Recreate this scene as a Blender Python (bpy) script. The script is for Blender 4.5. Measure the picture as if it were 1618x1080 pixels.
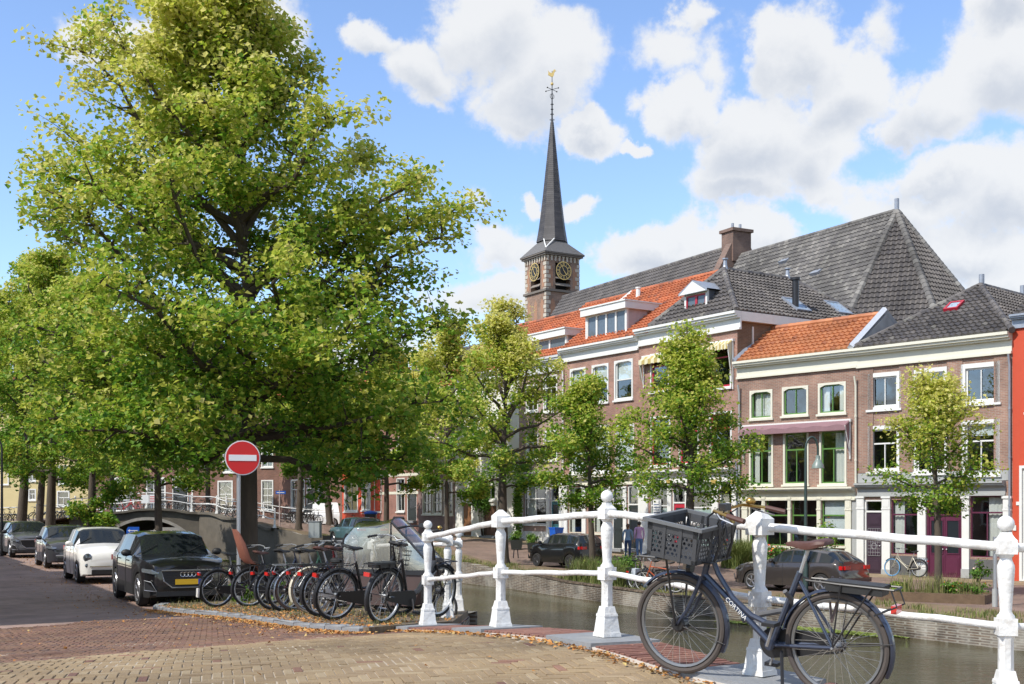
import bpy, math, random
import numpy as np
from mathutils import Vector, Matrix, Quaternion
R = math.radians
rnd = random.Random(7)
rng = np.random.default_rng(7)
for o in list(bpy.data.objects): bpy.data.objects.remove(o)
S = bpy.context.scene
COL = S.collection

# ------------------------------------------------------------ camera, sky, sun, exposure
EYE = 2.7; F = 1900.0; CX = 809.0; HY = 803.0          # eye height above the right bank; focal length in photo pixels
cam_d = bpy.data.cameras.new('camera'); cam = bpy.data.objects.new('camera', cam_d); COL.objects.link(cam)
cam.location = (0, 0, EYE); cam.rotation_euler = (R(90), 0, 0)
cam_d.sensor_width = 36; cam_d.lens = 36*F/1618.0; cam_d.shift_y = (HY-540)/1618.0
cam_d.clip_start = 0.1; cam_d.clip_end = 3000
S.camera = cam
SUN_AZ = math.atan2(-.82, -.57); SUN_EL = R(47)
SKY_STRENGTH = 0.15; SUN_STRENGTH = 2.8; EXPOSURE = 0.84
S.view_settings.view_transform = 'Standard'; S.view_settings.look = 'None'
S.view_settings.exposure = EXPOSURE; S.view_settings.gamma = 1; S.view_settings.use_curve_mapping = False
S.render.engine = 'CYCLES'
S.cycles.max_bounces = 8; S.cycles.diffuse_bounces = 5; S.cycles.glossy_bounces = 3
S.cycles.transmission_bounces = 5; S.cycles.transparent_max_bounces = 10; S.cycles.caustics_reflective = False; S.cycles.caustics_refractive = False
sd = bpy.data.lights.new('sun', 'SUN'); sd.energy = SUN_STRENGTH; sd.angle = R(0.6); sd.color = (1, .95, .87)
sun = bpy.data.objects.new('sun', sd); COL.objects.link(sun)
sdir = Vector((math.sin(SUN_AZ)*math.cos(SUN_EL), math.cos(SUN_AZ)*math.cos(SUN_EL), math.sin(SUN_EL)))
sun.rotation_euler = (-sdir).to_track_quat('-Z', 'Y').to_euler(); sun.location = (-30, -20, 40)

W = bpy.data.worlds.new('World'); S.world = W; W.use_nodes = True
def build_world():
    nt = W.node_tree; N = nt.nodes; L = nt.links; N.clear()
    def nd(t, **k):
        n = N.new(t)
        for a, b in k.items(): setattr(n, a, b)
        return n
    def m(op, a, b=None, c=None):
        n = nd('ShaderNodeMath', operation=op)
        for i, x in enumerate((a, b, c)):
            if x is None: continue
            if isinstance(x, (int, float)): n.inputs[i].default_value = x
            else: L.new(x, n.inputs[i])
        return n.outputs[0]
    sky = nd('ShaderNodeTexSky', sky_type='NISHITA', sun_disc=False, sun_elevation=SUN_EL, sun_rotation=SUN_AZ)
    sky.air_density = 0.9; sky.dust_density = 0.1; sky.ozone_density = 4.5
    tc = nd('ShaderNodeTexCoord'); sep = nd('ShaderNodeSeparateXYZ'); L.new(tc.outputs['Generated'], sep.inputs[0])
    az = m('ARCTAN2', sep.outputs[0], sep.outputs[1]); el = m('ARCSINE', sep.outputs[2])
    # wobble of the cloud outlines
    n1 = nd('ShaderNodeTexNoise'); n1.inputs['Scale'].default_value = 9; n1.inputs['Detail'].default_value = 7; n1.inputs['Roughness'].default_value = .62
    L.new(tc.outputs['Generated'], n1.inputs['Vector'])
    n2 = nd('ShaderNodeTexNoise'); n2.inputs['Scale'].default_value = 26; n2.inputs['Detail'].default_value = 6; n2.inputs['Roughness'].default_value = .6
    L.new(tc.outputs['Generated'], n2.inputs['Vector'])
    comb = nd('ShaderNodeCombineXYZ'); L.new(az, comb.inputs[0]); L.new(el, comb.inputs[1])
    wob = nd('ShaderNodeVectorMath', operation='MULTIPLY_ADD')
    L.new(n1.outputs['Color'], wob.inputs[0]); wob.inputs[1].default_value = (.13, .10, 0)
    L.new(comb.outputs[0], wob.inputs[2])
    sh = nd('ShaderNodeVectorMath', operation='ADD'); L.new(wob.outputs[0], sh.inputs[0]); sh.inputs[1].default_value = (-.065, -.05, 0)
    blobs = [(170,55,110,55,1),(300,70,130,70,1),(410,50,90,60,.8),(585,60,55,32,.8),(655,115,75,55,.9),(650,165,60,25,.6),
      (770,40,110,85,1),(850,110,120,90,1),(820,165,90,45,.8),(950,200,52,36,1),(1008,224,22,16,.8),(1085,25,50,36,.8),(1055,80,80,45,.55),(1130,90,60,50,.45),
      (1265,75,85,80,1.1),(1330,150,82,80,1.1),(1200,215,120,75,1.1),(1100,170,70,60,1),(1290,240,90,70,1),(1180,280,110,45,1),(1310,300,70,30,.7),
      (1150,372,110,58,1.1),(1060,395,95,45,1),(1215,372,60,45,1),(1570,110,130,100,1),(1480,160,90,75,.9),(1600,20,90,50,1),(1440,200,60,40,.8),
      (1500,280,110,50,.8),(1590,300,110,90,1),(1440,340,110,60,.8),(1540,400,110,60,1),(1590,450,80,60,1),(1380,40,50,55,.5),
      (838,316,30,24,.9),(925,310,38,20,.7),(790,395,80,40,.75),(800,470,120,45,.8),(740,330,60,25,.35),(20,600,140,50,.7),(560,560,300,60,.35),(1330,310,50,28,.5)]
    acc = None; accb = None
    for (cx, cy, rx, ry, s) in blobs:
        a0 = math.atan((cx-CX)/F); e0 = math.atan((HY-cy)/F*math.cos(a0)); k = math.cos(a0)**2/F
        d = nd('ShaderNodeVectorMath', operation='SUBTRACT'); L.new(sh.outputs[0], d.inputs[0]); d.inputs[1].default_value = (a0, e0, 0)
        q = nd('ShaderNodeVectorMath', operation='MULTIPLY'); L.new(d.outputs[0], q.inputs[0]); q.inputs[1].default_value = (1/(rx*k*1.15), 1/(ry*k*1.15), 0)
        ln = nd('ShaderNodeVectorMath', operation='LENGTH'); L.new(q.outputs[0], ln.inputs[0])
        v = m('MULTIPLY', m('SUBTRACT', 1, ln.outputs['Value']), s)
        acc = v if acc is None else m('SMOOTH_MAX', acc, v, .12)
        if ry < 30: continue
        q2 = nd('ShaderNodeVectorMath', operation='MULTIPLY_ADD'); L.new(d.outputs[0], q2.inputs[0]); q2.inputs[1].default_value = (1/(rx*k*1.15), 1/(ry*k*.85), 0); q2.inputs[2].default_value = (0, .55, 0)
        l2 = nd('ShaderNodeVectorMath', operation='LENGTH'); L.new(q2.outputs[0], l2.inputs[0]); v2 = m('MULTIPLY', m('SUBTRACT', 1, l2.outputs['Value']), min(1, s)); accb = v2 if accb is None else m('SMOOTH_MAX', accb, v2, .1)
    # other parts of the sky carry ordinary cloud too
    n3 = nd('ShaderNodeTexNoise'); n3.inputs['Scale'].default_value = 3.2; n3.inputs['Detail'].default_value = 5
    L.new(tc.outputs['Generated'], n3.inputs['Vector'])
    outside = m('GREATER_THAN', m('ABSOLUTE', az), .47)
    high = m('GREATER_THAN', el, .46)
    out = m('MAXIMUM', outside, high)
    gen = m('MULTIPLY', m('SUBTRACT', n3.outputs[0], .44), 3.2)
    acc2 = m('MAXIMUM', acc, m('SUBTRACT', m('MULTIPLY', gen, out), m('MULTIPLY', m('SUBTRACT', 1, out), 2)))
    field = m('ADD', acc2, m('MULTIPLY', m('SUBTRACT', n2.outputs[0], .5), 1.0))
    field = m('ADD', field, m('MULTIPLY', m('SUBTRACT', n1.outputs[0], .5), .35))
    mr = nd('ShaderNodeMapRange', interpolation_type='SMOOTHERSTEP'); L.new(field, mr.inputs[0])
    mr.inputs[1].default_value = .02; mr.inputs[2].default_value = .46
    # soft grey bodies inside the thick clouds
    n4 = nd('ShaderNodeTexNoise'); n4.inputs['Scale'].default_value = 11; n4.inputs['Detail'].default_value = 5
    mp = nd('ShaderNodeVectorMath', operation='ADD'); L.new(tc.outputs['Generated'], mp.inputs[0]); mp.inputs[1].default_value = (3.1, 1.7, .05)
    L.new(mp.outputs[0], n4.inputs['Vector'])
    g = nd('ShaderNodeMapRange', interpolation_type='SMOOTHSTEP')
    L.new(m('ADD', m('MULTIPLY', accb, .75), m('MULTIPLY', n4.outputs[0], 1.0)), g.inputs[0]); g.inputs[1].default_value = .62; g.inputs[2].default_value = 1.35
    cc = nd('ShaderNodeMix', data_type='RGBA'); L.new(g.outputs[0], cc.inputs[0])
    k = 1/SKY_STRENGTH/2**EXPOSURE
    cc.inputs[6].default_value = (.90*k, .91*k, .92*k, 1); cc.inputs[7].default_value = (.62*k, .665*k, .74*k, 1)
    mx = nd('ShaderNodeMix', data_type='RGBA'); L.new(m('MULTIPLY', mr.outputs[0], .95), mx.inputs[0])
    tn = nd('ShaderNodeMix', data_type='RGBA', blend_type='MULTIPLY'); tn.inputs[0].default_value = 1; tn.inputs[7].default_value = (1.06, .985, .965, 1); L.new(sky.outputs[0], tn.inputs[6])
    L.new(tn.outputs[2], mx.inputs[6]); L.new(cc.outputs[2], mx.inputs[7])
    bg = nd('ShaderNodeBackground'); bg.inputs[1].default_value = SKY_STRENGTH; L.new(mx.outputs[2], bg.inputs[0])
    ow = nd('ShaderNodeOutputWorld'); L.new(bg.outputs[0], ow.inputs[0])
build_world()
W.cycles.sampling_method = 'MANUAL'; W.cycles.sample_map_resolution = 512

# ------------------------------------------------------------ helpers
def px2X(px, Z): return (px-CX)/F*Z
def fast_mesh(name, V, Fc, mats, mi=None, tint=None, smooth=False):
    """V (n,3), Fc (m,k) equal-sized faces"""
    me = bpy.data.meshes.new(name); V = np.asarray(V, np.float32); Fc = np.asarray(Fc, np.int32)
    n, k = Fc.shape
    me.vertices.add(len(V)); me.vertices.foreach_set('co', V.ravel())
    me.loops.add(n*k); me.loops.foreach_set('vertex_index', Fc.ravel())
    me.polygons.add(n); me.polygons.foreach_set('loop_start', np.arange(0, n*k, k, dtype=np.int32))
    for m_ in mats: me.materials.append(m_)
    if mi is not None: me.polygons.foreach_set('material_index', np.asarray(mi, np.int32))
    me.polygons.foreach_set('use_smooth', np.full(n, smooth))
    me.update(calc_edges=True)
    if tint is not None:
        a = me.attributes.new('tint', 'FLOAT', 'FACE'); a.data.foreach_set('value', np.asarray(tint, np.float32))
    return me
def link(name, data, parent=None, loc=None, rot=None):
    o = bpy.data.objects.new(name, data); COL.objects.link(o)
    if parent is not None: o.parent = parent
    if loc is not None: o.location = loc
    if rot is not None: o.rotation_euler = rot
    return o
def tag(o, label=None, cat=None, group=None, kind=None):
    if label: o['label'] = label
    if cat: o['category'] = cat
    if group: o['group'] = group
    if kind: o['kind'] = kind
    return o
def thing(name, label, cat, loc=(0,0,0), rotz=0, group=None, rot=None):
    o = link(name, None, None, loc, rot or (0,0,rotz)); o.empty_display_size = .2
    return tag(o, label, cat, group)
KIDS = {}
def kids(o): return [c for c in COL.objects if c.parent == o]
def copy_tree(o, loc=None, rot=None, label=None, group=None, scale=None):
    by = {}
    for c in COL.objects:
        if c.parent: by.setdefault(c.parent.name, []).append(c)
    def rec(s, p):
        c = s.copy(); COL.objects.link(c); c.parent = p
        for k in by.get(s.name, []): rec(k, c)
        return c
    c = rec(o, None)
    if loc is not None: c.location = loc
    if rot is not None: c.rotation_euler = rot
    if scale is not None: c.scale = scale
    if label: c['label'] = label
    if group: c['group'] = group
    return c

class MB:
    def __init__(s): s.v=[]; s.f=[]; s.m=[]; s.t=[]
    def add(s, vs, fs, mat=0, tint=0.0):
        b = len(s.v); s.v += [tuple(v) for v in vs]
        for f in fs: s.f.append(tuple(b+i for i in f)); s.m.append(mat); s.t.append(tint)
        return s
    def box(s, x0,x1,y0,y1,z0,z1, mat=0, tint=0.0, mtx=None):
        vs = [(x0,y0,z0),(x1,y0,z0),(x1,y1,z0),(x0,y1,z0),(x0,y0,z1),(x1,y0,z1),(x1,y1,z1),(x0,y1,z1)]
        if mtx is not None: vs = [tuple(mtx @ Vector(v)) for v in vs]
        return s.add(vs, [(3,2,1,0),(4,5,6,7),(0,1,5,4),(1,2,6,5),(2,3,7,6),(3,0,4,7)], mat, tint)
    def taper(s, cx,cy,z0,z1,w0,w1,mat=0, d0=None, d1=None):
        d0=d0 or w0; d1=d1 or w1
        vs=[(cx-w0/2,cy-d0/2,z0),(cx+w0/2,cy-d0/2,z0),(cx+w0/2,cy+d0/2,z0),(cx-w0/2,cy+d0/2,z0),(cx-w1/2,cy-d1/2,z1),(cx+w1/2,cy-d1/2,z1),(cx+w1/2,cy+d1/2,z1),(cx-w1/2,cy+d1/2,z1)]
        return s.add(vs, [(3,2,1,0),(4,5,6,7),(0,1,5,4),(1,2,6,5),(2,3,7,6),(3,0,4,7)], mat)
    def tube(s, pts, r, n=6, mat=0, cap=True, tint=0.0, closed=False):
        P = [Vector(p) for p in pts]; k = len(P); rs = r if isinstance(r,(list,tuple)) else [r]*k
        T = []
        for i in range(k):
            if closed: a,b = P[i-1],P[(i+1)%k]
            else: a,b = P[max(i-1,0)],P[min(i+1,k-1)]
            d = (b-a); T.append(d.normalized() if d.length>1e-9 else Vector((0,0,1)))
        up = Vector((0,0,1)) if abs(T[0].z)<.9 else Vector((1,0,0))
        nrm = T[0].cross(up).normalized(); vs=[]; 
        for i in range(k):
            nrm = (nrm - T[i]*nrm.dot(T[i]));
            nrm = nrm.normalized() if nrm.length>1e-6 else T[i].orthogonal().normalized()
            bn = T[i].cross(nrm)
            for j in range(n):
                a = 2*math.pi*j/n; vs.append(P[i]+(nrm*math.cos(a)+bn*math.sin(a))*rs[i])
        fs=[]
        for i in range(k if closed else k-1):
            i2=(i+1)%k
            for j in range(n):
                fs.append((i*n+j, i*n+(j+1)%n, i2*n+(j+1)%n, i2*n+j))
        if cap and not closed:
            fs.append(tuple(reversed(range(n)))); fs.append(tuple((k-1)*n+j for j in range(n)))
        return s.add(vs, fs, mat, tint)
    def lathe(s, prof, n=16, c=(0,0,0), axis='z', mat=0, close=False, sq=False):
        """prof: (r, h) pairs along axis"""
        vs=[]; k=len(prof)
        for (r,h) in prof:
            for j in range(n):
                a=2*math.pi*(j+(.5 if sq else 0))/n; q=r*(1.41421 if (sq and n==4) else 1)
                x,y=q*math.cos(a),q*math.sin(a)
                p={'z':(x,y,h),'y':(x,h,y),'x':(h,x,y)}[axis]
                vs.append((c[0]+p[0],c[1]+p[1],c[2]+p[2]))
        fs=[]
        for i in range(k if close else k-1):
            i2=(i+1)%k
            for j in range(n): fs.append((i*n+j,i*n+(j+1)%n,i2*n+(j+1)%n,i2*n+j))
        if not close:
            fs.append(tuple(reversed(range(n)))); fs.append(tuple((k-1)*n+j for j in range(n)))
        return s.add(vs,fs,mat)
    def torus(s, c, R0, r, n=32, k=6, axis='y', mat=0, a0=0, a1=2*math.pi, flat=1.0):
        full = abs(a1-a0-2*math.pi)<1e-6; vs=[]; cnt = n if full else n+1
        for i in range(cnt):
            a=a0+(a1-a0)*i/n
            for j in range(k):
                b=2*math.pi*j/k; q=R0+r*math.cos(b); h=r*math.sin(b)*flat
                if axis=='y': p=(q*math.cos(a),h,q*math.sin(a))
                elif axis=='x': p=(h,q*math.cos(a),q*math.sin(a))
                else: p=(q*math.cos(a),q*math.sin(a),h)
                vs.append((c[0]+p[0],c[1]+p[1],c[2]+p[2]))
        fs=[]
        for i in range(n):
            i2=(i+1)%cnt
            for j in range(k): fs.append((i*k+j,i*k+(j+1)%k,i2*k+(j+1)%k,i2*k+j))
        return s.add(vs,fs,mat)
    def prism(s, poly, fn0, fn1, mat=0):
        """poly in 2-D mapped by two functions to two parallel faces"""
        n=len(poly); vs=[fn0(*p) for p in poly]+[fn1(*p) for p in poly]
        fs=[tuple(range(n)), tuple(reversed(range(n,2*n)))]+[(i,n+i,n+(i+1)%n,(i+1)%n) for i in range(n)]
        return s.add(vs,fs,mat)
    def ball(s, c, r, n=12, mat=0, sc=(1,1,1)):
        k=max(4,n//2); vs=[(c[0],c[1],c[2]-r*sc[2])]
        for i in range(1,k):
            b=-math.pi/2+math.pi*i/k
            for j in range(n):
                a=2*math.pi*j/n; vs.append((c[0]+r*sc[0]*math.cos(b)*math.cos(a),c[1]+r*sc[1]*math.cos(b)*math.sin(a),c[2]+r*sc[2]*math.sin(b)))
        vs.append((c[0],c[1],c[2]+r*sc[2])); fs=[(0,1+(j+1)%n,1+j) for j in range(n)]
        for i in range(k-2):
            for j in range(n): fs.append((1+i*n+j,1+i*n+(j+1)%n,1+(i+1)*n+(j+1)%n,1+(i+1)*n+j))
        t=len(vs)-1; b=1+(k-2)*n; fs+=[(b+j,b+(j+1)%n,t) for j in range(n)]
        return s.add(vs,fs,mat)
    def mesh(s, name, mats, smooth=False, bevel=None):
        me=bpy.data.meshes.new(name); me.from_pydata(s.v,[],s.f)
        for m_ in (mats if isinstance(mats,(list,tuple)) else [mats]): me.materials.append(m_)
        me.polygons.foreach_set('material_index', s.m)
        if any(s.t):
            a=me.attributes.new('tint','FLOAT','FACE'); a.data.foreach_set('value', s.t)
        if smooth: me.polygons.foreach_set('use_smooth',[True]*len(me.polygons))
        me.update(); me.validate()
        if smooth:
            try: me.set_sharp_from_angle(angle=R(38))
            except Exception: pass
        return me
    def build(s, name, mats, parent=None, smooth=False, loc=None, rot=None):
        if not s.v: return None
        return link(name, s.mesh(name, mats, smooth), parent, loc, rot)

# ------------------------------------------------------------ materials
MATS={}
def mat(name, col, rough=.6, metal=0, var=.12, scale=6, bump=0, bscale=None, spec=.5, coat=0, obj=True, dirt=None, dirtcol=(.1,.09,.07), stretch=None, detail=5):
    if name in MATS: return MATS[name]
    m=bpy.data.materials.new(name); m.use_nodes=True; nt=m.node_tree; N=nt.nodes; L=nt.links; b=N['Principled BSDF']
    b.inputs['Roughness'].default_value=rough; b.inputs['Metallic'].default_value=metal
    b.inputs['Specular IOR Level'].default_value=spec; b.inputs['Coat Weight'].default_value=coat; b.inputs['Coat Roughness'].default_value=.04
    tc=N.new('ShaderNodeTexCoord'); src=tc.outputs['Object']
    if stretch:
        mp=N.new('ShaderNodeMapping'); mp.inputs['Scale'].default_value=stretch; L.new(src,mp.inputs[0]); src=mp.outputs[0]
    no=N.new('ShaderNodeTexNoise'); no.inputs['Scale'].default_value=scale; no.inputs['Detail'].default_value=detail; no.inputs['Roughness'].default_value=.6; L.new(src,no.inputs['Vector'])
    mx=N.new('ShaderNodeMix'); mx.data_type='RGBA'; L.new(no.outputs[0],mx.inputs[0])
    c=col; mx.inputs[6].default_value=(c[0]*(1-var*1.6),c[1]*(1-var*1.6),c[2]*(1-var*1.6),1); mx.inputs[7].default_value=(min(1,c[0]*(1+var*1.6)),min(1,c[1]*(1+var*1.6)),min(1,c[2]*(1+var*1.6)),1)
    out=mx.outputs[2]
    if dirt:
        n2=N.new('ShaderNodeTexNoise'); n2.inputs['Scale'].default_value=scale*.45; n2.inputs['Detail'].default_value=9; n2.inputs['Roughness'].default_value=.72; L.new(src,n2.inputs['Vector'])
        r=N.new('ShaderNodeMapRange'); L.new(n2.outputs[0],r.inputs[0]); r.inputs[1].default_value=.52; r.inputs[2].default_value=.72; r.inputs[4].default_value=dirt
        m2=N.new('ShaderNodeMix'); m2.data_type='RGBA'; L.new(r.outputs[0],m2.inputs[0]); L.new(out,m2.inputs[6]); m2.inputs[7].default_value=(*dirtcol,1); out=m2.outputs[2]
    L.new(out,b.inputs['Base Color'])
    if bump:
        nb=N.new('ShaderNodeTexNoise'); nb.inputs['Scale'].default_value=bscale or scale*4; nb.inputs['Detail'].default_value=4; L.new(src,nb.inputs['Vector'])
        bp=N.new('ShaderNodeBump'); bp.inputs['Strength'].default_value=bump; bp.inputs['Distance'].default_value=.02; L.new(nb.outputs[0],bp.inputs['Height']); L.new(bp.outputs[0],b.inputs['Normal'])
    MATS[name]=m; return m
def brickmat(name, c1, c2, mortar, bw=.22, bh=.062, ms=.010, noise=.35, flat=False, rot=0, bump=.5, big=None, off=.5):
    if name in MATS: return MATS[name]
    m=bpy.data.materials.new(name); m.use_nodes=True; nt=m.node_tree; N=nt.nodes; L=nt.links; b=N['Principled BSDF']; b.inputs['Roughness'].default_value=.85
    tc=N.new('ShaderNodeTexCoord'); sp=N.new('ShaderNodeSeparateXYZ'); L.new(tc.outputs['Object'],sp.inputs[0]); cb=N.new('ShaderNodeCombineXYZ')
    if flat:
        L.new(sp.outputs[0],cb.inputs[0]); L.new(sp.outputs[1],cb.inputs[1])
    else:
        ad=N.new('ShaderNodeMath'); L.new(sp.outputs[0],ad.inputs[0]); L.new(sp.outputs[1],ad.inputs[1]); L.new(ad.outputs[0],cb.inputs[0]); L.new(sp.outputs[2],cb.inputs[1])
    src=cb.outputs[0]
    if rot:
        mp=N.new('ShaderNodeMapping'); mp.inputs['Rotation'].default_value=(0,0,rot); L.new(src,mp.inputs[0]); src=mp.outputs[0]
    br=N.new('ShaderNodeTexBrick'); br.offset=off; br.inputs['Scale'].default_value=1; br.inputs['Brick Width'].default_value=bw; br.inputs['Row Height'].default_value=bh
    br.inputs['Mortar Size'].default_value=ms; br.inputs['Mortar Smooth'].default_value=.3; br.inputs['Bias'].default_value=0
    L.new(src,br.inputs['Vector']); br.inputs['Color1'].default_value=(*c1,1); br.inputs['Color2'].default_value=(*c2,1); br.inputs['Mortar'].default_value=(*mortar,1)
    no=N.new('ShaderNodeTexNoise'); no.inputs['Scale'].default_value=.9; no.inputs['Detail'].default_value=8; no.inputs['Roughness'].default_value=.65; L.new(tc.outputs['Object'],no.inputs['Vector'])
    mr=N.new('ShaderNodeMapRange'); L.new(no.outputs[0],mr.inputs[0]); mr.inputs[1].default_value=.3; mr.inputs[2].default_value=.7; mr.inputs[3].default_value=1-noise; mr.inputs[4].default_value=1+noise*.6
    mu=N.new('ShaderNodeMix'); mu.data_type='RGBA'; mu.blend_type='MULTIPLY'; mu.inputs[0].default_value=1; L.new(br.outputs[0],mu.inputs[6]); L.new(mr.outputs[0],mu.inputs[7])
    out=mu.outputs[2]
    if big:
        n2=N.new('ShaderNodeTexNoise'); n2.inputs['Scale'].default_value=.5; n2.inputs['Detail'].default_value=9; n2.inputs['Roughness'].default_value=.7; L.new(tc.outputs['Object'],n2.inputs['Vector'])
        r2=N.new('ShaderNodeMapRange'); L.new(n2.outputs[0],r2.inputs[0]); r2.inputs[1].default_value=.5; r2.inputs[2].default_value=.68; r2.inputs[4].default_value=.75
        m2=N.new('ShaderNodeMix'); m2.data_type='RGBA'; L.new(r2.outputs[0],m2.inputs[0]); L.new(out,m2.inputs[6]); m2.inputs[7].default_value=(*big,1); out=m2.outputs[2]
    L.new(out,b.inputs['Base Color'])
    bp=N.new('ShaderNodeBump'); bp.inputs['Strength'].default_value=bump; bp.inputs['Distance'].default_value=.01; bp.invert=True; L.new(br.outputs['Fac'],bp.inputs['Height']); L.new(bp.outputs[0],b.inputs['Normal'])
    MATS[name]=m; return m
def tintmat(name, stops, rough=.75, bump=.3, bscale=40, rnd_w=1.0, trans=0, spec=.4, noise=.25, nscale=1.2):
    """colour by the 'tint' face attribute plus the object's own random number"""
    if name in MATS: return MATS[name]
    m=bpy.data.materials.new(name); m.use_nodes=True; nt=m.node_tree; N=nt.nodes; L=nt.links; b=N['Principled BSDF']; b.inputs['Roughness'].default_value=rough; b.inputs['Specular IOR Level'].default_value=spec
    at=N.new('ShaderNodeAttribute'); at.attribute_name='tint'
    src=at.outputs['Fac']
    if rnd_w:
        oi=N.new('ShaderNodeObjectInfo'); mu=N.new('ShaderNodeMath'); mu.operation='MULTIPLY_ADD'; L.new(oi.outputs['Random'],mu.inputs[0]); mu.inputs[1].default_value=rnd_w; L.new(src,mu.inputs[2]); src=mu.outputs[0]
    cr=N.new('ShaderNodeValToRGB'); L.new(src,cr.inputs[0]); e=cr.color_ramp.elements
    while len(e)<len(stops): e.new(.5)
    for i,(p,c) in enumerate(stops): e[i].position=p; e[i].color=(*c,1)
    tc=N.new('ShaderNodeTexCoord'); no=N.new('ShaderNodeTexNoise'); no.inputs['Scale'].default_value=nscale; no.inputs['Detail'].default_value=6; L.new(tc.outputs['Object'],no.inputs['Vector'])
    mr=N.new('ShaderNodeMapRange'); L.new(no.outputs[0],mr.inputs[0]); mr.inputs[1].default_value=.3; mr.inputs[2].default_value=.7; mr.inputs[3].default_value=1-noise; mr.inputs[4].default_value=1+noise*.5
    mu=N.new('ShaderNodeMix'); mu.data_type='RGBA'; mu.blend_type='MULTIPLY'; mu.inputs[0].default_value=1; L.new(cr.outputs[0],mu.inputs[6]); L.new(mr.outputs[0],mu.inputs[7])
    L.new(mu.outputs[2],b.inputs['Base Color'])
    if bump:
        nb=N.new('ShaderNodeTexNoise'); nb.inputs['Scale'].default_value=bscale; L.new(tc.outputs['Object'],nb.inputs['Vector'])
        bp=N.new('ShaderNodeBump'); bp.inputs['Strength'].default_value=bump; bp.inputs['Distance'].default_value=.01; L.new(nb.outputs[0],bp.inputs['Height']); L.new(bp.outputs[0],b.inputs['Normal'])
    if trans:
        tr=N.new('ShaderNodeBsdfTranslucent'); L.new(mu.outputs[2],tr.inputs[0]); ms=N.new('ShaderNodeMixShader'); ms.inputs[0].default_value=trans
        L.new(b.outputs[0],ms.inputs[1]); L.new(tr.outputs[0],ms.inputs[2]); L.new(ms.outputs[0],N['Material Output'].inputs[0])
    MATS[name]=m; return m
def glassmat(name, tintc=(.75,.8,.8), refl=.16, see=.8, rough=.02):
    if name in MATS: return MATS[name]
    m=bpy.data.materials.new(name); m.use_nodes=True; nt=m.node_tree; N=nt.nodes; L=nt.links; N.remove(N['Principled BSDF'])
    tr=N.new('ShaderNodeBsdfTransparent'); tr.inputs[0].default_value=(*[c*see for c in tintc],1)
    gl=N.new('ShaderNodeBsdfGlossy'); gl.inputs['Roughness'].default_value=rough; gl.inputs[0].default_value=(.9,.93,.95,1)
    fr=N.new('ShaderNodeLayerWeight'); fr.inputs[0].default_value=.5; pw=N.new('ShaderNodeMath'); pw.operation='POWER'; L.new(fr.outputs['Facing'],pw.inputs[0]); pw.inputs[1].default_value=4; ad=N.new('ShaderNodeMath'); ad.use_clamp=True; L.new(pw.outputs[0],ad.inputs[0]); ad.inputs[1].default_value=refl
    tc=N.new('ShaderNodeTexCoord'); no=N.new('ShaderNodeTexNoise'); no.inputs['Scale'].default_value=.9; L.new(tc.outputs['Object'],no.inputs['Vector']); bp=N.new('ShaderNodeBump'); bp.inputs['Strength'].default_value=.15; bp.inputs['Distance'].default_value=.03
    L.new(no.outputs[0],bp.inputs['Height']); L.new(bp.outputs[0],gl.inputs['Normal'])
    ms=N.new('ShaderNodeMixShader'); L.new(ad.outputs[0],ms.inputs[0]); L.new(tr.outputs[0],ms.inputs[1]); L.new(gl.outputs[0],ms.inputs[2]); L.new(ms.outputs[0],N['Material Output'].inputs[0])
    MATS[name]=m; return m
WHITE=mat('white_gloss_paint',(.74,.74,.72),.38,var=.04,scale=13,bump=.5,bscale=18,dirt=.7,dirtcol=(.40,.33,.25),detail=9)
FRAMEW=mat('white_window_paint',(.70,.70,.67),.4,var=.04,scale=2,dirt=.3,dirtcol=(.5,.49,.45))
CREAM=mat('cream_paint',(.66,.64,.53),.45,var=.05,scale=2,dirt=.35,dirtcol=(.4,.38,.31))
GREYP=mat('grey_paint',(.36,.37,.36),.5,var=.06,scale=2,dirt=.3,dirtcol=(.22,.22,.21))
GREENP=mat('green_paint',(.10,.22,.05),.4,var=.08)
PURPLE=mat('aubergine_paint',(.10,.022,.05),.35,var=.1)
DPURPLE=mat('dark_purple_paint',(.05,.03,.045),.35,var=.1)
REDP=mat('red_paint',(.42,.02,.04),.4,var=.08)
TEALP=mat('teal_paint',(.03,.13,.15),.4,var=.08)
DARKP=mat('dark_green_black_paint',(.025,.032,.032),.4,var=.1)
BROWNW=mat('brown_wood',(.22,.10,.04),.6,var=.2,scale=3,stretch=(1,1,.1))
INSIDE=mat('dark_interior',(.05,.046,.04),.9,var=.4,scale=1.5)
CURT=mat('curtain_cloth',(.68,.68,.64),.9,var=.12,scale=9,stretch=(1,1,.08))
BLIND=mat('pale_blind',(.66,.70,.71),.8,var=.04)
FROST=mat('frosted_film',(.42,.55,.52),.5,var=.04)
GLASS=glassmat('window_glass',(.93,.97,.96),refl=.17,see=.97)
LEAD=mat('zinc_lead',(.30,.33,.38),.45,metal=.3,var=.15,scale=5)
BLACKM=mat('black_metal',(.018,.018,.02),.4,var=.1)
STEEL=mat('galvanised_steel',(.45,.46,.47),.4,metal=.7,var=.1)
RUBBER=mat('tyre_rubber',(.022,.021,.02),.85,var=.25,scale=20)
STONE=mat('blue_stone',(.23,.24,.25),.75,var=.15,scale=8,bump=.3,dirt=.5,dirtcol=(.33,.30,.26))
CONC=mat('concrete_render',(.125,.108,.085),.9,var=.35,scale=1.2,bump=.4,bscale=9,dirt=.8,dirtcol=(.09,.08,.065))
BARK=mat('bark',(.085,.066,.05),.95,var=.35,scale=7,bump=.9,bscale=22,stretch=(1,1,.25),dirt=.35,dirtcol=(.10,.11,.06))
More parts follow.
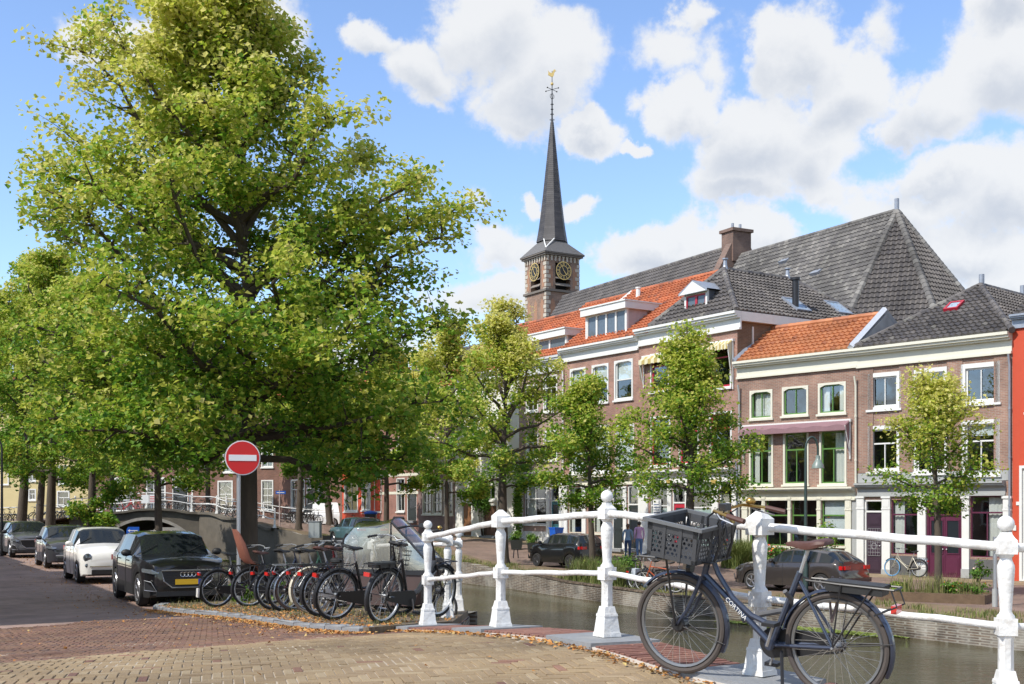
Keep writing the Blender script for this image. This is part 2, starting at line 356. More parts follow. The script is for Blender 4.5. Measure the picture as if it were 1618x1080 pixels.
BRICK_BR=brickmat('brown_brick',(.34,.185,.13),(.25,.13,.095),(.34,.30,.25))
BRICK_RD=brickmat('red_brown_brick',(.38,.18,.13),(.29,.135,.10),(.35,.30,.25))
BRICK_FAR=brickmat('dark_red_brick',(.24,.105,.07),(.17,.075,.055),(.2,.15,.12))
BRICK_YL=brickmat('yellow_grey_brick',(.30,.22,.14),(.22,.155,.10),(.26,.23,.18))
BRICK_TW=brickmat('tower_brick',(.30,.18,.125),(.22,.13,.09),(.3,.27,.23),bh=.08,bw=.26)
REDWALL=mat('red_painted_wall',(.50,.065,.025),.7,var=.06,scale=2,bump=.2)
QUAYB=brickmat('quay_brick',(.165,.12,.085),(.10,.075,.058),(.27,.25,.21),noise=.75,big=(.42,.40,.35),ms=.014)
YELLOWR=mat('yellow_render',(.55,.46,.24),.85,var=.07,scale=1)
WHITER=mat('white_render',(.72,.71,.66),.85,var=.06,scale=1,bump=.15,dirt=.4,dirtcol=(.5,.48,.43))
def ztone(z): return max(0,min(1,z))

# ------------------------------------------------------------ ground heights
def hl(X, Z):
    """left bank and bridge deck: a hump along the road over the bridge"""
    t0 = (X-.79)*.53-(Z-10)*.85
    v = 0
    for d in (-.8,-.4,0,.4,.8):
        v += float(np.interp(t0+d, [-60,-17,-12.5,-7,-4.4,-1.93,0,1.93,3.5,8.1,20], [.65,.65,.86,1.12,1.27,1.50,1.60,1.50,1.36,1.06,.3]))
    z = v/5 - .05*max(0,X-3.5)
    if Z>62: z += (1.6-.65)*min(1,(Z-62)/17)**1.5
    return z
_hp=[(20,30,-2.7),(24,38,-2.7),(18.5,44.5,-2.68),(14,49,-2.65),(13,24,-2.78),(9.4,30.7,-2.78),(5,37.5,-2.78),(3,42,-2.75),(0,48.5,-2.62),(2,55,-2.55),(8,42,-2.72),(10,54,-2.42),(6.3,59.6,-2.3),(2.8,65,-2.0),(.4,68.5,-1.75),(-3.5,74.3,-1.68),(-2.4,52.5,-2.4),
 (-7.2,65.6,-2.1),(-9.5,70,-1.93),(-12,76,-1.65),(-11.1,67,-1.6),(-13.6,69,-1.3),(-15,71,-1.1),(-16.9,74,-.75),(-19.7,77.3,-.42),(-16,80,-1.0),(-23.1,78,-.16),(-23,84,-.12),(-23,90,-.35),(-26.7,78,-.40),(-27,75,-.55),(-31,80,-.95),(-35,80,-1.1),(-12,88,-1.4),(-6,78.3,-1.7),(-19,97.6,-1.0),(-30,92,-.7),(-27,101,-.8),(-36,104,-1),(-47,106,-1.3),(-70,110,-1.4),(-60,79,-1.6)]
_HP=np.array(_hp)
def hr(X,Z):
    d=(_HP[:,0]-X)**2+(_HP[:,1]-Z)**2+.25; w=1/d**1.6
    return EYE+float((w*_HP[:,2]).sum()/w.sum())
def G(px,py,hf,z0=5,z1=150):
    """where the line of sight through a photo pixel meets the ground"""
    for i in range(400):
        Z=z0+(z1-z0)*(i/400)**1.5
        X=px2X(px,Z)
        if EYE-(py-HY)*Z/F <= hf(X,Z): return X,Z
    return px2X(px,z1),z1
# ------------------------------------------------------------ ground, water, quays
def lerp(a,b,t): return a+(b-a)*t
def resample(pairs, step=1.0):
    out=[]
    for i in range(len(pairs)-1):
        (a,b),(c,d)=pairs[i],pairs[i+1]
        n=max(1,int(max(math.dist(a,c),math.dist(b,d))/step))
        for k in range(n):
            t=k/n; out.append(((lerp(a[0],c[0],t),lerp(a[1],c[1],t)),(lerp(b[0],d[0],t),lerp(b[1],d[1],t))))
    out.append(pairs[-1]); return out
def loft(name, pairs, fr, hf, mats, mif=None, step=1.0, dz=0, sub=1):
    P=resample(pairs,step); V=[];Fc=[];mi=[]
    fs=[]
    for i in range(len(fr)-1):
        k=sub if isinstance(sub,int) else sub[i]
        fs+=[lerp(fr[i],fr[i+1],j/k) for j in range(k)]
    fs.append(fr[-1]); n=len(fs)
    for a,b in P:
        for f in fs:
            X=lerp(a[0],b[0],f); Z=lerp(a[1],b[1],f); V.append((X,Z,hf(X,Z)+dz))
    for i in range(len(P)-1):
        for j in range(n-1):
            Fc.append((i*n+j,(i+1)*n+j,(i+1)*n+j+1,i*n+j+1))
            f=(fs[j]+fs[j+1])/2
            k=0
            while k<len(fr)-2 and f>fr[k+1]: k+=1
            mi.append(mif[k] if mif else 0)
    me=fast_mesh(name,V,Fc,mats,mi)
    bm=__import__('bmesh').new(); bm.from_mesh(me); __import__('bmesh').ops.recalc_face_normals(bm,faces=bm.faces)
    if sum(f.normal.z for f in bm.faces)<0: 
        for f in bm.faces: f.normal_flip()
    bm.to_mesh(me); bm.free()
    return tag(link(name,me),kind='structure')

def spline(P, n=12):
    out=[]
    for i in range(len(P)-1):
        p0=P[max(i-1,0)];p1=P[i];p2=P[i+1];p3=P[min(i+2,len(P)-1)]
        for k in range(n):
            t=k/n; out.append(tuple(.5*((2*p1[c])+(-p0[c]+p2[c])*t+(2*p0[c]-5*p1[c]+4*p2[c]-p3[c])*t*t+(-p0[c]+3*p1[c]-3*p2[c]+p3[c])*t**3) for c in range(2)))
    out.append(P[-1]); return out
POSTS=[(-.98,14.0),(-.11,11.7),(.79,10.0),(1.71,8.3),(3.08,7.5),(5.0,7.9),(6.9,8.9),(8.8,10.4)]
RAILC=spline([(-1.75,15.1)]+POSTS+[(11.5,13)],14)
def offset(P,d):
    out=[]
    for i,p in enumerate(P):
        a=P[max(i-1,0)];b=P[min(i+1,len(P)-1)]; L=math.dist(a,b); t=((b[0]-a[0])/L,(b[1]-a[1])/L)
        out.append((p[0]+t[1]*d,p[1]-t[0]*d))     # positive d: to the right of travel
    return out
CO_IN=offset(RAILC,.36); CO_OUT=offset(RAILC,-.26)
if math.dist(CO_IN[60],(0,0))>math.dist(CO_OUT[60],(0,0)): CO_IN,CO_OUT=offset(RAILC,-.36),offset(RAILC,.26)

CLINK_FAR=brickmat('dark_clinker_paving',(.35,.225,.185),(.26,.17,.14),(.28,.23,.19),bw=.2,bh=.07,ms=.008,flat=True,rot=.5,noise=.35)
CLINK_RB=brickmat('red_clinker_paving',(.25,.155,.12),(.185,.12,.095),(.2,.17,.13),bw=.2,bh=.07,ms=.008,flat=True,rot=.7,noise=.3)
CLINK_YE=brickmat('yellow_clinker_pavement',(.36,.27,.15),(.28,.20,.12),(.2,.17,.12),bw=.2,bh=.08,ms=.008,flat=True,rot=.2,noise=.3)
EARTH=mat('brown_verge_soil',(.19,.135,.08),.95,var=.3,scale=1.5,bump=.6,bscale=18,dirt=.8,dirtcol=(.12,.12,.045))
SAND=mat('joint_sand',(.40,.34,.26),.95,var=.25,scale=4,bump=.4,bscale=60)
# water
def water_mat():
    m=bpy.data.materials.new('canal_water'); m.use_nodes=True; nt=m.node_tree; N=nt.nodes; L=nt.links; b=N['Principled BSDF']
    b.inputs['Base Color'].default_value=(.058,.053,.022,1); b.inputs['Roughness'].default_value=.035; b.inputs['IOR'].default_value=1.33; b.inputs['Specular IOR Level'].default_value=.5
    tc=N.new('ShaderNodeTexCoord'); mp=N.new('ShaderNodeMapping'); mp.inputs['Rotation'].default_value=(0,0,.5); mp.inputs['Scale'].default_value=(1,1.9,1); L.new(tc.outputs['Object'],mp.inputs[0])
    n1=N.new('ShaderNodeTexNoise'); n1.inputs['Scale'].default_value=3.2; n1.inputs['Detail'].default_value=5; n1.inputs['Roughness'].default_value=.6; n1.inputs['Distortion'].default_value=.6; L.new(mp.outputs[0],n1.inputs['Vector'])
    n2=N.new('ShaderNodeTexNoise'); n2.inputs['Scale'].default_value=.55; n2.inputs['Detail'].default_value=3; L.new(mp.outputs[0],n2.inputs['Vector'])
    bp=N.new('ShaderNodeBump'); bp.inputs['Strength'].default_value=.95; bp.inputs['Distance'].default_value=.10; L.new(n1.outputs[0],bp.inputs['Height'])
    bp2=N.new('ShaderNodeBump'); bp2.inputs['Strength'].default_value=.25; bp2.inputs['Distance'].default_value=.2; L.new(n2.outputs[0],bp2.inputs['Height']); L.new(bp.outputs[0],bp2.inputs['Normal'])
    L.new(bp2.outputs[0],b.inputs['Normal']); return m
WATER=water_mat(); WZ=-.52
wp=[(-60,76),(-34,90),(-8,90),(-4,62),(6,40),(20,26),(26,14),(14,0),(-4,6),(-2.3,14),(-4,22),(-16,47),(-32,70)]
tag(MB().add([(-75,-20,WZ),(75,-20,WZ),(75,97,WZ),(-75,97,WZ)],[(0,1,2,3)]).build('canal_water',WATER),kind='structure')

# left bank with the bridge deck: one sheet between the canal edge and the house side
LQ=[(-27.2,78),(-26,71),(-19,60),(-13.2,45),(-7.9,33),(-5.6,28),(-3.6,23),(-1.2,18.35),(-.64,18.2),(-.68,15.5)]
LB=[(-52,84),(-44,75),(-35,60),(-26,45),(-20.5,33),(-18.5,28),(-16.5,23),(-15.2,18.3),(-15,16),(-14.7,13)]
deckfront=[p for p in CO_OUT[10:]]
def back_of(i,n):
    t=i/(n-1); ang=math.pi*(1.0+.98*t)       # round behind the camera, from left to right
    return (2+17*math.cos(ang)+ (14*t*.3), 10+16*math.sin(ang)*1.4)
bk=[back_of(i,len(deckfront)) for i in range(len(deckfront))]
pairs=list(zip(LQ,LB))+[(a,b) for a,b in zip(deckfront,bk)]
STREET=loft('street',pairs,[0,1],hl,[CLINK_FAR],step=.8,dz=-.012,sub=26)
SANDB=loft('bedding_sand',[(a,b) for a,b in zip(deckfront,bk)],[0,1],hl,[SAND],step=.6,dz=-.001,sub=30)
# right bank, cross street and far bridge deck
RBP=[((17,15),(30,30)),((15,19),(24,38)),((13.2,24.2),(18.55,44.57)),((11.6,27),(16.4,47)),((9.4,30.7),(14.2,49.4)),((4.84,37.5),(10.1,53.9)),((3.0,41.5),(6.3,59.6)),((0,48.0),(2.76,64.9)),((-2.4,52.5),(.4,68.5)),
 ((-5.0,60),(-3.5,74.3)),((-7.2,65.6),(-6.1,78.3)),((-9.2,66.2),(-9.1,82.8)),((-11.1,67),(-12.4,87.8)),((-13.6,69),(-16,93)),((-15,71),(-18.9,97.6)),((-16.9,74),(-22,99)),((-20.2,78),(-27,101)),((-26.7,78),(-36,104)),((-30,77.5),(-47,106)),((-62,80),(-72,111))]
RB=loft('right_bank_paving',RBP,[0,.02,.30,.86,1.12],hr,[STONE,EARTH,CLINK_RB,CLINK_YE],mif=[0,1,2,3],step=1.1,sub=[1,5,9,4])
# quay walls under the edges
def wallstrip(name, pts, topf, zb, th, mats, inward=1, parent=None):
    """a thick wall following a line, its top from topf"""
    o2=offset(pts,th*inward); mb=MB(); n=len(pts)
    for i in range(n-1):
        a,b,c,d=pts[i],pts[i+1],o2[i+1],o2[i]; za,zb2=topf(*a),topf(*b)
        mb.add([(a[0],a[1],zb),(b[0],b[1],zb),(b[0],b[1],zb2),(a[0],a[1],za),(d[0],d[1],zb),(c[0],c[1],zb),(c[0],c[1],zb2),(d[0],d[1],za)],
               [(0,1,2,3),(7,6,5,4),(3,2,6,7)])
    return tag(mb.build(name,mats,parent),kind='structure')
def dense(P,step=1.0):
    out=[]
    for i in range(len(P)-1):
        n=max(1,int(math.dist(P[i],P[i+1])/step)); out+=[(lerp(P[i][0],P[i+1][0],k/n),lerp(P[i][1],P[i+1][1],k/n)) for k in range(n)]
    out.append(P[-1]); return out
RQ=dense([p[0] for p in RBP][:16])
wallstrip('right_quay_wall',RQ,lambda x,z:hr(x,z)+.05,-2,.38,QUAYB,1)
# upright coping bricks on the near part of the right quay: row of headers
cop=MB()
rq2=dense([p[0] for p in RBP][:8],.09)
acc=0
for i in range(len(rq2)-1):
    a,b=rq2[i],rq2[i+1]; L=math.dist(a,b); tx,ty=(b[0]-a[0])/L,(b[1]-a[1])/L; nx,ny=ty,-tx
    z=hr(*a)+.05; h=z+.05+rnd.random()*.014; o0=-.03-rnd.random()*.01; o1=.2; g=L*.9
    q=[(a[0]+nx*o0,a[1]+ny*o0),(a[0]+tx*g+nx*o0,a[1]+ty*g+ny*o0),(a[0]+tx*g+nx*o1,a[1]+ty*g+ny*o1),(a[0]+nx*o1,a[1]+ny*o1)]
    cop.add([(*p,z+.004) for p in q]+[(*p,h) for p in q],[(4,5,6,7),(0,1,5,4),(1,2,6,5),(2,3,7,6),(3,0,4,7)],0,rnd.random())
COPM=tintmat('weathered_coping_brick',[(0,(.09,.068,.052)),(.5,(.15,.11,.08)),(1,(.22,.17,.125))],rnd_w=0)
rqp=bpy.data.objects['right_quay_wall']
tag(cop.build('coping_bricks',COPM,rqp),kind='stuff')
LQd=dense(LQ[:-1]); wallstrip('left_quay_wall',LQd,lambda x,z:hl(x,z)+.03,-2,.4,QUAYB,-1)
wallstrip('bridge_side_wall',dense([(-.64,18.2),(-.70,13.9)],.5)+[p for p in CO_OUT[16:]],lambda x,z:hl(x,z)-.03,-2,.3,QUAYB,1)

# ------------------------------------------------------------ near paving: real clinkers in herringbone
BW,BL=.068,.204
DECKM=tintmat('deck_clinker',[(0,(0.224,0.155,0.088)),(.22,(0.305,0.223,0.126)),(.38,(0.258,0.186,0.110)),(.45,(0.339,0.261,0.160)),(.55,(0.237,0.130,0.086)),(.7,(0.170,0.089,0.066)),(.85,(0.244,0.146,0.088)),(1,(0.129,0.081,0.068))],rough=.8,bump=.5,bscale=90,rnd_w=.10,noise=.42,nscale=.55)
from bisect import bisect
def side_of(poly,x,y):
    c=False; n=len(poly); j=n-1
    for i in range(n):
        xi,yi=poly[i]; xj,yj=poly[j]
        if (yi>y)!=(yj>y) and x<(xj-xi)*(y-yi)/(yj-yi)+xi: c=not c
        j=i
    return c
# kerb line of the verge where the bicycles stand
KERB=[G(px,py,hl) for px,py in ((262,967),(300,972),(345,975),(395,981),(450,990),(505,996),(560,1001),(583,1002.5))]
KERB=[(KERB[0][0]-1.0,KERB[0][1]+4.5),(KERB[0][0]-.45,KERB[0][1]+1.0)]+KERB
VERGE=KERB+[(-1.1,14.3),(-.72,14.6),(-.66,18.1),(-1.2,18.3),(-3.5,22.9),(-5.5,27.9),(-7.8,33),(-13,45),(-14.6,45),(-8.9,31)]
deckpoly=[p for p in CO_IN[14:]]+[(9,3),(6,0),(-9,4)]+[(-9.4,16.5),(-6.9,18.0)]+[p for p in KERB[2:]]
def zone(x,z):
    # yellow clinkers on the bridge, red-brown on the street
    return (z-9.4) < (x+4.3)*1.22 + .25*math.sin(x*2.1)
bricks=[]
ra=R(14); ca,sa=math.cos(ra),math.sin(ra)
for gi in range(-170,190):
    for gj in range(-10,330):
        d=(gi-gj)%6
        if d==0: cx,cy,hz=(gi+1.5)*BW,(gj+.5)*BW,True
        elif d==5: cx,cy,hz=(gi+.5)*BW,(gj+1.5)*BW,False
        else: continue
        X=cx*ca-cy*sa; Z=cx*sa+cy*ca
        if Z<6.5 or Z>19.5 or abs(X)>Z*.44+.3: continue
        if not side_of(deckpoly,X,Z): continue
        bricks.append((X,Z,hz))
bricks.sort(key=lambda b:b[1])
unit=MB()
def brickshape(mb,M,tint=0,hx=BL/2-.0045,hy=BW/2-.0045):
    c=.004
    vs=[(-hx,-hy,-.03),(hx,-hy,-.03),(hx,hy,-.03),(-hx,hy,-.03),(-hx,-hy,-c),(hx,-hy,-c),(hx,hy,-c),(-hx,hy,-c),(-hx+c,-hy+c,0),(hx-c,-hy+c,0),(hx-c,hy-c,0),(-hx+c,hy-c,0)]
    fs=[(0,1,5,4),(1,2,6,5),(2,3,7,6),(3,0,4,7),(4,5,9,8),(5,6,10,9),(6,7,11,10),(7,4,8,11),(8,9,10,11)]
    mb.add([M@Vector(v) for v in vs] if M is not None else vs,fs,0,tint)
protos=[]
for k,tv in enumerate((.02,.1,.2,.28,.36,.5,.6,.7,.8,.9)):
    u=MB(); brickshape(u,None,tv); protos.append(u.mesh('clinker',DECKM))
far=MB(); DECK=SANDB
def bmat(X,Z,hz):
    e=.05; gx=(hl(X+e,Z)-hl(X-e,Z))/(2*e); gz=(hl(X,Z+e)-hl(X,Z-e))/(2*e)
    n=Vector((-gx+rnd.gauss(0,.012),-gz+rnd.gauss(0,.012),1)).normalized()
    a=ra+(0 if hz else math.pi/2)+rnd.gauss(0,.012)
    x=Vector((math.cos(a),math.sin(a),0)); x=(x-n*x.dot(n)).normalized(); y=n.cross(x)
    z=hl(X,Z)+.004+rnd.random()*.006+.006*math.sin(X*3+1)*math.sin(Z*2.3)
    return Matrix((( x.x,y.x,n.x,X),(x.y,y.y,n.y,Z),(x.z,y.z,n.z,z),(0,0,0,1)))
for i,(X,Z,hz) in enumerate(bricks):
    M=bmat(X,Z,hz); ye=zone(X+rnd.gauss(0,.12),Z)
    tv=rnd.choice([0,1,2,2,3,3,4]) if ye else rnd.choice([5,6,7,7,8,9])
    if rnd.random()<.03: tv=rnd.choice([5,6])
    if i<300:
        o=link('brick',protos[tv],DECK); o.matrix_local=M
    else:
        brickshape(far,M,(.02,.1,.2,.28,.36,.5,.6,.7,.8,.9)[tv]+rnd.uniform(-.02,.02))
tag(far.build('paving_bricks',DECKM,DECK),kind='stuff')

# coping of the bridge: red bricks laid across, stone slabs under the posts
REDM=tintmat('red_coping_brick',[(0,(.27,.125,.09)),(.35,(.20,.09,.07)),(.7,(.32,.16,.115)),(1,(.18,.10,.085))],rough=.8,bump=.4,bscale=80,rnd_w=.9)
MORT=mat('pale_mortar',(.55,.50,.44),.95,var=.2,scale=20)
bed=MB(); ci=CO_IN[9:]; co=CO_OUT[9:]
for i in range(len(ci)-1):
    q=[ci[i],ci[i+1],co[i+1],co[i]]; zs=[hl(*p)+.032 for p in q]
    q2=q+q; vs=[(p[0],p[1],z-.13) for p,z in zip(q,zs)]+[(p[0],p[1],z) for p,z in zip(q,zs)]
    bed.add(vs,[(4,5,6,7),(0,1,5,4),(2,3,7,6)])
q=[ci[0],co[0]]; bed.add([(p[0],p[1],hl(*p)-.12) for p in q]+[(p[0],p[1],hl(*p)+.032) for p in q],[(0,1,3,2)])
COPING=tag(bed.build('bridge_coping',MORT),kind='structure')
cu=MB(); cu.box(-.5,.5,-.5,.5,-.5,.5); 
cunit=MB(); c=.05
cunit.add([(-.5,-.5,-.5),(.5,-.5,-.5),(.5,.5,-.5),(-.5,.5,-.5),(-.5,-.5,.4),(.5,-.5,.4),(.5,.5,.4),(-.5,.5,.4),(-.47,-.47,.5),(.47,-.47,.5),(.47,.47,.5),(-.47,.47,.5)],[(0,1,5,4),(1,2,6,5),(2,3,7,6),(3,0,4,7),(4,5,9,8),(5,6,10,9),(6,7,11,10),(7,4,8,11),(8,9,10,11)])
cume=cunit.mesh('coping_brick',REDM)
def along(P):
    s=[0]
    for i in range(1,len(P)): s.append(s[-1]+math.dist(P[i-1],P[i]))
    return s
MID=[((a[0]+b[0])/2,(a[1]+b[1])/2) for a,b in zip(ci,co)]; SS=along(MID)
def at_s(P,s):
    i=min(max(bisect(SS,s)-1,0),len(P)-2); t=(s-SS[i])/(SS[i+1]-SS[i]); return (lerp(P[i][0],P[i+1][0],t),lerp(P[i][1],P[i+1][1],t))
post_s=[]
for p in POSTS: post_s.append(min(range(len(MID)),key=lambda i:math.dist(MID[i],p)))
slabs=[(SS[i]-.36,SS[i]+.36) for i in post_s]
s=.06; cnt=0
BH=.078
while s<min(SS[-1]-1,9.2) and cnt<290:
    if any(a-.02<s<b+.02 for a,b in slabs): s+=BH; continue
    a=at_s(ci,s); b=at_s(co,s); L=math.dist(a,b); ux,uz=(b[0]-a[0])/L,(b[1]-a[1])/L
    # three bricks across: stretchers broken at uneven thirds
    k=int(s/BH)%2
    cuts=[0,.5,1] if k else [0,.25,.75,1]
    for j in range(len(cuts)-1):
        f=(cuts[j]+cuts[j+1])/2; w=(cuts[j+1]-cuts[j])*L-.012
        x=lerp(a[0],b[0],f); z=lerp(a[1],b[1],f)
        o=link('brick',cume,COPING); o.location=(x,z,hl(x,z)+.03+rnd.random()*.004); o.scale=(w,BH-.022,.035)
        o.rotation_euler=(0,0,math.atan2(uz,ux)+rnd.gauss(0,.008)); cnt+=1
    s+=BH
slab=MB()
for i,(s0,s1) in enumerate(slabs):
    m_=MB(); q=[at_s(ci,s0),at_s(ci,s1),at_s(co,s1),at_s(co,s0)]
    cx=sum(p[0] for p in q)/4; cy=sum(p[1] for p in q)/4; q=[(cx+(p[0]-cx)*1.04,cy+(p[1]-cy)*1.04) for p in q]
    zt=[hl(*p)+.062 for p in q]; m_.add([(p[0],p[1],z-.16) for p,z in zip(q,zt)]+[(p[0],p[1],z) for p,z in zip(q,zt)],[(4,5,6,7),(0,1,5,4),(1,2,6,5),(2,3,7,6),(3,0,4,7)])
    m_.build('slab',STONE,COPING)

# raised verge with its kerb stones
vb=__import__('bmesh').new()
def fill_poly(name,poly,hf,dz,mats,step=.7,skirt=.2):
    import mathutils.geometry as mg
    xs=[p[0] for p in poly]; zs=[p[1] for p in poly]
    pts=[Vector(p) for p in dense(poly+[poly[0]],step)[:-1]]; nb=len(pts); edges=[(i,(i+1)%nb) for i in range(nb)]
    x=min(xs)
    while x<max(xs):
        z=min(zs)
        while z<max(zs):
            if side_of(poly,x,z): pts.append(Vector((x+rnd.uniform(-.1,.1)*step,z+rnd.uniform(-.1,.1)*step)))
            z+=step
        x+=step
    vo,eo,fo,*_=mg.delaunay_2d_cdt(pts,edges,[],1,1e-5)
    vs=[(v.x,v.y,hf(v.x,v.y)+dz) for v in vo]; fs=[f for f in fo]
    mb=MB(); mb.add(vs,fs)
    for i in range(nb):
        a,b=vs[i],vs[(i+1)%nb]; mb.add([a,b,(b[0],b[1],b[2]-skirt),(a[0],a[1],a[2]-skirt)],[(0,1,2,3)])
    return mb
VGM=brickmat('verge_clinkers',(.21,.15,.10),(.15,.11,.075),(.13,.11,.07),bw=.2,bh=.07,ms=.01,flat=True,rot=.9,noise=.45,big=(.16,.125,.065))
vm=fill_poly('verge',VERGE,hl,.075,VGM)
VG=tag(vm.build('verge',VGM),kind='structure')
for f in VG.data.polygons:
    if f.normal.z<0: f.flip() if hasattr(f,'flip') else None
kd=dense(KERB,.06); ks=along(kd); 
KST=tag(MB().add([(kd[0][0],kd[0][1],hl(*kd[0])-.1),(kd[1][0],kd[1][1],hl(*kd[1])-.1),(kd[1][0],kd[1][1]+.02,hl(*kd[1])-.1)],[(0,1,2)]).build('kerb',STONE),kind='structure')
s=0; 
def at2(P,S_,s):
    i=min(max(bisect(S_,s)-1,0),len(P)-2); t=(s-S_[i])/max(1e-6,(S_[i+1]-S_[i])); return (lerp(P[i][0],P[i+1][0],t),lerp(P[i][1],P[i+1][1],t))
while s<ks[-1]-.3:
    L=rnd.choice([.7,.85,1.0,.6]); a=at2(kd,ks,s+.01); b=at2(kd,ks,min(ks[-1],s+L-.015)); l=math.dist(a,b); t=((b[0]-a[0])/l,(b[1]-a[1])/l); n=(t[1],-t[0])
    if (a[0]+n[0]-0)**2+(a[1]+n[1])**2 > a[0]**2+a[1]**2: n=(-n[0],-n[1])
    w0,w1=.05,-.13; m_=MB(); q=[(a[0]+n[0]*w0,a[1]+n[1]*w0),(b[0]+n[0]*w0,b[1]+n[1]*w0),(b[0]+n[0]*w1,b[1]+n[1]*w1),(a[0]+n[0]*w1,a[1]+n[1]*w1)]
    hh=rnd.uniform(-.012,.012); zt=[hl(*p)+.085+hh for p in q]
    ctr=(sum(p[0] for p in q)/4,sum(p[1] for p in q)/4)
    qi=[(ctr[0]+(p[0]-ctr[0])*.97,ctr[1]+(p[1]-ctr[1])*.88) for p in q]
    m_.add([(p[0],p[1],z-.14) for p,z in zip(q,zt)]+[(p[0],p[1],z-.018) for p,z in zip(q,zt)]+[(p[0],p[1],z) for p,z in zip(qi,zt)],
        [(0,1,5,4),(1,2,6,5),(2,3,7,6),(3,0,4,7),(4,5,9,8),(5,6,10,9),(6,7,11,10),(7,4,8,11),(8,9,10,11)])
    m_.build('kerb_stone',STONE,KST); s+=L

# ------------------------------------------------------------ white bridge railing
def post_mb(ball):
    m=MB()
    m.taper(0,0,0,.035,.172,.164); m.taper(0,0,.035,.17,.156,.126); m.taper(0,0,.17,.19,.134,.126)
    m.taper(0,0,.19,.25,.116,.092); m.lathe([(.048,.25),(.046,.44),(.056,.47)],8,sq=True)
    m.box(-.057,.057,-.057,.057,.47,.575)
    m.lathe([(.056,.575),(.054,.59),(.040,.605),(.036,.62),(.041,.70),(.050,.82),(.054,.885),(.052,.905),(.037,.94),(.035,.95),(.048,.965),(.050,.975)],14)
    if ball: m.box(-.057,.057,-.057,.057,.975,1.062); m.lathe([(.055,1.062),(.044,1.075),(.030,1.10),(.029,1.112)],4,sq=True)
    else:
        m.box(-.070,.070,-.070,.070,.965,1.075); m.taper(0,0,1.075,1.135,.14,.03)
    return m
def finial_mb():
    m=MB(); m.lathe([(.026,1.10),(.03,1.112)],12); m.ball((0,0,1.163),.053,16); return m
rail=thing('bridge_railing','white painted cast iron railing with turned posts along the near brick bridge','railing',(0,0,0))
pb=post_mb(True).mesh('post',WHITE,smooth=True); pp=post_mb(False).mesh('post',WHITE,smooth=True); fi=finial_mb().mesh('finial',WHITE,smooth=True)
SIDEP=[(-.85,15.9),(-.80,18.05)]
def put_post(p,ball,dirv,dz=.062):
    z=hl(*p)+dz; a=math.atan2(dirv[1],dirv[0])
    o=link('post',pb if ball else pp,rail,(p[0],p[1],z),(0,0,a))
    if ball: link('finial',fi,o)
    return z
PZ=[]
for i,p in enumerate(POSTS):
    a=POSTS[max(i-1,0)];b=POSTS[min(i+1,len(POSTS)-1)]
    PZ.append(put_post(p,i in (0,2,4,6),(b[0]-a[0],b[1]-a[1])))
sz=[put_post(SIDEP[0],False,(0,1)),put_post(SIDEP[1],True,(0,1))]
def railseg(a,za,b,zb,zz,r,nm):
    m=MB(); n=8; pts=[]
    for k in range(n+1):
        t=k/n; pts.append((lerp(a[0],b[0],t),lerp(a[1],b[1],t),lerp(za,zb,t)+zz+.004*math.sin(k*2.3)))
    m.tube(pts,r,10); m.build(nm,WHITE,rail,smooth=True)
for i in range(len(POSTS)-1):
    railseg(POSTS[i],PZ[i],POSTS[i+1],PZ[i+1],1.02,.031,'top_rail'); railseg(POSTS[i],PZ[i],POSTS[i+1],PZ[i+1],.525,.024,'lower_rail')
ch=[(POSTS[0],PZ[0]),(SIDEP[0],sz[0]),(SIDEP[1],sz[1])]
for i in range(2):
    railseg(*ch[i],*ch[i+1],1.02,.031,'top_rail'); railseg(*ch[i],*ch[i+1],.525,.024,'lower_rail')
# return of the railing across the end of the bank
p3=(-2.2,19.1); z3=put_post(p3,False,(1,-.5),.08); railseg(SIDEP[1],sz[1],p3,z3,1.02,.031,'top_rail'); railseg(SIDEP[1],sz[1],p3,z3,.525,.024,'lower_rail')

# land beyond the town and the open water's far edge
gm=MB()
for (x0,x1,y0,y1) in ((-1500,-75,-1500,1500),(75,1500,-1500,1500),(-75,75,97,1500),(-75,75,-1500,-20)): gm.add([(x0,y0,.2),(x1,y0,.2),(x1,y1,.2),(x0,y1,.2)],[(0,1,2,3)])
tag(gm.build('ground',mat('distant_ground',(.14,.12,.085),.95,var=.3,scale=.05)),kind='structure')
# ------------------------------------------------------------ roof tiles
TILE_OR=tintmat('orange_roof_tile',[(0,(.42,.15,.06)),(.4,(.50,.205,.09)),(.75,(.38,.14,.065)),(1,(.30,.12,.065))],rough=.6,bump=.2,rnd_w=0,noise=.25,nscale=.7)
TILE_RD=tintmat('old_red_roof_tile',[(0,(.42,.115,.045)),(.4,(.50,.16,.07)),(.8,(.33,.10,.05)),(1,(.22,.10,.07))],rough=.7,bump=.2,rnd_w=0,noise=.35,nscale=.6)
TILE_DK=tintmat('dark_grey_roof_tile',[(0,(.085,.078,.078)),(.5,(.12,.108,.10)),(.8,(.155,.14,.13)),(1,(.21,.20,.17))],rough=.55,bump=.2,rnd_w=0,noise=.35,nscale=.6)
TILE_CH=tintmat('weathered_church_tile',[(0,(.105,.10,.098)),(.4,(.145,.138,.13)),(.75,(.195,.185,.17)),(1,(.27,.26,.24))],rough=.75,bump=.3,rnd_w=0,noise=.55,nscale=.25)
SLATE=tintmat('spire_slate',[(0,(.045,.042,.045)),(.6,(.075,.07,.07)),(1,(.12,.115,.11))],rough=.5,bump=.2,rnd_w=0,noise=.3)
def inpoly(P,x,y):
    c=np.zeros(x.shape,bool); n=len(P); j=n-1
    for i in range(n):
        xi,yi=P[i]; xj,yj=P[j]
        with np.errstate(divide='ignore',invalid='ignore'):
            k=((yi>y)!=(yj>y))&(x<(xj-xi)*(y-yi)/((yj-yi) if yj!=yi else 1e-9)+xi)
        c^=k; j=i
    return c
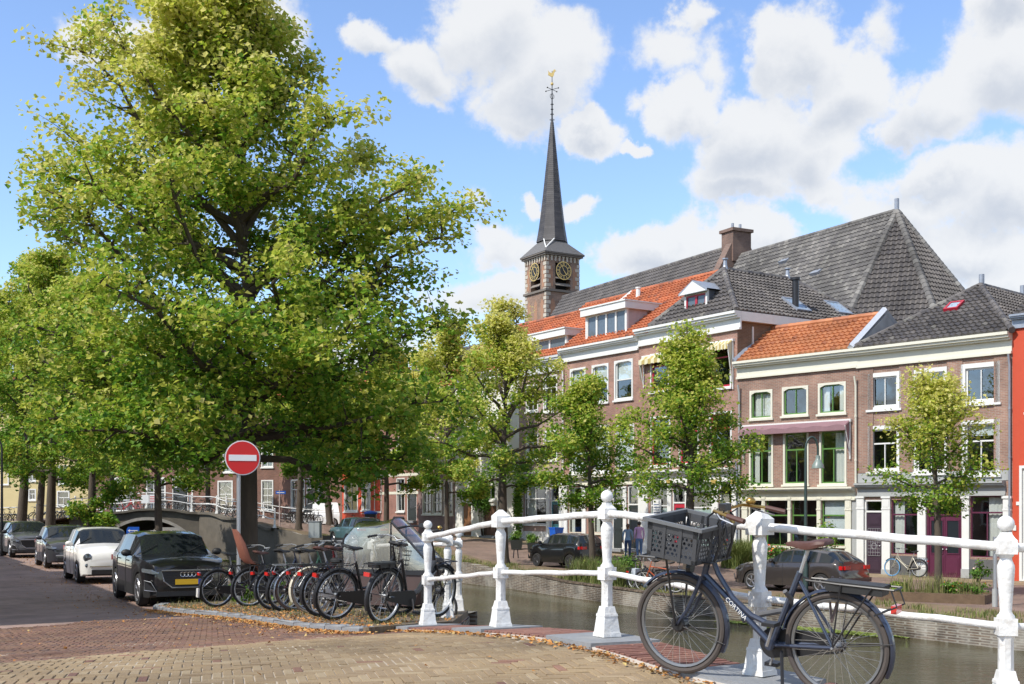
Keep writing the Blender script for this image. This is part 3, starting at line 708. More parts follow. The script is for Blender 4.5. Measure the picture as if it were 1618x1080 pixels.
def tiles(parent, pts3, matl, tw=.24, th=.33, wav=.07, name='roof_tiles', flat=False, tlo=0, thi=1):
    """pantiles over the plane polygon pts3 (first edge = eave, left to right seen from outside)"""
    P=[Vector(p) for p in pts3]; e=(P[1]-P[0]).normalized(); n=None
    for q in P[2:]:
        c=(P[1]-P[0]).cross(q-P[0])
        if c.length>1e-3: n=c.normalized(); break
    if n.z<0: n=-n
    up=n.cross(e).normalized()
    if up.z<0: up=-up
    Q=[((p-P[0]).dot(e),(p-P[0]).dot(up)) for p in P]
    x0=min(q[0] for q in Q);x1=max(q[0] for q in Q);y1=max(q[1] for q in Q)
    nx=int((x1-x0)/tw)+1; ny=int(y1/th)+1
    gx,gy=np.meshgrid(np.arange(nx),np.arange(ny)); gx=gx.ravel();gy=gy.ravel()
    cx=x0+(gx+.5)*tw; cy=(gy+.5)*th
    k=inpoly(Q,cx,cy); gx=gx[k];gy=gy[k]; m=len(gx)
    if flat: prof=[(0,0),(.97,0)]
    else: prof=[(0,.15),(.20,1),(.44,.5),(.72,-.15),(1,.12)]
    npf=len(prof); V=np.zeros((m,npf*3,3)); E=np.array(e);U=np.array(up);Nn=np.array(n);O=np.array(P[0])
    ja=rng.normal(0,.006,m); jb=rng.normal(0,.008,m)
    for i,(u,hgt) in enumerate(prof):
        X=x0+(gx+u)*tw+ja
        for r,(vy,off) in enumerate(((-.04,-.02),(-.04,.085),(1.02,.0))):
            Y=(gy+vy)*th+jb; Hh=hgt*wav+off+rng.normal(0,.0015,m)+(.004 if r else 0)
            V[:,r*npf+i]=O+X[:,None]*E+Y[:,None]*U+Hh[:,None]*Nn
    fs=[]
    for i in range(npf-1):
        fs.append((i,i+1,npf+i+1,npf+i)); fs.append((npf+i,npf+i+1,2*npf+i+1,2*npf+i))
    fs=np.array(fs); Fc=(fs[None]+(np.arange(m)*npf*3)[:,None,None]).reshape(-1,4)
    t=np.repeat(np.clip(rng.beta(1.4,2.2,m)*(thi-tlo)+tlo,0,1),len(fs))
    o=link(name,fast_mesh(name,V.reshape(-1,3),Fc,[matl],tint=t,smooth=False),parent); tag(o,kind='stuff')
    # boarding beneath
    b=MB(); q=[p-n*.03 for p in P]; b.add(q,[tuple(range(len(q)))]); b.build('roof_boarding',matl,parent)
    return n
def ridge(parent,a,b,matl,r=.12,name='ridge_tiles'):
    a=Vector(a);b=Vector(b); L=(b-a).length; n=max(1,int(L/.38)); m=MB()
    for i in range(n):
        p=a.lerp(b,i/n); q=a.lerp(b,(i+1.06)/n); m.tube([p,q],[r*1.05,r*.93],8,tint=rnd.random())
    tag(m.build(name,matl,parent,smooth=True),kind='stuff')

# ------------------------------------------------------------ houses
class House:
    def __init__(s,name,label,PL,PR,zb,eave,depth,wallm,sidem=None,cat='house',group=None,sides=True):
        s.PL=PL;s.PR=PR; s.w=math.dist(PL,PR); s.ang=math.atan2(PR[1]-PL[1],PR[0]-PL[0]); s.z0=zb
        s.root=thing(name,label,cat,(PL[0],PL[1],zb),s.ang,group); s.e=((PR[0]-PL[0])/s.w,(PR[1]-PL[1])/s.w)
        s.eave=eave-zb; s.depth=depth; s.wm=wallm; s.sm=sidem or wallm; s.holes=[]; s.sides=sides
    def u(s,px):
        k=(px-CX)/F; # (PLx+u ex) = k (PLz+u ez)
        return (k*s.PL[1]-s.PL[0])/(s.e[0]-k*s.e[1])
    def uz(s,px,py):
        u=s.u(px); Z=s.PL[1]+u*s.e[1]; return u, EYE+(HY-py)*Z/F-s.z0
    def rect(s,x0,x1,y0,y1):
        u0=s.u(x0);u1=s.u(x1);xc=(x0+x1)/2; z1=s.uz(xc,y0)[1]; z0=s.uz(xc,y1)[1]; return u0,u1,z0,z1
    def hole(s,u0,u1,z0,z1): s.holes.append((u0,u1,z0,z1))
    def wall(s,inside=INSIDE,rev=.14,base=None,back=True):
        us=sorted({0,s.w}|{round(h[i],4) for h in s.holes for i in (0,1)}); zs=sorted({-.5,s.eave}|{round(h[i],4) for h in s.holes for i in (2,3)}|({base[0]} if base else set()))
        us=[u for u in us if -1e-3<=u<=s.w+1e-3]; zs=[z for z in zs if -.6<z<=s.eave+1e-3]
        m=MB()
        for i in range(len(us)-1):
            for j in range(len(zs)-1):
                uc=(us[i]+us[i+1])/2; zc=(zs[j]+zs[j+1])/2
                if any(h[0]<uc<h[1] and h[2]<zc<h[3] for h in s.holes): continue
                mm=2 if (base and zc<base[0]) else 0
                m.add([(us[i],0,zs[j]),(us[i+1],0,zs[j]),(us[i+1],0,zs[j+1]),(us[i],0,zs[j+1])],[(0,1,2,3)],mm)
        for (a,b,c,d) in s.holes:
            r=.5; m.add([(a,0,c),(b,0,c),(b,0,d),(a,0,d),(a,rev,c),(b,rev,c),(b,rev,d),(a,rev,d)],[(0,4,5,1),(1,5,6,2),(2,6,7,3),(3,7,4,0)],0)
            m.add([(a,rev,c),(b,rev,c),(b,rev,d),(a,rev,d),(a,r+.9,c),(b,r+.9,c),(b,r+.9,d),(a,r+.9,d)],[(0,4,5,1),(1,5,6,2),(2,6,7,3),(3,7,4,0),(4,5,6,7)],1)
        D=s.depth; w=s.w; E=s.eave
        if s.sides: m.add([(0,0,-.5),(0,D,-.5),(0,D,E),(0,0,E),(w,0,-.5),(w,D,-.5),(w,D,E),(w,0,E)],[(0,3,2,1),(4,5,6,7),(1,2,6,5)],3)
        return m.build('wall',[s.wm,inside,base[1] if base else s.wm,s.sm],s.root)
    def box(s,name,m_,u0,u1,y0,y1,z0,z1):
        return MB().box(u0,u1,y0,y1,z0,z1).build(name,m_,s.root)
    def win(s,x0,x1,y0,y1,cas=.10,cc=None,fc=None,rows=(.68,),cols=(1,2),curtain=None,sill=True,arch=False,glass=None,fill=None,star=False,uz=None,tag_=None,name='window',blindf=None,fw=.055):
        """outer casing rectangle in the photo; rows = heights of transoms, cols = lights per row from top"""
        cc=cc or FRAMEW; fc=fc or cc; glass=glass or GLASS
        u0,u1,z0,z1=uz or s.rect(x0,x1,y0,y1)
        s.hole(u0+cas*.5,u1-cas*.5,z0+.02,z1-cas*.5)
        m=MB(); a,b,c,d=u0,u1,z0,z1
        yo=-.035 if cas>.03 else .03
        if cas>.03:
            for q in ((a,a+cas,c,d),(b-cas,b,c,d),(a+cas,b-cas,d-cas,d),(a+cas,b-cas,c,c+cas*.6)): m.box(q[0],q[1],yo,.10,q[2],q[3],0)
        ia,ib,ic,id_=a+cas,b-cas,c+cas*.6,d-cas
        if cas<=.03: ia,ib,ic,id_=a,b,c,d
        f=fw; Y0,Y1=.045,.10
        for q in ((ia,ia+f,ic,id_),(ib-f,ib,ic,id_),(ia+f,ib-f,id_-f,id_),(ia+f,ib-f,ic,ic+f)): m.box(q[0],q[1],Y0+.005,Y1+.005,q[2],q[3],1)
        ia+=f;ib-=f;ic+=f;id_-=f
        edges=[id_]+[ic+(id_-ic)*r for r in rows]+[ic]
        panes=[]
        for r in range(len(edges)-1):
            t,bm=edges[r],edges[r+1]
            if r<len(edges)-2: m.box(ia,ib,Y0-.01,Y1,bm-.03,bm+.03,1)
            tt=t-(.03 if r else 0); bb=bm+(.03 if r<len(edges)-2 else 0); n=cols[min(r,len(cols)-1)]
            for k in range(n):
                x=ia+(ib-ia)*k/n; xx=ia+(ib-ia)*(k+1)/n
                if k: m.box(x-.02,x+.02,Y0,Y1-.01,bb,tt,1)
                panes.append((x+(.02 if k else 0),xx-(.02 if k<n-1 else 0),bb,tt))
        if arch:
            n=8; pr=[]
            for k in range(n+1):
                t=k/n; pr.append((lerp(a+cas*.5,b-cas*.5,t),d-cas*.5-.16*(2*t-1)**2))
            m.prism([(a+cas*.5,d-.02)]+pr+[(b-cas*.5,d-.02)],lambda p,q:(p,-.03,q),lambda p,q:(p,.03,q),0)
        if star:
            t,bm=edges[0],edges[1]; xc=(ia+ib)/2; zc=(t+bm)/2
            for q in ((ia,zc,xc,t),(xc,t,ib,zc),(ib,zc,xc,bm),(xc,bm,ia,zc)): m.tube([(q[0],.07,q[1]),((q[0]+q[2]+xc)/3,.07,(q[1]+q[3]+zc)/3),(q[2],.07,q[3])],.022,4,1)
        o=m.build(name,[cc,fc],s.root)
        if tag_: o['label']=tag_
        for i,p in enumerate(panes):
            pm=MB(); pm.add([(p[0],.08,p[2]),(p[1],.08,p[2]),(p[1],.08,p[3]),(p[0],.08,p[3])],[(0,1,2,3)]); pm.build('pane',glass,o)
        if sill: MB().box(a-.06,b+.06,-.10,.03,c-.09,c-.003).build('sill',cc,o)
        if curtain:
            cm=MB(); 
            def cur(xa,xb,za,zb,mm=CURT,wv=.02,y=.2):
                n=max(4,int((xb-xa)/.05)); vs=[];fs=[]
                for k in range(n+1):
                    x=lerp(xa,xb,k/n); yy=y+wv*math.sin(k*1.9)
                    vs+=[(x,yy,za),(x,yy,zb)]
                for k in range(n): fs.append((2*k,2*k+2,2*k+3,2*k+1))
                c_=MB(); c_.add(vs,fs); c_.build('curtain' if mm is CURT else 'blind',mm,o,smooth=True)
            w=ib-ia
            if curtain=='both': cur(ia,ia+w*.27,ic,id_); cur(ib-w*.27,ib,ic,id_)
            elif curtain=='right': cur(ib-w*.5,ib,ic,id_)
            elif curtain=='left': cur(ia,ia+w*.4,ic,id_)
            elif curtain=='full': cur(ia,ib,ic,id_)
            elif curtain=='lower': cur(ia,ib,ic,lerp(ic,id_,.6))
            elif curtain=='blindtop': cur(ia,ib,lerp(ic,id_,blindf or .6),id_,BLIND,0,.15)
            elif curtain=='blind': cur(ia,ib,ic,id_,BLIND,0,.15)
            elif curtain=='frost': cur(ia,ib,ic,lerp(ic,id_,blindf or .55),FROST,0,.11)
        return o
    def door(s,x0,x1,y0,y1,m_,cas=.07,cc=None,transom=.28,leaves=1,glassy=False,uz=None,panels=2,grille=False,label=None):
        cc=cc or FRAMEW; u0,u1,z0,z1=uz or s.rect(x0,x1,y0,y1); s.hole(u0,u1,z0,z1); m=MB()
        for q in ((u0,u0+cas,z0,z1),(u1-cas,u1,z0,z1),(u0+cas,u1-cas,z1-cas,z1)): m.box(q[0],q[1],.02,.13,q[2],q[3],0)
        h=z1-z0; zt=z1-h*transom
        if transom: m.box(u0+cas,u1-cas,.02,.13,zt-.035,zt+.035,0)
        o=m.build('door_frame',cc,s.root)
        if transom: MB().add([(u0+cas,.09,zt),(u1-cas,.09,zt),(u1-cas,.09,z1-cas),(u0+cas,.09,z1-cas)],[(0,1,2,3)]).build('transom_pane',GLASS,o)
        a,b=u0+cas,u1-cas; w=(b-a)/leaves; top=(zt-.035) if transom else z1-cas
        for k in range(leaves):
            x=a+k*w+.006; xx=a+(k+1)*w-.006; d=MB(); gh=MB()
            st=.09*min(1,w); d.box(x,xx,.06,.10,z0+.02,top,0)
            H=top-z0; cells=[(.06,.34),(.40,.92)] if panels==2 else [(.05,.25),(.30,.74),(.79,.95)]
            for (f0,f1) in cells:
                za,zb=z0+H*f0,z0+H*f1
                if glassy and f1-f0>.3:
                    gh.add([(x+st*1.6,.054,za),(xx-st*1.6,.054,za),(xx-st*1.6,.054,zb),(x+st*1.6,.054,zb)],[(0,1,2,3)]); 
                    for q in ((x+st,x+st*1.5,za,zb),(xx-st*1.5,xx-st,za,zb),(x+st,xx-st,zb,zb+.04),(x+st,xx-st,za-.04,za)): d.box(q[0],q[1],.035,.06,q[2],q[3],0)
                else:
                    d.box(x+st,xx-st,.045,.06,za,zb,0); d.box(x+st+.06,xx-st-.06,.03,.045,za+.06,zb-.06,0)
                if grille and f1-f0>.3:
                    for q in range(9): 
                        gh2=za+(zb-za)*q/8; d.tube([(x+st,.03,gh2),(xx-st,.03,gh2)],.008,4,1); 
                    for q in range(6):
                        gx=lerp(x+st,xx-st,q/5); d.tube([(gx,.03,za),(gx,.03,zb)],.008,4,1)
                    d.torus(((x+xx)/2,.028,lerp(za,zb,.35)),.12,.014,16,4,'y',1)
            dl=d.build('door',[m_,STEEL if not grille else mat('light_iron',(.3,.3,.3),.5)],s.root)
            if label and k==0: dl['label']=label
            if gh.v: gh.build('pane',mat('door_glass',(.02,.025,.03),.08,var=.1),dl)
            MB().ball(((xx-.07) if k==0 else (x+.07),.02,z0+H*.46),.03,8).build('door_handle',STEEL,dl)
        MB().box(u0-.05,u1+.05,-.25,.0,z0-.16,z0-.01).build('doorstep',STONE,s.root)
        return o
    def cornice(s,z,h,out,m_,name='cornice',u0=0,u1=None,layers=3,y0=0):
        """stepped moulding; z is its top (local)"""
        u1=s.w if u1 is None else u1; m=MB(); o=out
        m.box(u0,u1,y0-o,y0+.02,z-h*.14,z); m.box(u0,u1,y0-o*.82,y0+.02,z-h*.26,z-h*.14-.002)
        m.box(u0,u1,y0-o*.55,y0+.02,z-h*.36,z-h*.26-.002); m.box(u0,u1,y0-o*.14,y0+.02,z-h*.88,z-h*.36-.002); m.box(u0,u1,y0-o*.3,y0+.02,z-h,z-h*.88-.002)
        return m.build(name,m_,s.root)
    def pil(s,x0,x1,y0,y1,m_,out=.08,cap=True,base=None):
        u0,u1,z0,z1=s.rect(x0,x1,y0,y1); m=MB(); m.box(u0,u1,-out,.03,z0,z1,0)
        if cap:
            m.box(u0-.03,u1+.03,-out-.04,.02,z1-.10,z1-.02,0); m.box(u0-.02,u1+.02,-out-.02,.02,z1-.55,z1-.49,0); m.box(u0+.05,u1-.05,-out-.015,.02,z1-.45,z1-.15,0); m.box(u0-.02,u1+.02,-out-.03,.02,z0,z0+.35,1)
        return m.build('pilaster',[m_,base or m_],s.root)
    def pipe(s,px,z1,z0=.0,m_=None,r=.045,y=-.09):
        u=s.u(px); m=MB(); m.tube([(u,y-.1,z1+.1),(u,y,z1-.3),(u,y,z0)],r,8)
        for z in np.arange(z0+1,z1-.3,1.8): m.tube([(u,y,z),(u,y,z+.07)],r*1.35,8)
        return m.build('downpipe',m_ or LEAD,s.root,smooth=True)
    def wpt(s,u,y,z): # local
        return (u,y,z)

C=[(18.55,44.57),(14.2,49.4),(10.1,53.9),(6.3,59.6),(2.76,64.9),(.4,68.5),(-3.5,74.3),(-6.1,78.3),(-9.1,82.8),(-12.4,87.8),(-18.9,97.6)]
EV=EYE+6.44
# ---- A: house with aubergine doors
A=House('brick_house','brown brick house with aubergine double doors and white window surrounds, dark hipped roof',C[1],C[0],-.02,EV-.02,11,BRICK_BR)
A.root['label']='brown brick house with aubergine doors and wide white window surrounds under a dark hipped roof'
for (x0,x1,y0,y1) in ((1372,1423.5,588,646),(1443,1499,581,642),(1519,1580.5,573,637)):
    A.win(x0,x1,y0,y1,cas=.17,rows=(),cols=(2,),curtain=None,fw=.07)
for (x0,x1,y0,y1) in ((1372,1423,672,745),(1443,1499,668,747),(1519,1580.5,663,750)):
    A.win(x0,x1,y0,y1,cas=.15,rows=(.66,),cols=(1,2),curtain='blindtop' if x0>1500 else None,blindf=.78,fw=.06)
for (x0,x1) in ((1355,1366),(1395,1407.5),(1451,1464),(1521,1532.5),(1586,1598.5)):
    A.pil(x0,x1,783,913,FRAMEW,base=GREYP)
A.door(1366,1395,789,907,DPURPLE,transom=.16,panels=3,grille=True,label='dark purple panelled door with an iron grille')
A.win(1408,1450.5,789,876,cas=.02,fc=PURPLE,rows=(.74,),cols=(1,2),curtain='left',sill=False)
A.door(1464.5,1520.5,788,913,PURPLE,cc=PURPLE,transom=.2,leaves=2,glassy=True,label='aubergine double door leaf with glass panel')
A.win(1533,1585.5,783,881,cas=.02,fc=PURPLE,rows=(.74,),cols=(1,2),curtain='right',sill=False)
A.box('stone_plinth',mat('dark_plinth',(.10,.10,.10),.8,var=.2),A.u(1532.5),A.u(1586),-.03,-.004,-.4,A.uz(1560,884)[1])
A.box('stone_plinth',MATS['dark_plinth'],A.u(1407.5),A.u(1451),-.03,-.004,-.4,A.uz(1430,878)[1])
zc=A.uz(1480,762)[1]; A.cornice(zc+.02,.55,.32,GREYP,'shop_cornice',0,A.w-.25); A.box('fascia_band',GREYP,0,A.w-.15,-.02,-.004,zc+.04,A.uz(1480,745)[1])
A.cornice(A.eave+.12,.80,.42,CREAM,'eaves_cornice'); A.pipe(1597,A.eave-.8)
A.wall(base=(.3,MATS['dark_plinth']))
for pxx in (1369,1433,1509,1584):   # shallow brick piers between the bays
    u=A.u(pxx); A.box('brick_pier',BRICK_BR,u-.32,u+.32,-.035,-.004,A.uz(1480,745)[1]+.02,A.eave-.70)
MB().lathe([(.10,-.12),(.13,-.02)],10,(A.u(1507),0,A.uz(1507,662)[1]),'y').build('vent_cap',BLACKM,A.root)
MB().box(A.u(1601),A.u(1606),-.03,-.01,1.9,2.1).build('number_plate',FRAMEW,A.root)
# roof
def L2(h,u,y,z): return (u,y,z-h.z0)
zr=EYE+9.2; D1,D2=4.0,8.6; w=A.w; e0=A.eave+.13
tiles(A.root,[(-.1,-.25,e0),(w+.1,-.25,e0),(w/2,D1,zr)],TILE_DK,.25,.33)
tiles(A.root,[(-.1,11,e0),(-.1,-.25,e0),(w/2,D1,zr),(w/2,D2,zr)],TILE_DK,.25,.33)
tiles(A.root,[(w+.1,-.25,e0),(w+.1,11,e0),(w/2,D2,zr),(w/2,D1,zr)],TILE_DK,.25,.33)
MB().add([(-.1,11,e0),(w+.1,11,e0),(w/2,D2,zr)],[(0,1,2)]).build('roof_back',TILE_DK,A.root)
ridge(A.root,(-.1,-.25,e0+.03),(w/2,D1,zr+.04),TILE_DK); ridge(A.root,(w+.1,-.25,e0+.03),(w/2,D1,zr+.04),TILE_DK); ridge(A.root,(w/2,D1,zr+.04),(w/2,D2,zr+.04),TILE_DK)
for y in (D1+.1,D2-.8): MB().tube([(w/2,y,zr),(w/2,y,zr+.5)],.11,10).build('roof_vent',LEAD,A.root,smooth=True)
def skylight(h,origin,e,up,n,wd,hg,frame,open_=0):
    O=Vector(origin);e=Vector(e).normalized();up=Vector(up).normalized();n=Vector(n).normalized(); m=MB(); t=.09
    def p(a,b,c): return O+e*a+up*b+n*c
    for (a0,a1,b0,b1) in ((0,wd,0,t),(0,wd,hg-t,hg),(0,t,t,hg-t),(wd-t,wd,t,hg-t)):
        m.add([p(a0,b0,.03),p(a1,b0,.03),p(a1,b1,.03),p(a0,b1,.03),p(a0,b0,.17),p(a1,b0,.17),p(a1,b1,.17),p(a0,b1,.17)],[(3,2,1,0),(4,5,6,7),(0,1,5,4),(1,2,6,5),(2,3,7,6),(3,0,4,7)])
    o=m.build('skylight',frame,h.root); MB().add([p(t,t,.14),p(wd-t,t,.14),p(wd-t,hg-t,.14),p(t,hg-t,.14)],[(0,1,2,3)]).build('pane',mat('skylight_glass',(.30,.38,.46),.12,var=.05),o)
def slope_basis(p0,p1,ap):
    e=(Vector(p1)-Vector(p0)).normalized(); n=e.cross(Vector(ap)-Vector(p0)).normalized()
    if n.z<0: n=-n
    up=n.cross(e); up=up if up.z>0 else -up
    return e,up,n
e_,up_,n_=slope_basis((0,-.25,e0),(w,-.25,e0),(w/2,D1,zr)); o_=Vector((w*.42,-.25,e0))+up_*2.6; skylight(A,o_,e_,up_,n_,.62,.7,REDP)
# ---- B: house with green shopfront and orange roof
B=House('brick_house','brown brick house with a green and cream shopfront, faded awning and bright orange tiled roof',C[2],C[1],0.05,EV-.02,7,BRICK_BR)
for i,(x0,x1,y0,y1) in enumerate(((1185,1221,616,661),(1236,1277.5,610,656),(1293,1337,604,653))):
    B.win(x0,x1,y0,y1,cas=.09,cc=CREAM,fc=GREENP,rows=(),cols=(2,),curtain=['full',None,'both'][i],arch=True)
for i,(x0,x1,y0,y1) in enumerate(((1184,1222,684,766),(1238,1278,681,765),(1295,1338,678,765))):
    B.win(x0,x1,y0,y1,cas=.09,cc=CREAM,fc=GREENP,rows=(.68,),cols=(1,2),curtain=['both',None,'right'][i])
for x0,x1 in ((1173.5,1182),(1205,1210),(1246,1250.5),(1292,1298),(1336.5,1346)): B.pil(x0,x1,785,887,CREAM,base=GREYP)
B.door(1182.5,1204.5,787,893,GREENP,cc=CREAM,transom=.28,glassy=True,label='bright green front door')
for i,(x0,x1) in enumerate(((1210.5,1245.5),(1251,1291.5),(1298.5,1336))):
    B.win(x0,x1,786,862,cas=.02,fc=GREENP,rows=(.64,),cols=(1,1),sill=True,cc=CREAM,curtain='blindtop' if i==2 else None,blindf=.12)
B.box('grey_side_panel',GREYP,B.u(1346.5),B.w-.02,-.02,-.004,-.4,B.uz(1350,784)[1])
zc=B.uz(1260,770)[1]; B.cornice(zc,.55,.35,CREAM,'shop_cornice',0.02,B.w-.08)
B.cornice(B.eave+.12,.76,.40,CREAM,'eaves_cornice'); B.pipe(1170,B.eave-1.0,m_=GREYP); B.pipe(1354,B.eave-1.1,3.6,m_=CREAM)
B.wall(base=(.35,MATS['dark_plinth']))
zr=EYE+8.15; e0=B.eave+.13
tiles(B.root,[(-.05,-.22,e0),(B.w-.25,-.22,e0),(B.w-.25,2.2,zr),(.1,2.2,zr)],TILE_OR,.25,.31)
tiles(B.root,[(B.w-.25,6.5,e0),(0,6.5,e0),(0,2.2,zr),(B.w-.25,2.2,zr)],TILE_OR,.25,.31)
ridge(B.root,(.1,2.2,zr+.05),(B.w-.2,2.2,zr+.05),TILE_OR,.13)
g=MB(); 
for uu in (B.w-.24,): g.add([(uu,-.3,e0-.1),(uu,2.25,zr+.02),(uu,4.5,e0+.4),(uu+.24,-.3,e0-.1),(uu+.24,2.25,zr+.02),(uu+.24,4.5,e0+.4)],[(0,1,2),(5,4,3),(0,3,4,1),(1,4,5,2)])
g.build('roof_gable',mat('grey_render_gable',(.38,.37,.35),.9,var=.25,scale=2,bump=.3),B.root)
v=MB()
for (a,b) in (((B.w-.12,-.35,e0+.05),(B.w-.12,2.25,zr+.22)),((B.w-.12,2.25,zr+.22),(B.w-.12,4.7,e0+.5))): v.tube([a,b],[.15,.15],4)
v.build('verge_flashing',mat('pale_lead_flashing',(.52,.55,.60),.5,var=.08),B.root)
MB().tube([(.03,-.3,e0+.02),(.12,2.3,zr+.12)],[.12,.14],4).build('verge_flashing',LEAD,B.root)
B.root  # awning: faded plum canvas on folding arms
def awning(h,x0,x1,ytop,ybot_in,matl,out=.55,drop=.5,stripe=None,label='',legs=1.6,scal=False):
    u0,u1=h.u(x0),h.u(x1); z=h.uz((x0+x1)/2,ytop)[1]
    P0=h.root.matrix_world
    t=thing('awning',label,'awning',(h.PL[0],h.PL[1],h.z0),h.ang)
    MB().box(u0-.05,u1+.05,-.14,-.005,z-.06,z+.06).build('housing',FRAMEW,t)
    vs=[];fs=[];n=36;k=6
    for i in range(n+1):
        u=lerp(u0,u1,i/n)
        for j in range(k+1):
            f=j/k; sag=.05*math.sin(math.pi*f)+(.03*math.sin(i*.9) if f>.3 else 0)*f
            vs.append((u,-.12-out*f,z+.02-drop*f**1.1-sag))
        vs.append((u,-.12-out-.01,z-drop-.05-(.14 if not scal else .12+.06*abs(math.sin(i*1.1)))))
    m=k+2; mi=[]
    mb=MB()
    for i in range(n):
        for j in range(m-1): mb.add([vs[i*m+j],vs[(i+1)*m+j],vs[(i+1)*m+j+1],vs[i*m+j+1]],[(0,1,2,3)],(i//2)%2 if stripe else 0)
    mb.build('canvas',[matl,stripe or matl],t)
    for u in (u0+.02,u1-.02):
        a=MB(); a.tube([(u,-.06,z),(u,-.06,z-legs)],.035,6); a.tube([(u,-.12-out,z-drop),(u,-.08,z-legs*.9)],.025,6); a.build('arm',FRAMEW,t,smooth=True)
        c=MB(); c.add([(u,-.12,z),(u,-.12-out,z-drop),(u,-.3,z-drop-.9),(u,-.16,z-legs*.8)],[(0,1,2,3)]); c.build('side_curtain',matl,t)
    return t
PLUM=mat('faded_plum_canvas',(.24,.14,.155),.9,var=.12,scale=3); YSTR=mat('cream_canvas',(.62,.58,.40),.9,var=.08); YST2=mat('mustard_canvas',(.42,.33,.12),.9,var=.08)
awning(B,1176,1345,669,0,PLUM,out=.32,drop=.22,label='faded plum coloured awning hung over the first floor windows of the green shopfront house')
# ---- C: taller brown house with striped awnings
Cc=House('brick_house','tall brown brick house with striped awnings, red window frames and a dark hipped roof',C[3],C[2],.3,EYE+8.72,12,BRICK_RD,sidem=brickmat('shaded_side_brick',(.21,.12,.065),(.16,.09,.05),(.2,.17,.13)))  # brown side brick, darkened so its colour holds the wall's shade
for (x0,x1,y0,y1,cu) in ((1028,1058,557,618,None),(1072,1104,549,613,None),(1119,1156,540,613,None)):
    Cc.win(x0,x1,y0,y1,cas=.08,fc=REDP,rows=(.7,),cols=(1,1),arch=False,fw=.09)
for (x0,x1,y0,y1) in ((1028,1060,657,736),(1073,1105,655,733),(1121,1157,650,729)):
    Cc.win(x0,x1,y0,y1,cas=.10,fc=REDP,rows=(.7,),cols=(1,1),fw=.06)
for x0,x1 in ((1015,1025),(1056,1062),(1084,1091),(1126,1136),(1158,1165)): Cc.pil(x0,x1,763,884,FRAMEW,base=FRAMEW)
Cc.win(1027,1055.5,763,866,cas=.02,rows=(.66,),cols=(1,1),curtain='frost',blindf=.62,sill=False)
Cc.win(1092,1125.5,761,866,cas=.02,rows=(.62,),cols=(1,1),curtain='frost',blindf=.6,sill=False)
Cc.door(1062.5,1083.5,762,880,REDP,transom=.27,glassy=True,label='red front door')
Cc.door(1137,1157.5,761,884,REDP,transom=.27,glassy=True,label='red front door')
GOLDP=mat('ochre_gilt_paint',(.42,.30,.08),.5)
for x0,x1 in ((1015,1025),(1056,1062),(1126,1136),(1157,1165)): 
    u0,u1=Cc.u(x0),Cc.u(x1); z=Cc.uz((x0+x1)/2,763)[1]; MB().box(u0,u1,-.14,-.02,z-.05,z+.16).build('gilt_capital',GOLDP,Cc.root)
zc=Cc.uz(1090,741)[1]; Cc.cornice(zc,.62,.36,FRAMEW,'shop_cornice',-.02,Cc.w-.1)
# poster in the shop window
MB().box(Cc.u(1031),Cc.u(1044),.02,.035,Cc.uz(1037,814)[1],Cc.uz(1037,789)[1]).build('window_poster',FRAMEW,Cc.root)
pz0,pz1=Cc.uz(1037,814)[1],Cc.uz(1037,789)[1]; pm=MB()
for q in range(4): pm.box(Cc.u(1032.5),Cc.u(1042.5-q%2*2),.012,.018,pz0+.12+q*.13,pz0+.16+q*.13)
pm.build('poster_print',mat('blue_grey_ink',(.08,.12,.22),.7),Cc.root)
Cc.cornice(Cc.eave+.1,.82,.42,FRAMEW,'eaves_cornice',-.0,Cc.w+.25)
MB().box(Cc.w+.005,Cc.w+.25,-.0,9,Cc.eave-.32,Cc.eave+.1).build('side_cornice',FRAMEW,Cc.root)
MB().box(Cc.w+.004,Cc.w+.05,.9,.98,Cc.eave-1.5,Cc.eave-.5).build('wall_anchor',FRAMEW,Cc.root)
Cc.pipe(1166.5,Cc.uz(1160,745)[1]+.4,.3,m_=LEAD); Cc.wall(base=(.5,FRAMEW))
awning(Cc,1018,1110,557,0,YSTR,out=.25,drop=.2,stripe=YST2,label='yellow striped awning over the left upper window of the tall brown house',scal=True,legs=1.5)
awning(Cc,1112,1160,541,0,YSTR,out=.28,drop=.2,stripe=YST2,label='yellow striped awning over the right upper window of the tall brown house',scal=True,legs=2.2)
w=Cc.w; e0=Cc.eave+.11; zr=EYE+11.55-Cc.z0; ax=w-3.6
tiles(Cc.root,[(1.0,-.2,e0),(w+.15,-.2,e0),(ax,2.6,zr)],TILE_DK,.26,.34)
tiles(Cc.root,[(w+.15,-.2,e0),(w+.15,10,e0),(ax,7.2,zr),(ax,2.6,zr)],TILE_DK,.26,.34)
tiles(Cc.root,[(1.0,10,e0),(1.0,-.2,e0),(ax,2.6,zr),(ax,7.2,zr)],TILE_DK,.26,.34)
tiles(Cc.root,[(w+.15,10,e0),(-1.2,10,e0),(ax,7.2,zr)],TILE_DK,.26,.34)
for a,b in (((w+.15,-.2,e0),(ax,2.6,zr)),((1.0,-.2,e0),(ax,2.6,zr)),((ax,2.6,zr),(ax,7.2,zr)),((w+.15,10,e0),(ax,7.2,zr))): ridge(Cc.root,Vector(a)+Vector((0,0,.04)),Vector(b)+Vector((0,0,.05)),TILE_DK,.14)
for y in (2.7,7.0):
    MB().lathe([(.16,0),(.10,.2),(.08,.45),(.14,.5),(.14,.56)],8,(ax,y,zr+.04)).build('finial',LEAD,Cc.root)
e_,up_,n_=slope_basis((w+.15,0,e0),(w+.15,10,e0),(ax,7.2,zr))
for y_,k_ in ((4.2,.7),(7.4,1.0)): skylight(Cc,Vector((w+.15,y_,e0))+up_*k_,e_,up_,n_,1.0,1.25,LEAD)
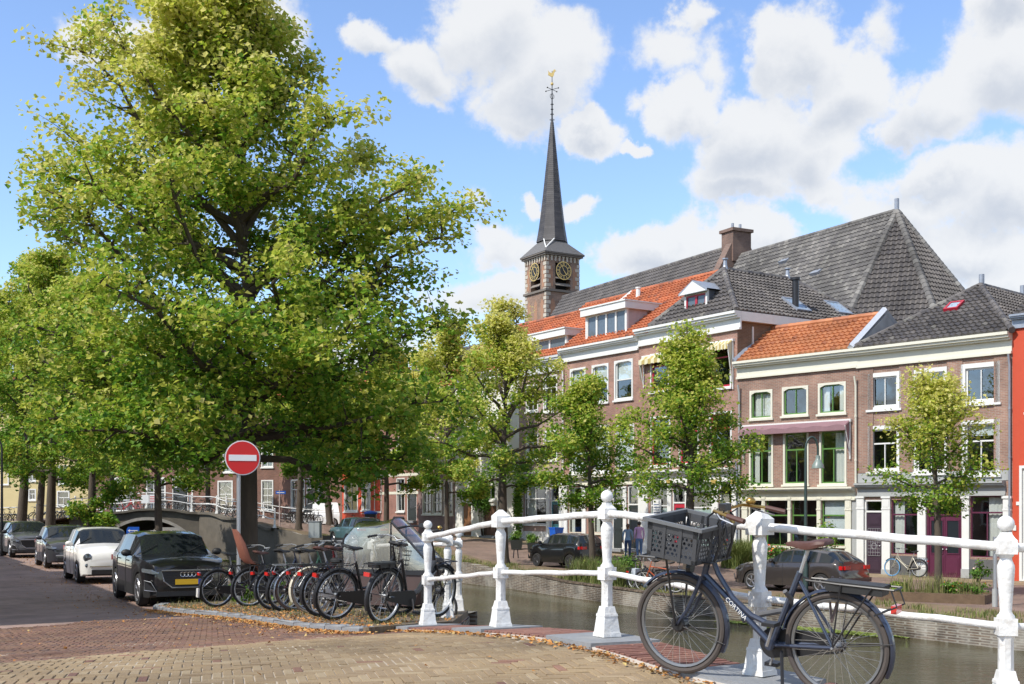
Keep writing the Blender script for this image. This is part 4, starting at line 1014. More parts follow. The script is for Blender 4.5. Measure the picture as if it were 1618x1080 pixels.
# dormer with red window and little pediment
def dormer(h,x0,x1,y0,y1,depth,fc,cc,cols,gable=False,setb=.25,sidem=None,top=.3,rows=(),curtain=None):
    u0,u1=h.u(x0),h.u(x1); z1=h.uz((x0+x1)/2,y0)[1]; z0=h.uz((x0+x1)/2,y1)[1]
    k=1+setb/h.PL[1]; m=MB(); m.box(u0,u0+.12,setb,setb+.12,z0,z1,0); m.box(u1-.12,u1,setb,setb+.12,z0,z1,0)
    m.box(u0+.12,u1-.12,setb,setb+.12,z1-.14,z1,0); m.box(u0+.12,u1-.12,setb,setb+.12,z0,z0+.1,0)
    dr=m.build('dormer',cc,h.root)
    # cheeks
    c=MB(); 
    for u in (u0+.01,u1-.01): c.add([(u,setb+.12,z0-.1),(u,setb+depth,z1-.05),(u,setb+.12,z1)],[(0,1,2)])
    c.build('dormer_cheek',sidem or LEAD,dr)
    rm=MB(); ov=.2
    if gable:
        uc=(u0+u1)/2; zt=z1+(u1-u0)*.30
        rm.add([(u0-.2,setb-.2,z1+.02),(uc,setb-.2,zt+.05),(u1+.2,setb-.2,z1+.02),(u0-.2,setb+depth,z1+.02),(uc,setb+depth,zt+.05),(u1+.2,setb+depth,z1+.02),(u0-.2,setb-.2,z1-.1),(u1+.2,setb-.2,z1-.1)],[(0,1,4,3),(1,2,5,4),(0,2,1),(6,7,2,0)])
    else:
        rm.box(u0-ov,u1+ov,setb-.28,setb+depth,z1-.0,z1+.07); rm.box(u0-ov*.8,u1+ov*.8,setb-.22,setb+depth*.9,z1-top,z1-.002)
    rm.build('dormer_roof',cc if not gable else LEAD,dr)
    if gable: MB().add([(u0-.15,setb-.215,z1-.08),(u1+.15,setb-.215,z1-.08),((u0+u1)/2,setb-.215,zt)],[(0,1,2)]).build('pediment',cc,dr)
    wu=u0+.12; ww=(u1-u0-.24); fm=MB(); n=cols; zz0,zz1=z0+.1,z1-.14-(0 if gable else top*.6); y=setb+.05
    inm=MB()
    for k in range(n):
        a=wu+ww*k/n; b=wu+ww*(k+1)/n; t=.07
        for q in ((a,a+t,zz0,zz1),(b-t,b,zz0,zz1),(a+t,b-t,zz0,zz0+t),(a+t,b-t,zz1-t,zz1)): fm.box(q[0],q[1],y-.02,y+.05,q[2],q[3])
        inm.add([(a+t,y+.02,zz0+t),(b-t,y+.02,zz0+t),(b-t,y+.02,zz1-t),(a+t,y+.02,zz1-t)],[(0,1,2,3)])
    fm.build('window_frame',fc,dr); inm.build('pane',mat('blue_grey_glass',(.10,.13,.16),.06,var=.2),dr)  # opaque blue-grey panes
dormer(Cc,1070,1106,459,497,2.6,REDP,FRAMEW,2,gable=True,setb=.45,sidem=mat('dark_slate_cheek',(.09,.10,.12),.6))
# ---- D: narrow house, orange roof and wide dormer
Dd=House('brick_house','reddish brick house with pale blinds, old orange roof and a wide white dormer',C[4],C[3],.55,EYE+8.45,11,BRICK_RD)
for (x0,x1,y0,y1) in ((901,926,581,641),(935.5,962,575,636),(971,1000.5,568,631)): Dd.win(x0,x1,y0,y1,cas=.10,rows=(.52,),cols=(1,1),curtain='blindtop',blindf=.55,arch=True)
for (x0,x1,y0,y1) in ((901,926,676,748),(938,964,672,746),(973,1002.5,670,745)): Dd.win(x0,x1,y0,y1,cas=.10,rows=(.66,),cols=(1,1),curtain='blindtop',blindf=.08)
for x0,x1 in ((890.5,897.5),(921,927),(961,967),(986,991),(1010,1015.5)): Dd.pil(x0,x1,768,868,FRAMEW,base=FRAMEW)
Dd.win(898,920.5,769,842,cas=.02,rows=(.64,),cols=(1,1),curtain='both',cc=CREAM,fc=CREAM)
Dd.win(937,960.5,769,842,cas=.02,rows=(.64,),cols=(1,1),curtain='both',cc=CREAM,fc=CREAM)
Dd.door(967.5,985.5,769,866,DARKP,transom=.27,label='dark painted front door'); Dd.door(992,1009.5,767,866,DARKP,transom=.3,glassy=True,label='dark glazed side door')
zc=Dd.uz(950,751)[1]; Dd.cornice(zc,.5,.3,CREAM,'shop_cornice',0,Dd.w); Dd.cornice(Dd.eave+.1,.70,.40,FRAMEW,'eaves_cornice')
Dd.pipe(891.5,Dd.eave-.9,m_=FRAMEW); Dd.wall(base=(.5,FRAMEW))
w=Dd.w; e0=Dd.eave+.11; zr=EYE+12.1-Dd.z0
tiles(Dd.root,[(0.1,-.2,e0),(w+1.0,-.2,e0),(w+1.3,4.8,zr),(0.1,4.8,zr)],TILE_RD,.25,.33)
tiles(Dd.root,[(w,10,e0),(0,10,e0),(0,4.8,zr),(w,4.8,zr)],TILE_RD,.25,.33); ridge(Dd.root,(0,4.8,zr+.05),(w+1.2,4.8,zr+.05),TILE_RD,.13)
dormer(Dd,919,984,482,538,3.4,FRAMEW,FRAMEW,4,setb=.25,sidem=mat('pinkish_lead_cheek',(.42,.36,.35),.7,var=.15),top=.36)
MB().lathe([(.14,0),(.12,.5),(.16,.55),(.16,.62)],8,(1.5,4.0,zr-.6)).build('roof_vent',FRAMEW,Dd.root)
# ---- E: grey plastered house
Ee=House('plastered_house','narrow grey brick house with white sash windows and a teal door, beside the climbing plant',C[5],C[4],.92,EYE+8.2,10,mat('grey_wash_brick',(.34,.24,.21),.9,var=.15,scale=3),group=None)
for (x0,x1,y0,y1) in ((831.5,851,607,650),(859,881,593,650)): Ee.win(x0,x1,y0,y1,cas=.09,rows=(.7,),cols=(1,2))
for (x0,x1,y0,y1) in ((831.5,851,684,727),(859,881,680,727)): Ee.win(x0,x1,y0,y1,cas=.09,rows=(.7,),cols=(1,2))
Ee.pil(821.5,827,763,850,FRAMEW,base=FRAMEW); Ee.pil(864.5,869,763,850,FRAMEW,base=FRAMEW); Ee.pil(885,889.5,763,850,FRAMEW,base=FRAMEW)
Ee.win(828,864,764,828,cas=.02,rows=(.64,),cols=(2,2),curtain='left'); Ee.door(869.5,884.5,765,852,TEALP,transom=.3,glassy=True,label='teal front door')
zc=Ee.uz(855,745)[1]; Ee.cornice(zc,.6,.35,GREYP,'shop_cornice'); Ee.cornice(Ee.eave+.1,.85,.35,mat('pale_grey_paint',(.55,.56,.57),.5),'eaves_cornice'); Ee.wall(base=(.5,FRAMEW))
w=Ee.w; e0=Ee.eave+.11; zr=EYE+12.0-Ee.z0
tiles(Ee.root,[(-.1,-.2,e0),(w-.1,-.2,e0),(w-.1,4.8,zr),(-.1,4.8,zr)],TILE_RD,.25,.33); tiles(Ee.root,[(w,10,e0),(0,10,e0),(0,4.8,zr),(w,4.8,zr)],TILE_RD,.25,.33); ridge(Ee.root,(0,4.8,zr+.05),(w,4.8,zr+.05),TILE_RD,.13)
MB().tube([(w,-.3,e0+.08),(w,4.8,zr+.15)],[.14,.14],4).build('verge_board',FRAMEW,Ee.root)
dormer(Ee,834,888,524,571,2.8,FRAMEW,FRAMEW,2,setb=.3,top=.35)
# ---- F: white house with garage door
Ff=House('white_house','white plastered house with a brown wooden door behind the tall shrub',C[6],C[5],1.0,EYE+8.0,10,WHITER)
Ff.door(730.5,745,793,846,BROWNW,transom=0,label='brown wooden front door'); Ff.win(765,784,764,790,cas=.08,rows=(),cols=(2,)); Ff.door(763,785,797,846,mat('dark_brown_wood',(.12,.06,.035),.6,var=.2),transom=0,leaves=2,label='dark brown garage door')
for (x0,x1,y0,y1) in ((736,758,716,742),(790,808,718,742),(736,756,660,690),(790,808,655,690),(764,780,690,716)): Ff.win(x0,x1,y0,y1,cas=.07,rows=(.6,),cols=(1,2))
Ff.cornice(Ff.eave+.1,.5,.3,FRAMEW,'eaves_cornice'); Ff.wall()
w=Ff.w; e0=Ff.eave+.1; zr=EYE+11.6-Ff.z0
tiles(Ff.root,[(-.1,-.2,e0),(w-.1,-.2,e0),(w-.1,4.6,zr),(-.1,4.6,zr)],TILE_RD,.26,.34); tiles(Ff.root,[(w,10,e0),(0,10,e0),(0,4.6,zr),(w,4.6,zr)],TILE_RD,.26,.34); ridge(Ff.root,(0,4.6,zr+.05),(w,4.6,zr+.05),TILE_RD,.13)
# ---- G, H, I, J
def simplehouse(name,label,PL,PR,zb,eave,wm,wins,roofm=TILE_DK,depth=10,rise=3.4,cc=None,band=None,doors=()):
    h=House(name,label,PL,PR,zb,eave,depth,wm)
    for q in wins: h.win(*q[:4],cas=q[4] if len(q)>4 else .09,rows=q[5] if len(q)>5 else (.6,),cols=q[6] if len(q)>6 else (1,2),cc=cc,star=(len(q)>7 and q[7]=='star'),arch=(len(q)>7 and q[7]=='arch'),curtain=(q[8] if len(q)>8 else None))
    for q in doors: h.door(*q[:4],q[4],transom=.28,glassy=True)
    h.cornice(h.eave+.1,.6,.35,cc or FRAMEW,'eaves_cornice'); h.wall()
    if band:
        for z in band: h.box('stone_band',CREAM,0,h.w,-.02,-.003,z,z+.18) 
    w=h.w; e0=h.eave+.1; zr=e0+rise
    tiles(h.root,[(-.1,-.2,e0),(w+.1,-.2,e0),(w+.1,depth/2,zr),(-.1,depth/2,zr)],roofm,.3,.38); tiles(h.root,[(w,depth,e0),(0,depth,e0),(0,depth/2,zr),(w,depth/2,zr)],roofm,.3,.38)
    return h
simplehouse('brick_house','brown brick house with three tall narrow grey framed windows close together',C[7],C[6],1.05,EYE+7.5,brickmat('mauve_brick',(.26,.15,.13),(.21,.12,.105),(.25,.22,.2)),[(668,682,758,812,.07,(.66,.33),(2,2,2)),(684,699,758,812,.07,(.66,.33),(2,2,2)),(702,716,758,813,.07,(.66,.33),(2,2,2)),(669,682,690,728),(685,699,690,728),(702,716,690,728)],cc=CREAM,roofm=TILE_RD)
H_=simplehouse('brick_house','red brick house with cream stone bands and a white framed door',C[8],C[7],1.1,EYE+7.6,brickmat('pink_red_brick',(.36,.15,.11),(.30,.12,.09),(.3,.25,.22)),[(592,603,756,808,.06,(.66,),(1,1)),(627,640,755,808,.06,(.66,),(1,2)),(592,603,690,725),(627,640,690,725),(645,656,690,725)],doors=[(643,658,754,822,DARKP)],roofm=TILE_DK,band=[2.55,3.75,5.4])
simplehouse('brick_house','plain house with an orange red painted ground floor and one tall dark window',C[9],C[8],1.15,EYE+6.6,REDWALL,[(544,566,756,808,.12,(),(2,)),(572,586,756,806,.08),(545,560,700,730),(572,586,700,730)],roofm=TILE_DK)
simplehouse('brick_house','brown brick house with large white framed shop windows beyond the white van',C[10],C[9],1.5,EYE+7.4,BRICK_FAR,[(501,520,755,806,.1,(.7,),(2,3)),(460,482,757,806,.1,(.7,),(2,3)),(500,514,690,726),(464,478,690,726),(524,536,690,726)],doors=[(484,496,755,812,DARKP)],roofm=TILE_RD)
bk=[(-18.9,97.6),(-27,101),(-36.2,104),(-47,106),(-62,109)]
simplehouse('brick_house','dark red brick house with a star patterned fanlight beyond the arched bridge',bk[1],bk[0],1.6,EYE+8.5,BRICK_FAR,[(344,368,759,808,.12,(.58,),(1,2),'star'),(309,329,700,738,.1),(352,374,690,746,.1,(.66,.33),(2,2)),(413,432,758,806,.1,(.75,.5,.25),(2,2)),(385,400,758,806,.1),(385,400,690,740,.1),(413,432,690,738,.1)],roofm=TILE_RD)
simplehouse('brick_house','long dark red brick house with arched white sash windows beyond the arched bridge',bk[2],bk[1],1.6,EYE+8.2,BRICK_FAR,[(179,212,754,808,.13,(.66,.33),(3,3,3),'arch'),(231,262,754,808,.13,(.66,.33),(3,3,3),'arch'),(303,331,752,808,.13,(.5,),(2,2)),(180,210,690,730,.12,(.5,),(3,3)),(232,260,690,730,.12,(.5,),(3,3)),(280,300,690,730,.1)],doors=[(272,297,752,814,DARKP)],roofm=TILE_DK)
simplehouse('yellow_house','yellow plastered house with white windows seen between tree trunks at the far left',bk[3],bk[2],1.4,EYE+9,YELLOWR,[(45,57,738,760,.1,(.5,),(2,2)),(92,108,735,765,.1,(.5,),(2,2)),(45,57,772,790,.1),(130,146,735,765,.1,(.5,),(2,2)),(90,110,775,800,.1),(45,57,680,712),(92,108,680,712)],roofm=TILE_RD)
simplehouse('pale_house','pale grey plastered house at the left end of the far street',bk[4],bk[3],1.3,EYE+8,mat('pale_render',(.45,.46,.47),.9,var=.05),[(2,14,735,765,.1),(-40,-25,735,765,.1)],roofm=TILE_DK)
# ---- red house at the right edge
dR=(.669,-.743); RR=(C[0][0]+dR[0]*6,C[0][1]+dR[1]*6)
Hr=House('red_house','bright red painted house with a white door frame at the right edge',C[0],RR,-.03,EYE+6.9,8,REDWALL)
Hr.win(1611,1640,735,918,cas=.1,rows=(.7,),cols=(1,1),sill=False); Hr.win(1622,1655,590,650,cas=.12); Hr.cornice(Hr.eave+.25,.5,.3,LEAD,'eaves_cornice'); Hr.wall()
tiles(Hr.root,[(0,0,Hr.eave+.2),(Hr.w,0,Hr.eave+.2),(Hr.w,4,Hr.eave+2.6),(0,4,Hr.eave+2.6)],TILE_DK)
MB().box(.15,.32,-.03,-.003,2.85,2.98).build('number_plate',FRAMEW,Hr.root)
# chimney pipe between B and C
ch=MB(); ch.tube([(0,0,0),(0,0,2.3)],.16,12); ch.tube([(0,0,2.3),(0,0,2.42)],.22,12); 
pz=57.0; cp=thing('chimney_pipe','black metal flue pipe on a small brick stack between the orange and the dark roofs','chimney',(px2X(1257,pz),pz,EYE+(HY-519)*pz/F-.0))
ch.build('flue',BLACKM,cp,smooth=True); MB().box(-.3,.3,-.3,.3,-3.0,.05).build('brick_base',BRICK_FAR,cp)

# ------------------------------------------------------------ church
ax=Vector((.477,-.879,0)); sx=Vector((-.879,-.477,0))
ch=thing('church','large church roof of weathered grey tiles with a many sided end, behind the canal houses','church',(0,0,0))
Aa=Vector((27.2,85,EYE+21)); hw=9.2; ze=EYE+7.5
Lp=Aa-ax*17.3                                   # west end of the choir ridge
def cor(deg,r=hw): a=R(deg); p=Vector((Aa.x,Aa.y,0))+(sx*math.cos(a)+ax*math.sin(a))*r; return Vector((p.x,p.y,ze))
c0,c1,c2,c3=cor(8),cor(68,9.8),cor(125,9.8),cor(178)
wl=Vector((Lp.x,Lp.y,0))+sx*hw; wl.z=ze; wr=Vector((Lp.x,Lp.y,0))-sx*hw; wr.z=ze
tiles(ch,[wl,c0,Aa,Lp],TILE_CH,.34,.42,.095); tiles(ch,[c0,c1,Aa],TILE_DK,.34,.42,.095,tlo=.1,thi=.75); tiles(ch,[c1,c2,Aa],TILE_DK,.34,.42,.095,tlo=.1,thi=.7); tiles(ch,[c2,c3,Aa],TILE_DK,.34,.42,.095)  # apse slopes get darker tile: their shade is put into the colour
MB().add([wr,c3,Aa,Lp],[(0,1,2,3)]).build('roof_back',TILE_CH,ch)
for q in (c0,c1,c2): ridge(ch,q,Aa,TILE_CH,.24)
ridge(ch,Lp+Vector((0,0,.05)),Aa+Vector((0,0,.05)),TILE_CH,.18)
MB().tube([Aa,Aa+Vector((0,0,.9))],.16,10).build('roof_vent',LEAD,ch)
cw=MB(); base=[wl,c0,c1,c2,c3,wr]
for i in range(len(base)):
    a=base[i];b=base[(i+1)%len(base)]; a2=Vector((Aa.x,Aa.y,0)).lerp(a,.96);b2=Vector((Aa.x,Aa.y,0)).lerp(b,.96)
    cw.add([(a2.x,a2.y,0),(b2.x,b2.y,0),(b2.x,b2.y,ze+.2),(a2.x,a2.y,ze+.2)],[(0,1,2,3)])
cw.build('wall',BRICK_TW,ch)
for (t,k) in ((.55,.72),(.30,.86)):       # small hatches in the big slope
    p=wl.lerp(c0,.0); e=(c0-wl).normalized(); up=((Lp-wl)-e*(Lp-wl).dot(e)).normalized(); n=e.cross(up); n=n if n.z>0 else -n
    o=wl+e*((c0-wl).length*(.62 if t>.5 else .36))+up*((Lp-wl).length*k*.98)
    MB().add([o,o+e*.9,o+e*.9+up*.9,o+up*.9,o+n*.35+up*.1,o+e*.9+n*.35+up*.1],[(0,1,5,4),(4,5,2,3),(0,4,3),(1,2,5)]).build('roof_hatch',LEAD,ch)
# nave: narrower, reaching the tower
nv=thing('church_nave','long narrow church nave roof of dark tiles running from the chimney gable to the tower','church',(0,0,0))
N0=Lp-ax*1.5; N0.z=EYE+22; N1=N0-ax*27; hn=7.5
a=Vector((N0.x,N0.y,0))+sx*hn; b=Vector((N1.x,N1.y,0))+sx*hn; a.z=b.z=EYE+11.5
tiles(nv,[b,a,N0,N1],TILE_DK,.36,.45,.095,tlo=.0,thi=.6); a2=Vector((N0.x,N0.y,EYE+11.5))-sx*hn; b2=Vector((N1.x,N1.y,EYE+11.5))-sx*hn
MB().add([a2,b2,N1,N0],[(0,1,2,3)]).build('roof_back',TILE_DK,nv); ridge(nv,N1,N0,TILE_DK,.2)
nw=MB(); nw.add([(b.x,b.y,0),(a.x,a.y,0),a,b,N0,N1,(a2.x,a2.y,0),(b2.x,b2.y,0),a2,b2],[(0,1,2,3),(1,6,8,4,2),(0,3,5,9,7),(6,7,9,8)]); nw.build('wall',BRICK_TW,nv)
# gable with chimney stack between nave and choir
gb=thing('gable_chimney','brown brick chimney stack on the sloping gable between the two church roofs','chimney',(0,0,0))
g0=Lp+ax*.2; gm=MB(); th=ax*.8
q=[Vector((g0.x,g0.y,ze))+sx*9.4,Vector((g0.x,g0.y,EYE+22.1))+sx*.9,Vector((g0.x,g0.y,EYE+22.1))-sx*.9,Vector((g0.x,g0.y,ze))-sx*9.4]
gm.add([p for p in q]+[p-th for p in q],[(0,1,2,3),(7,6,5,4),(0,4,5,1),(1,5,6,2),(2,6,7,3)])
gm.build('gable',brickmat('gable_brick',(.22,.13,.10),(.17,.10,.08),(.2,.17,.14)),gb)
Mx=Matrix.Translation(Vector((g0.x,g0.y,EYE+21.5))-ax*.6)@Matrix.Rotation(math.atan2(ax.y,ax.x),4,'Z')
sm=MB(); sm.box(-.75,.75,-.95,.95,-1,1.5,mtx=Mx); sm.box(-.9,.9,-1.1,1.1,1.5,1.75,mtx=Mx); sm.build('stack',MATS['gable_brick'],gb)
for dx in (-.4,.4): MB().tube([Mx@Vector((0,dx,1.75)),Mx@Vector((0,dx,2.3))],.12,8).build('chimney_pot',LEAD,gb)
# tower
TZ=128.0; tx=px2X(863,TZ); tw=4.25
rd=Vector((.857,.515,0)); ld=Vector((-.515,.857,0)); base=Vector((tx,TZ,0)); ctr=base+rd*tw/2+ld*tw/2
tz=lambda py: EYE+(HY-py)*TZ/F
T=thing('church_tower','slender brick church tower with gilded clock faces, tall slate spire and golden weathercock','tower',(ctr.x,ctr.y,0),math.atan2(rd.y,rd.x))
h=tw/2; zc=tz(399); zb=tz(457)
LIMEST=mat('tower_limestone',(.46,.42,.35),.85,var=.25,scale=3)
DKOPEN=mat('belfry_painted_shade',(.03,.027,.025),.9)  # near-black core colour paints the shade behind the belfry openings
tm=MB(); tm.box(-h,h,-h,h,0,zb); tm.build('lower_shaft',BRICK_TW,T)
tm=MB()
# belfry: corner piers, arch heads; openings hollow
for sx_,sy_ in ((-1,-1),(1,-1),(1,1),(-1,1)):
    tm.box(min(sx_*h,sx_*(h-1.15)),max(sx_*h,sx_*(h-1.15)),min(sy_*h,sy_*(h-1.15)),max(sy_*h,sy_*(h-1.15)),zb,zc-.9)
tm.box(-h,h,-h,h,zc-.9,zc); tm.build('belfry',BRICK_TW,T)
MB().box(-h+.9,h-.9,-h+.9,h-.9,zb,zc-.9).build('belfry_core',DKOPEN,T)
for (ya,nm) in ((-1,'front'),(1,'back')):
    pass
qm=MB(); 
z=2.0; k=0
while z<zc-1.0:
    for sx_,sy_ in ((-1,-1),(1,-1),(-1,1)):
        wdt=.55 if (k%2) else .32; d2=.32 if (k%2) else .55
        x0=sx_*h; y0=sy_*h
        qm.box(min(x0+.03*sx_,x0-sx_*wdt),max(x0+.03*sx_,x0-sx_*wdt),min(y0+.03*sy_,y0-sy_*d2),max(y0+.03*sy_,y0-sy_*d2),z,z+.36)
    z+=.46; k+=1
tag(qm.build('quoin_stones',LIMEST,T),kind='stuff')
# arcaded frieze, string courses
fz=MB()
for i in range(9):
    x=lerp(-h+.15,h-.15,i/8)
    for s_ in (0,1):
        if s_==0: fz.box(x-.09,x+.09,-h-.12,-h-.003,zc-.75,zc-.2); fz.box(x-.16,x+.16,-h-.14,-h-.003,zc-.35,zc-.2)
        else: fz.box(-h-.12,-h-.003,x-.09,x+.09,zc-.75,zc-.2); fz.box(-h-.14,-h-.003,x-.16,x+.16,zc-.35,zc-.2)
fz.build('arcade_frieze',LIMEST,T)
MB().box(-h-.18,h+.18,-h-.18,h+.18,zb-.12,zb+.12).build('string_course',mat('dark_stone',(.16,.14,.12),.8),T)
st=MB(); st.box(-h-.3,h+.3,-h-.3,h+.3,zc-.18,zc-.002); st.box(-h-.42,h+.42,-h-.42,h+.42,zc,zc+.14); st.build('eaves_moulding',mat('dark_stone',(.16,.14,.12),.8),T)
# belfry opening: pointed arch recess in brick beside the clocks, sloping sound boards
for s_ in (0,1):
    lv=MB()
    for zz in (zb+1.35,zb+.62): 
        q=[(-.95,-h+.2,zz+.28),(.95,-h+.2,zz+.28),(.95,-h-.12,zz),(-.95,-h-.12,zz)]
        q=q+[(a,b,c-.07) for a,b,c in q]
        if s_: q=[(b,a,c) for a,b,c in q]
        lv=MB(); lv.add(q,[(0,1,2,3),(7,6,5,4),(3,2,6,7),(0,3,7,4),(1,5,6,2)])
        lv.build('sound_board',mat('grey_timber',(.22,.19,.16),.8),T)
    bl=MB()
    for u in (-1.55,1.55):
        for q in range(1):
            pr=[(u-.28,zb+.4),(u+.28,zb+.4),(u+.28,zc-1.6),(u,zc-1.15),(u-.28,zc-1.6)]
            f0=(lambda a,b:(a,-h-.012,b)) if s_==0 else (lambda a,b:(-h-.012,a,b)); f1=(lambda a,b:(a,-h+.05,b)) if s_==0 else (lambda a,b:(-h+.05,a,b))
            bl=MB(); bl.prism(pr,f0,f1); bl.build('blind_arch',mat('orange_brick_panel',(.34,.19,.12),.9,var=.15),T)
    # lower lancets
    ll=MB()
    for u in (-1.3,0,1.3) if s_ else (-1.3,):
        pr=[(u-.3,zb-6),(u+.3,zb-6),(u+.3,zb-1.3),(u,zb-.8),(u-.3,zb-1.3)]
        f0=(lambda a,b:(a,-h-.012,b)) if s_==0 else (lambda a,b:(-h-.012,a,b)); f1=(lambda a,b:(a,-h+.05,b)) if s_==0 else (lambda a,b:(-h+.05,a,b))
        ll=MB(); ll.prism(pr,f0,f1); ll.build('lancet_recess',MATS['orange_brick_panel'],T)
# clocks
GOLD=mat('gilding',(.75,.55,.20),.35,metal=.4,var=.08); CLK=mat('clock_black',(.02,.02,.02),.5)
zk=tz(424.5)
for s_ in (0,1):
    n=-h-.16
    def P(a,b,d=0): return (a,n-d,b) if s_==0 else (n-d,-a,b)
    face=MB(); N_=36; r=.98
    face.add([P(r*math.cos(2*math.pi*i/N_),zk+r*math.sin(2*math.pi*i/N_)) for i in range(N_)]+[P(r*math.cos(2*math.pi*i/N_),zk+r*math.sin(2*math.pi*i/N_),-.15) for i in range(N_)],[tuple(range(N_)),tuple(reversed(range(N_,2*N_)))]+[(i,(i+1)%N_,N_+(i+1)%N_,N_+i) for i in range(N_)])
    f=face.build('clock_face',CLK,T)
    def ringp(r0,r1,d,m_,nm):
        g=MB(); vs=[]
        for i in range(N_): a=2*math.pi*i/N_; vs+=[P(r0*math.cos(a),zk+r0*math.sin(a),d),P(r1*math.cos(a),zk+r1*math.sin(a),d)]
        g.add(vs,[(2*i,2*i+1,(2*((i+1)%N_))+1,2*((i+1)%N_)) for i in range(N_)]); return g
    g=ringp(.90,.98,.02,GOLD,'r'); g2=ringp(.50,.56,.02,GOLD,'r'); g.v+=[];
    b0=len(g.v); g.v+=g2.v; g.f+=[tuple(b0+i for i in f_) for f_ in g2.f]; g.m+=g2.m; g.t+=g2.t
    NUM=['XII','I','II','III','IIII','V','VI','VII','VIII','IX','X','XI']
    for i in range(12):
        a=math.pi/2-2*math.pi*i/12; rad=Vector((math.cos(a),math.sin(a))); tan=Vector((math.sin(a),-math.cos(a)))
        s=NUM[i]; wd=.085; tot=len(s)*wd
        def stroke(t0,r0_,t1,r1_,wdt=.028):
            p0=rad*r0_+tan*t0; p1=rad*r1_+tan*t1; d=(p1-p0).normalized(); q=Vector((-d.y,d.x))*wdt/2
            g.add([P(*(v_+Vector((0,zk))),.02) for v_ in (p0-q,p1-q,p1+q,p0+q)],[(0,1,2,3)])
        for j,chh in enumerate(s):
            t=-tot/2+wd*(j+.5)
            if chh=='I': stroke(t,.60,t,.86)
            elif chh=='V': stroke(t-.04,.86,t,.60); stroke(t+.04,.86,t,.60)
            else: stroke(t-.04,.86,t+.04,.60); stroke(t-.04,.60,t+.04,.86)
    for ang,ln,wd in ((118,.78,.06),(-52,.62,.09)):
        a=R(ang) if s_==0 else R(ang); d=Vector((math.cos(a),math.sin(a))); q=Vector((-d.y,d.x))*wd/2
        g.add([P(*(v_+Vector((0,zk))),.06) for v_ in (-q-d*.1,d*ln*.8-q,d*ln,d*ln*.8+q,q-d*.1)],[(0,1,2,3,4)])
    g.build('clock_dial',GOLD,f)
# spire
zs0=zc+.14; zs1=tz(374); ztip=tz(178)
def octring(r,z,off=22.5): return [(r*math.cos(R(off+45*i)),r*math.sin(R(off+45*i)),z) for i in range(8)]
sk=MB(); sq=[(-h-.45,-h-.45,zs0),(h+.45,-h-.45,zs0),(h+.45,h+.45,zs0),(-h-.45,h+.45,zs0)]
oc=octring(1.55,zs1)
# order: angle -135.. ; faces from square to octagon
ang=[math.atan2(p[1],p[0]) for p in oc]; idx=sorted(range(8),key=lambda i:ang[i]); oc=[oc[i] for i in idx]; sqs=sorted(sq,key=lambda p:math.atan2(p[1],p[0]))
# oc angles: -157,-112,-67,-22,22,67,112,157 ; sq: -135,-45,45,135
vs=sqs+oc; sk.add(vs,[(0,4,5),(0,1,6,5),(1,6,7),(1,2,8,7),(2,8,9),(2,3,10,9),(3,10,11),(3,0,4,11)])
sk.build('spire_skirt',mat('skirt_slate',(.13,.125,.12),.55,var=.2,scale=4),T)
NL=60; m=MB()
for l in range(NL):
    t0=l/NL;t1=(l+1)/NL
    def rr(t): return lerp(1.55,.16,t)*(1+.12*(1-t)**6)
    za=lerp(zs1,ztip,t0);zb_=lerp(zs1,ztip,t1); a=octring(rr(t0)+.015,za);b=octring(rr(t1),zb_+.01)
    for i in range(8): m.add([a[i],a[(i+1)%8],b[(i+1)%8],b[i]],[(0,1,2,3)],0,.15+rnd.random()*.5)
m.build('spire',SLATE,T)
fl=MB(); p1=oc[1];p0=oc[0]; 
tri=[Vector(oc[0])*1.005,Vector(oc[1])*1.005,Vector(sqs[0]).lerp((Vector(oc[0])+Vector(oc[1]))/2,.25)]
for i in range(3): 
    a,b=tri[i],tri[(i+1)%3]; fl.tube([a+Vector((-.03,-.03,.03)),b+Vector((-.03,-.03,.03))],.07,5)
fl.build('lead_flashing',mat('white_lead',(.75,.75,.72),.5),T)
fin=MB(); fin.tube([(0,0,ztip-.3),(0,0,tz(96))],[.09,.03],6); 
for z_,r_ in ((tz(175),.25),(tz(166),.18),(tz(158),.14),(tz(150),.16)): fin.torus((0,0,z_),r_,.03,10,4,'z')
for a in (0,90):
    d=Vector((math.cos(R(a+20)),math.sin(R(a+20)),0)); zz=tz(126); fin.tube([Vector((0,0,zz))-d*.85,Vector((0,0,zz))+d*.85],.03,5); 
    for s_ in (-1,1): fin.ball(tuple(Vector((0,0,zz))+d*.85*s_),.09,6)
    fin.torus((0,0,tz(137)),.28,.022,12,4,'y' if a else 'x')
fin.build('finial_cross',BLACKM,T)
MB().ball((0,0,tz(117)),.17,10).build('gilt_ball',GOLD,T)
rc=MB(); s=.05; out=[(-6,4),(-9,8),(-8,2),(-9,-2),(-5,-4),(-2,-6),(2,-6),(4,-2),(5,3),(7,6),(9,6.5),(7,8),(6,11),(4.5,8.5),(3,9),(1,4),(-2,2)]
zz=tz(101); rc.prism([(a*s,b*s) for a,b in out],lambda a,b:(a,-.05,zz+b),lambda a,b:(a,.05,zz+b)); o=rc.build('weathercock',GOLD,T); o.rotation_euler=(0,0,R(-30))
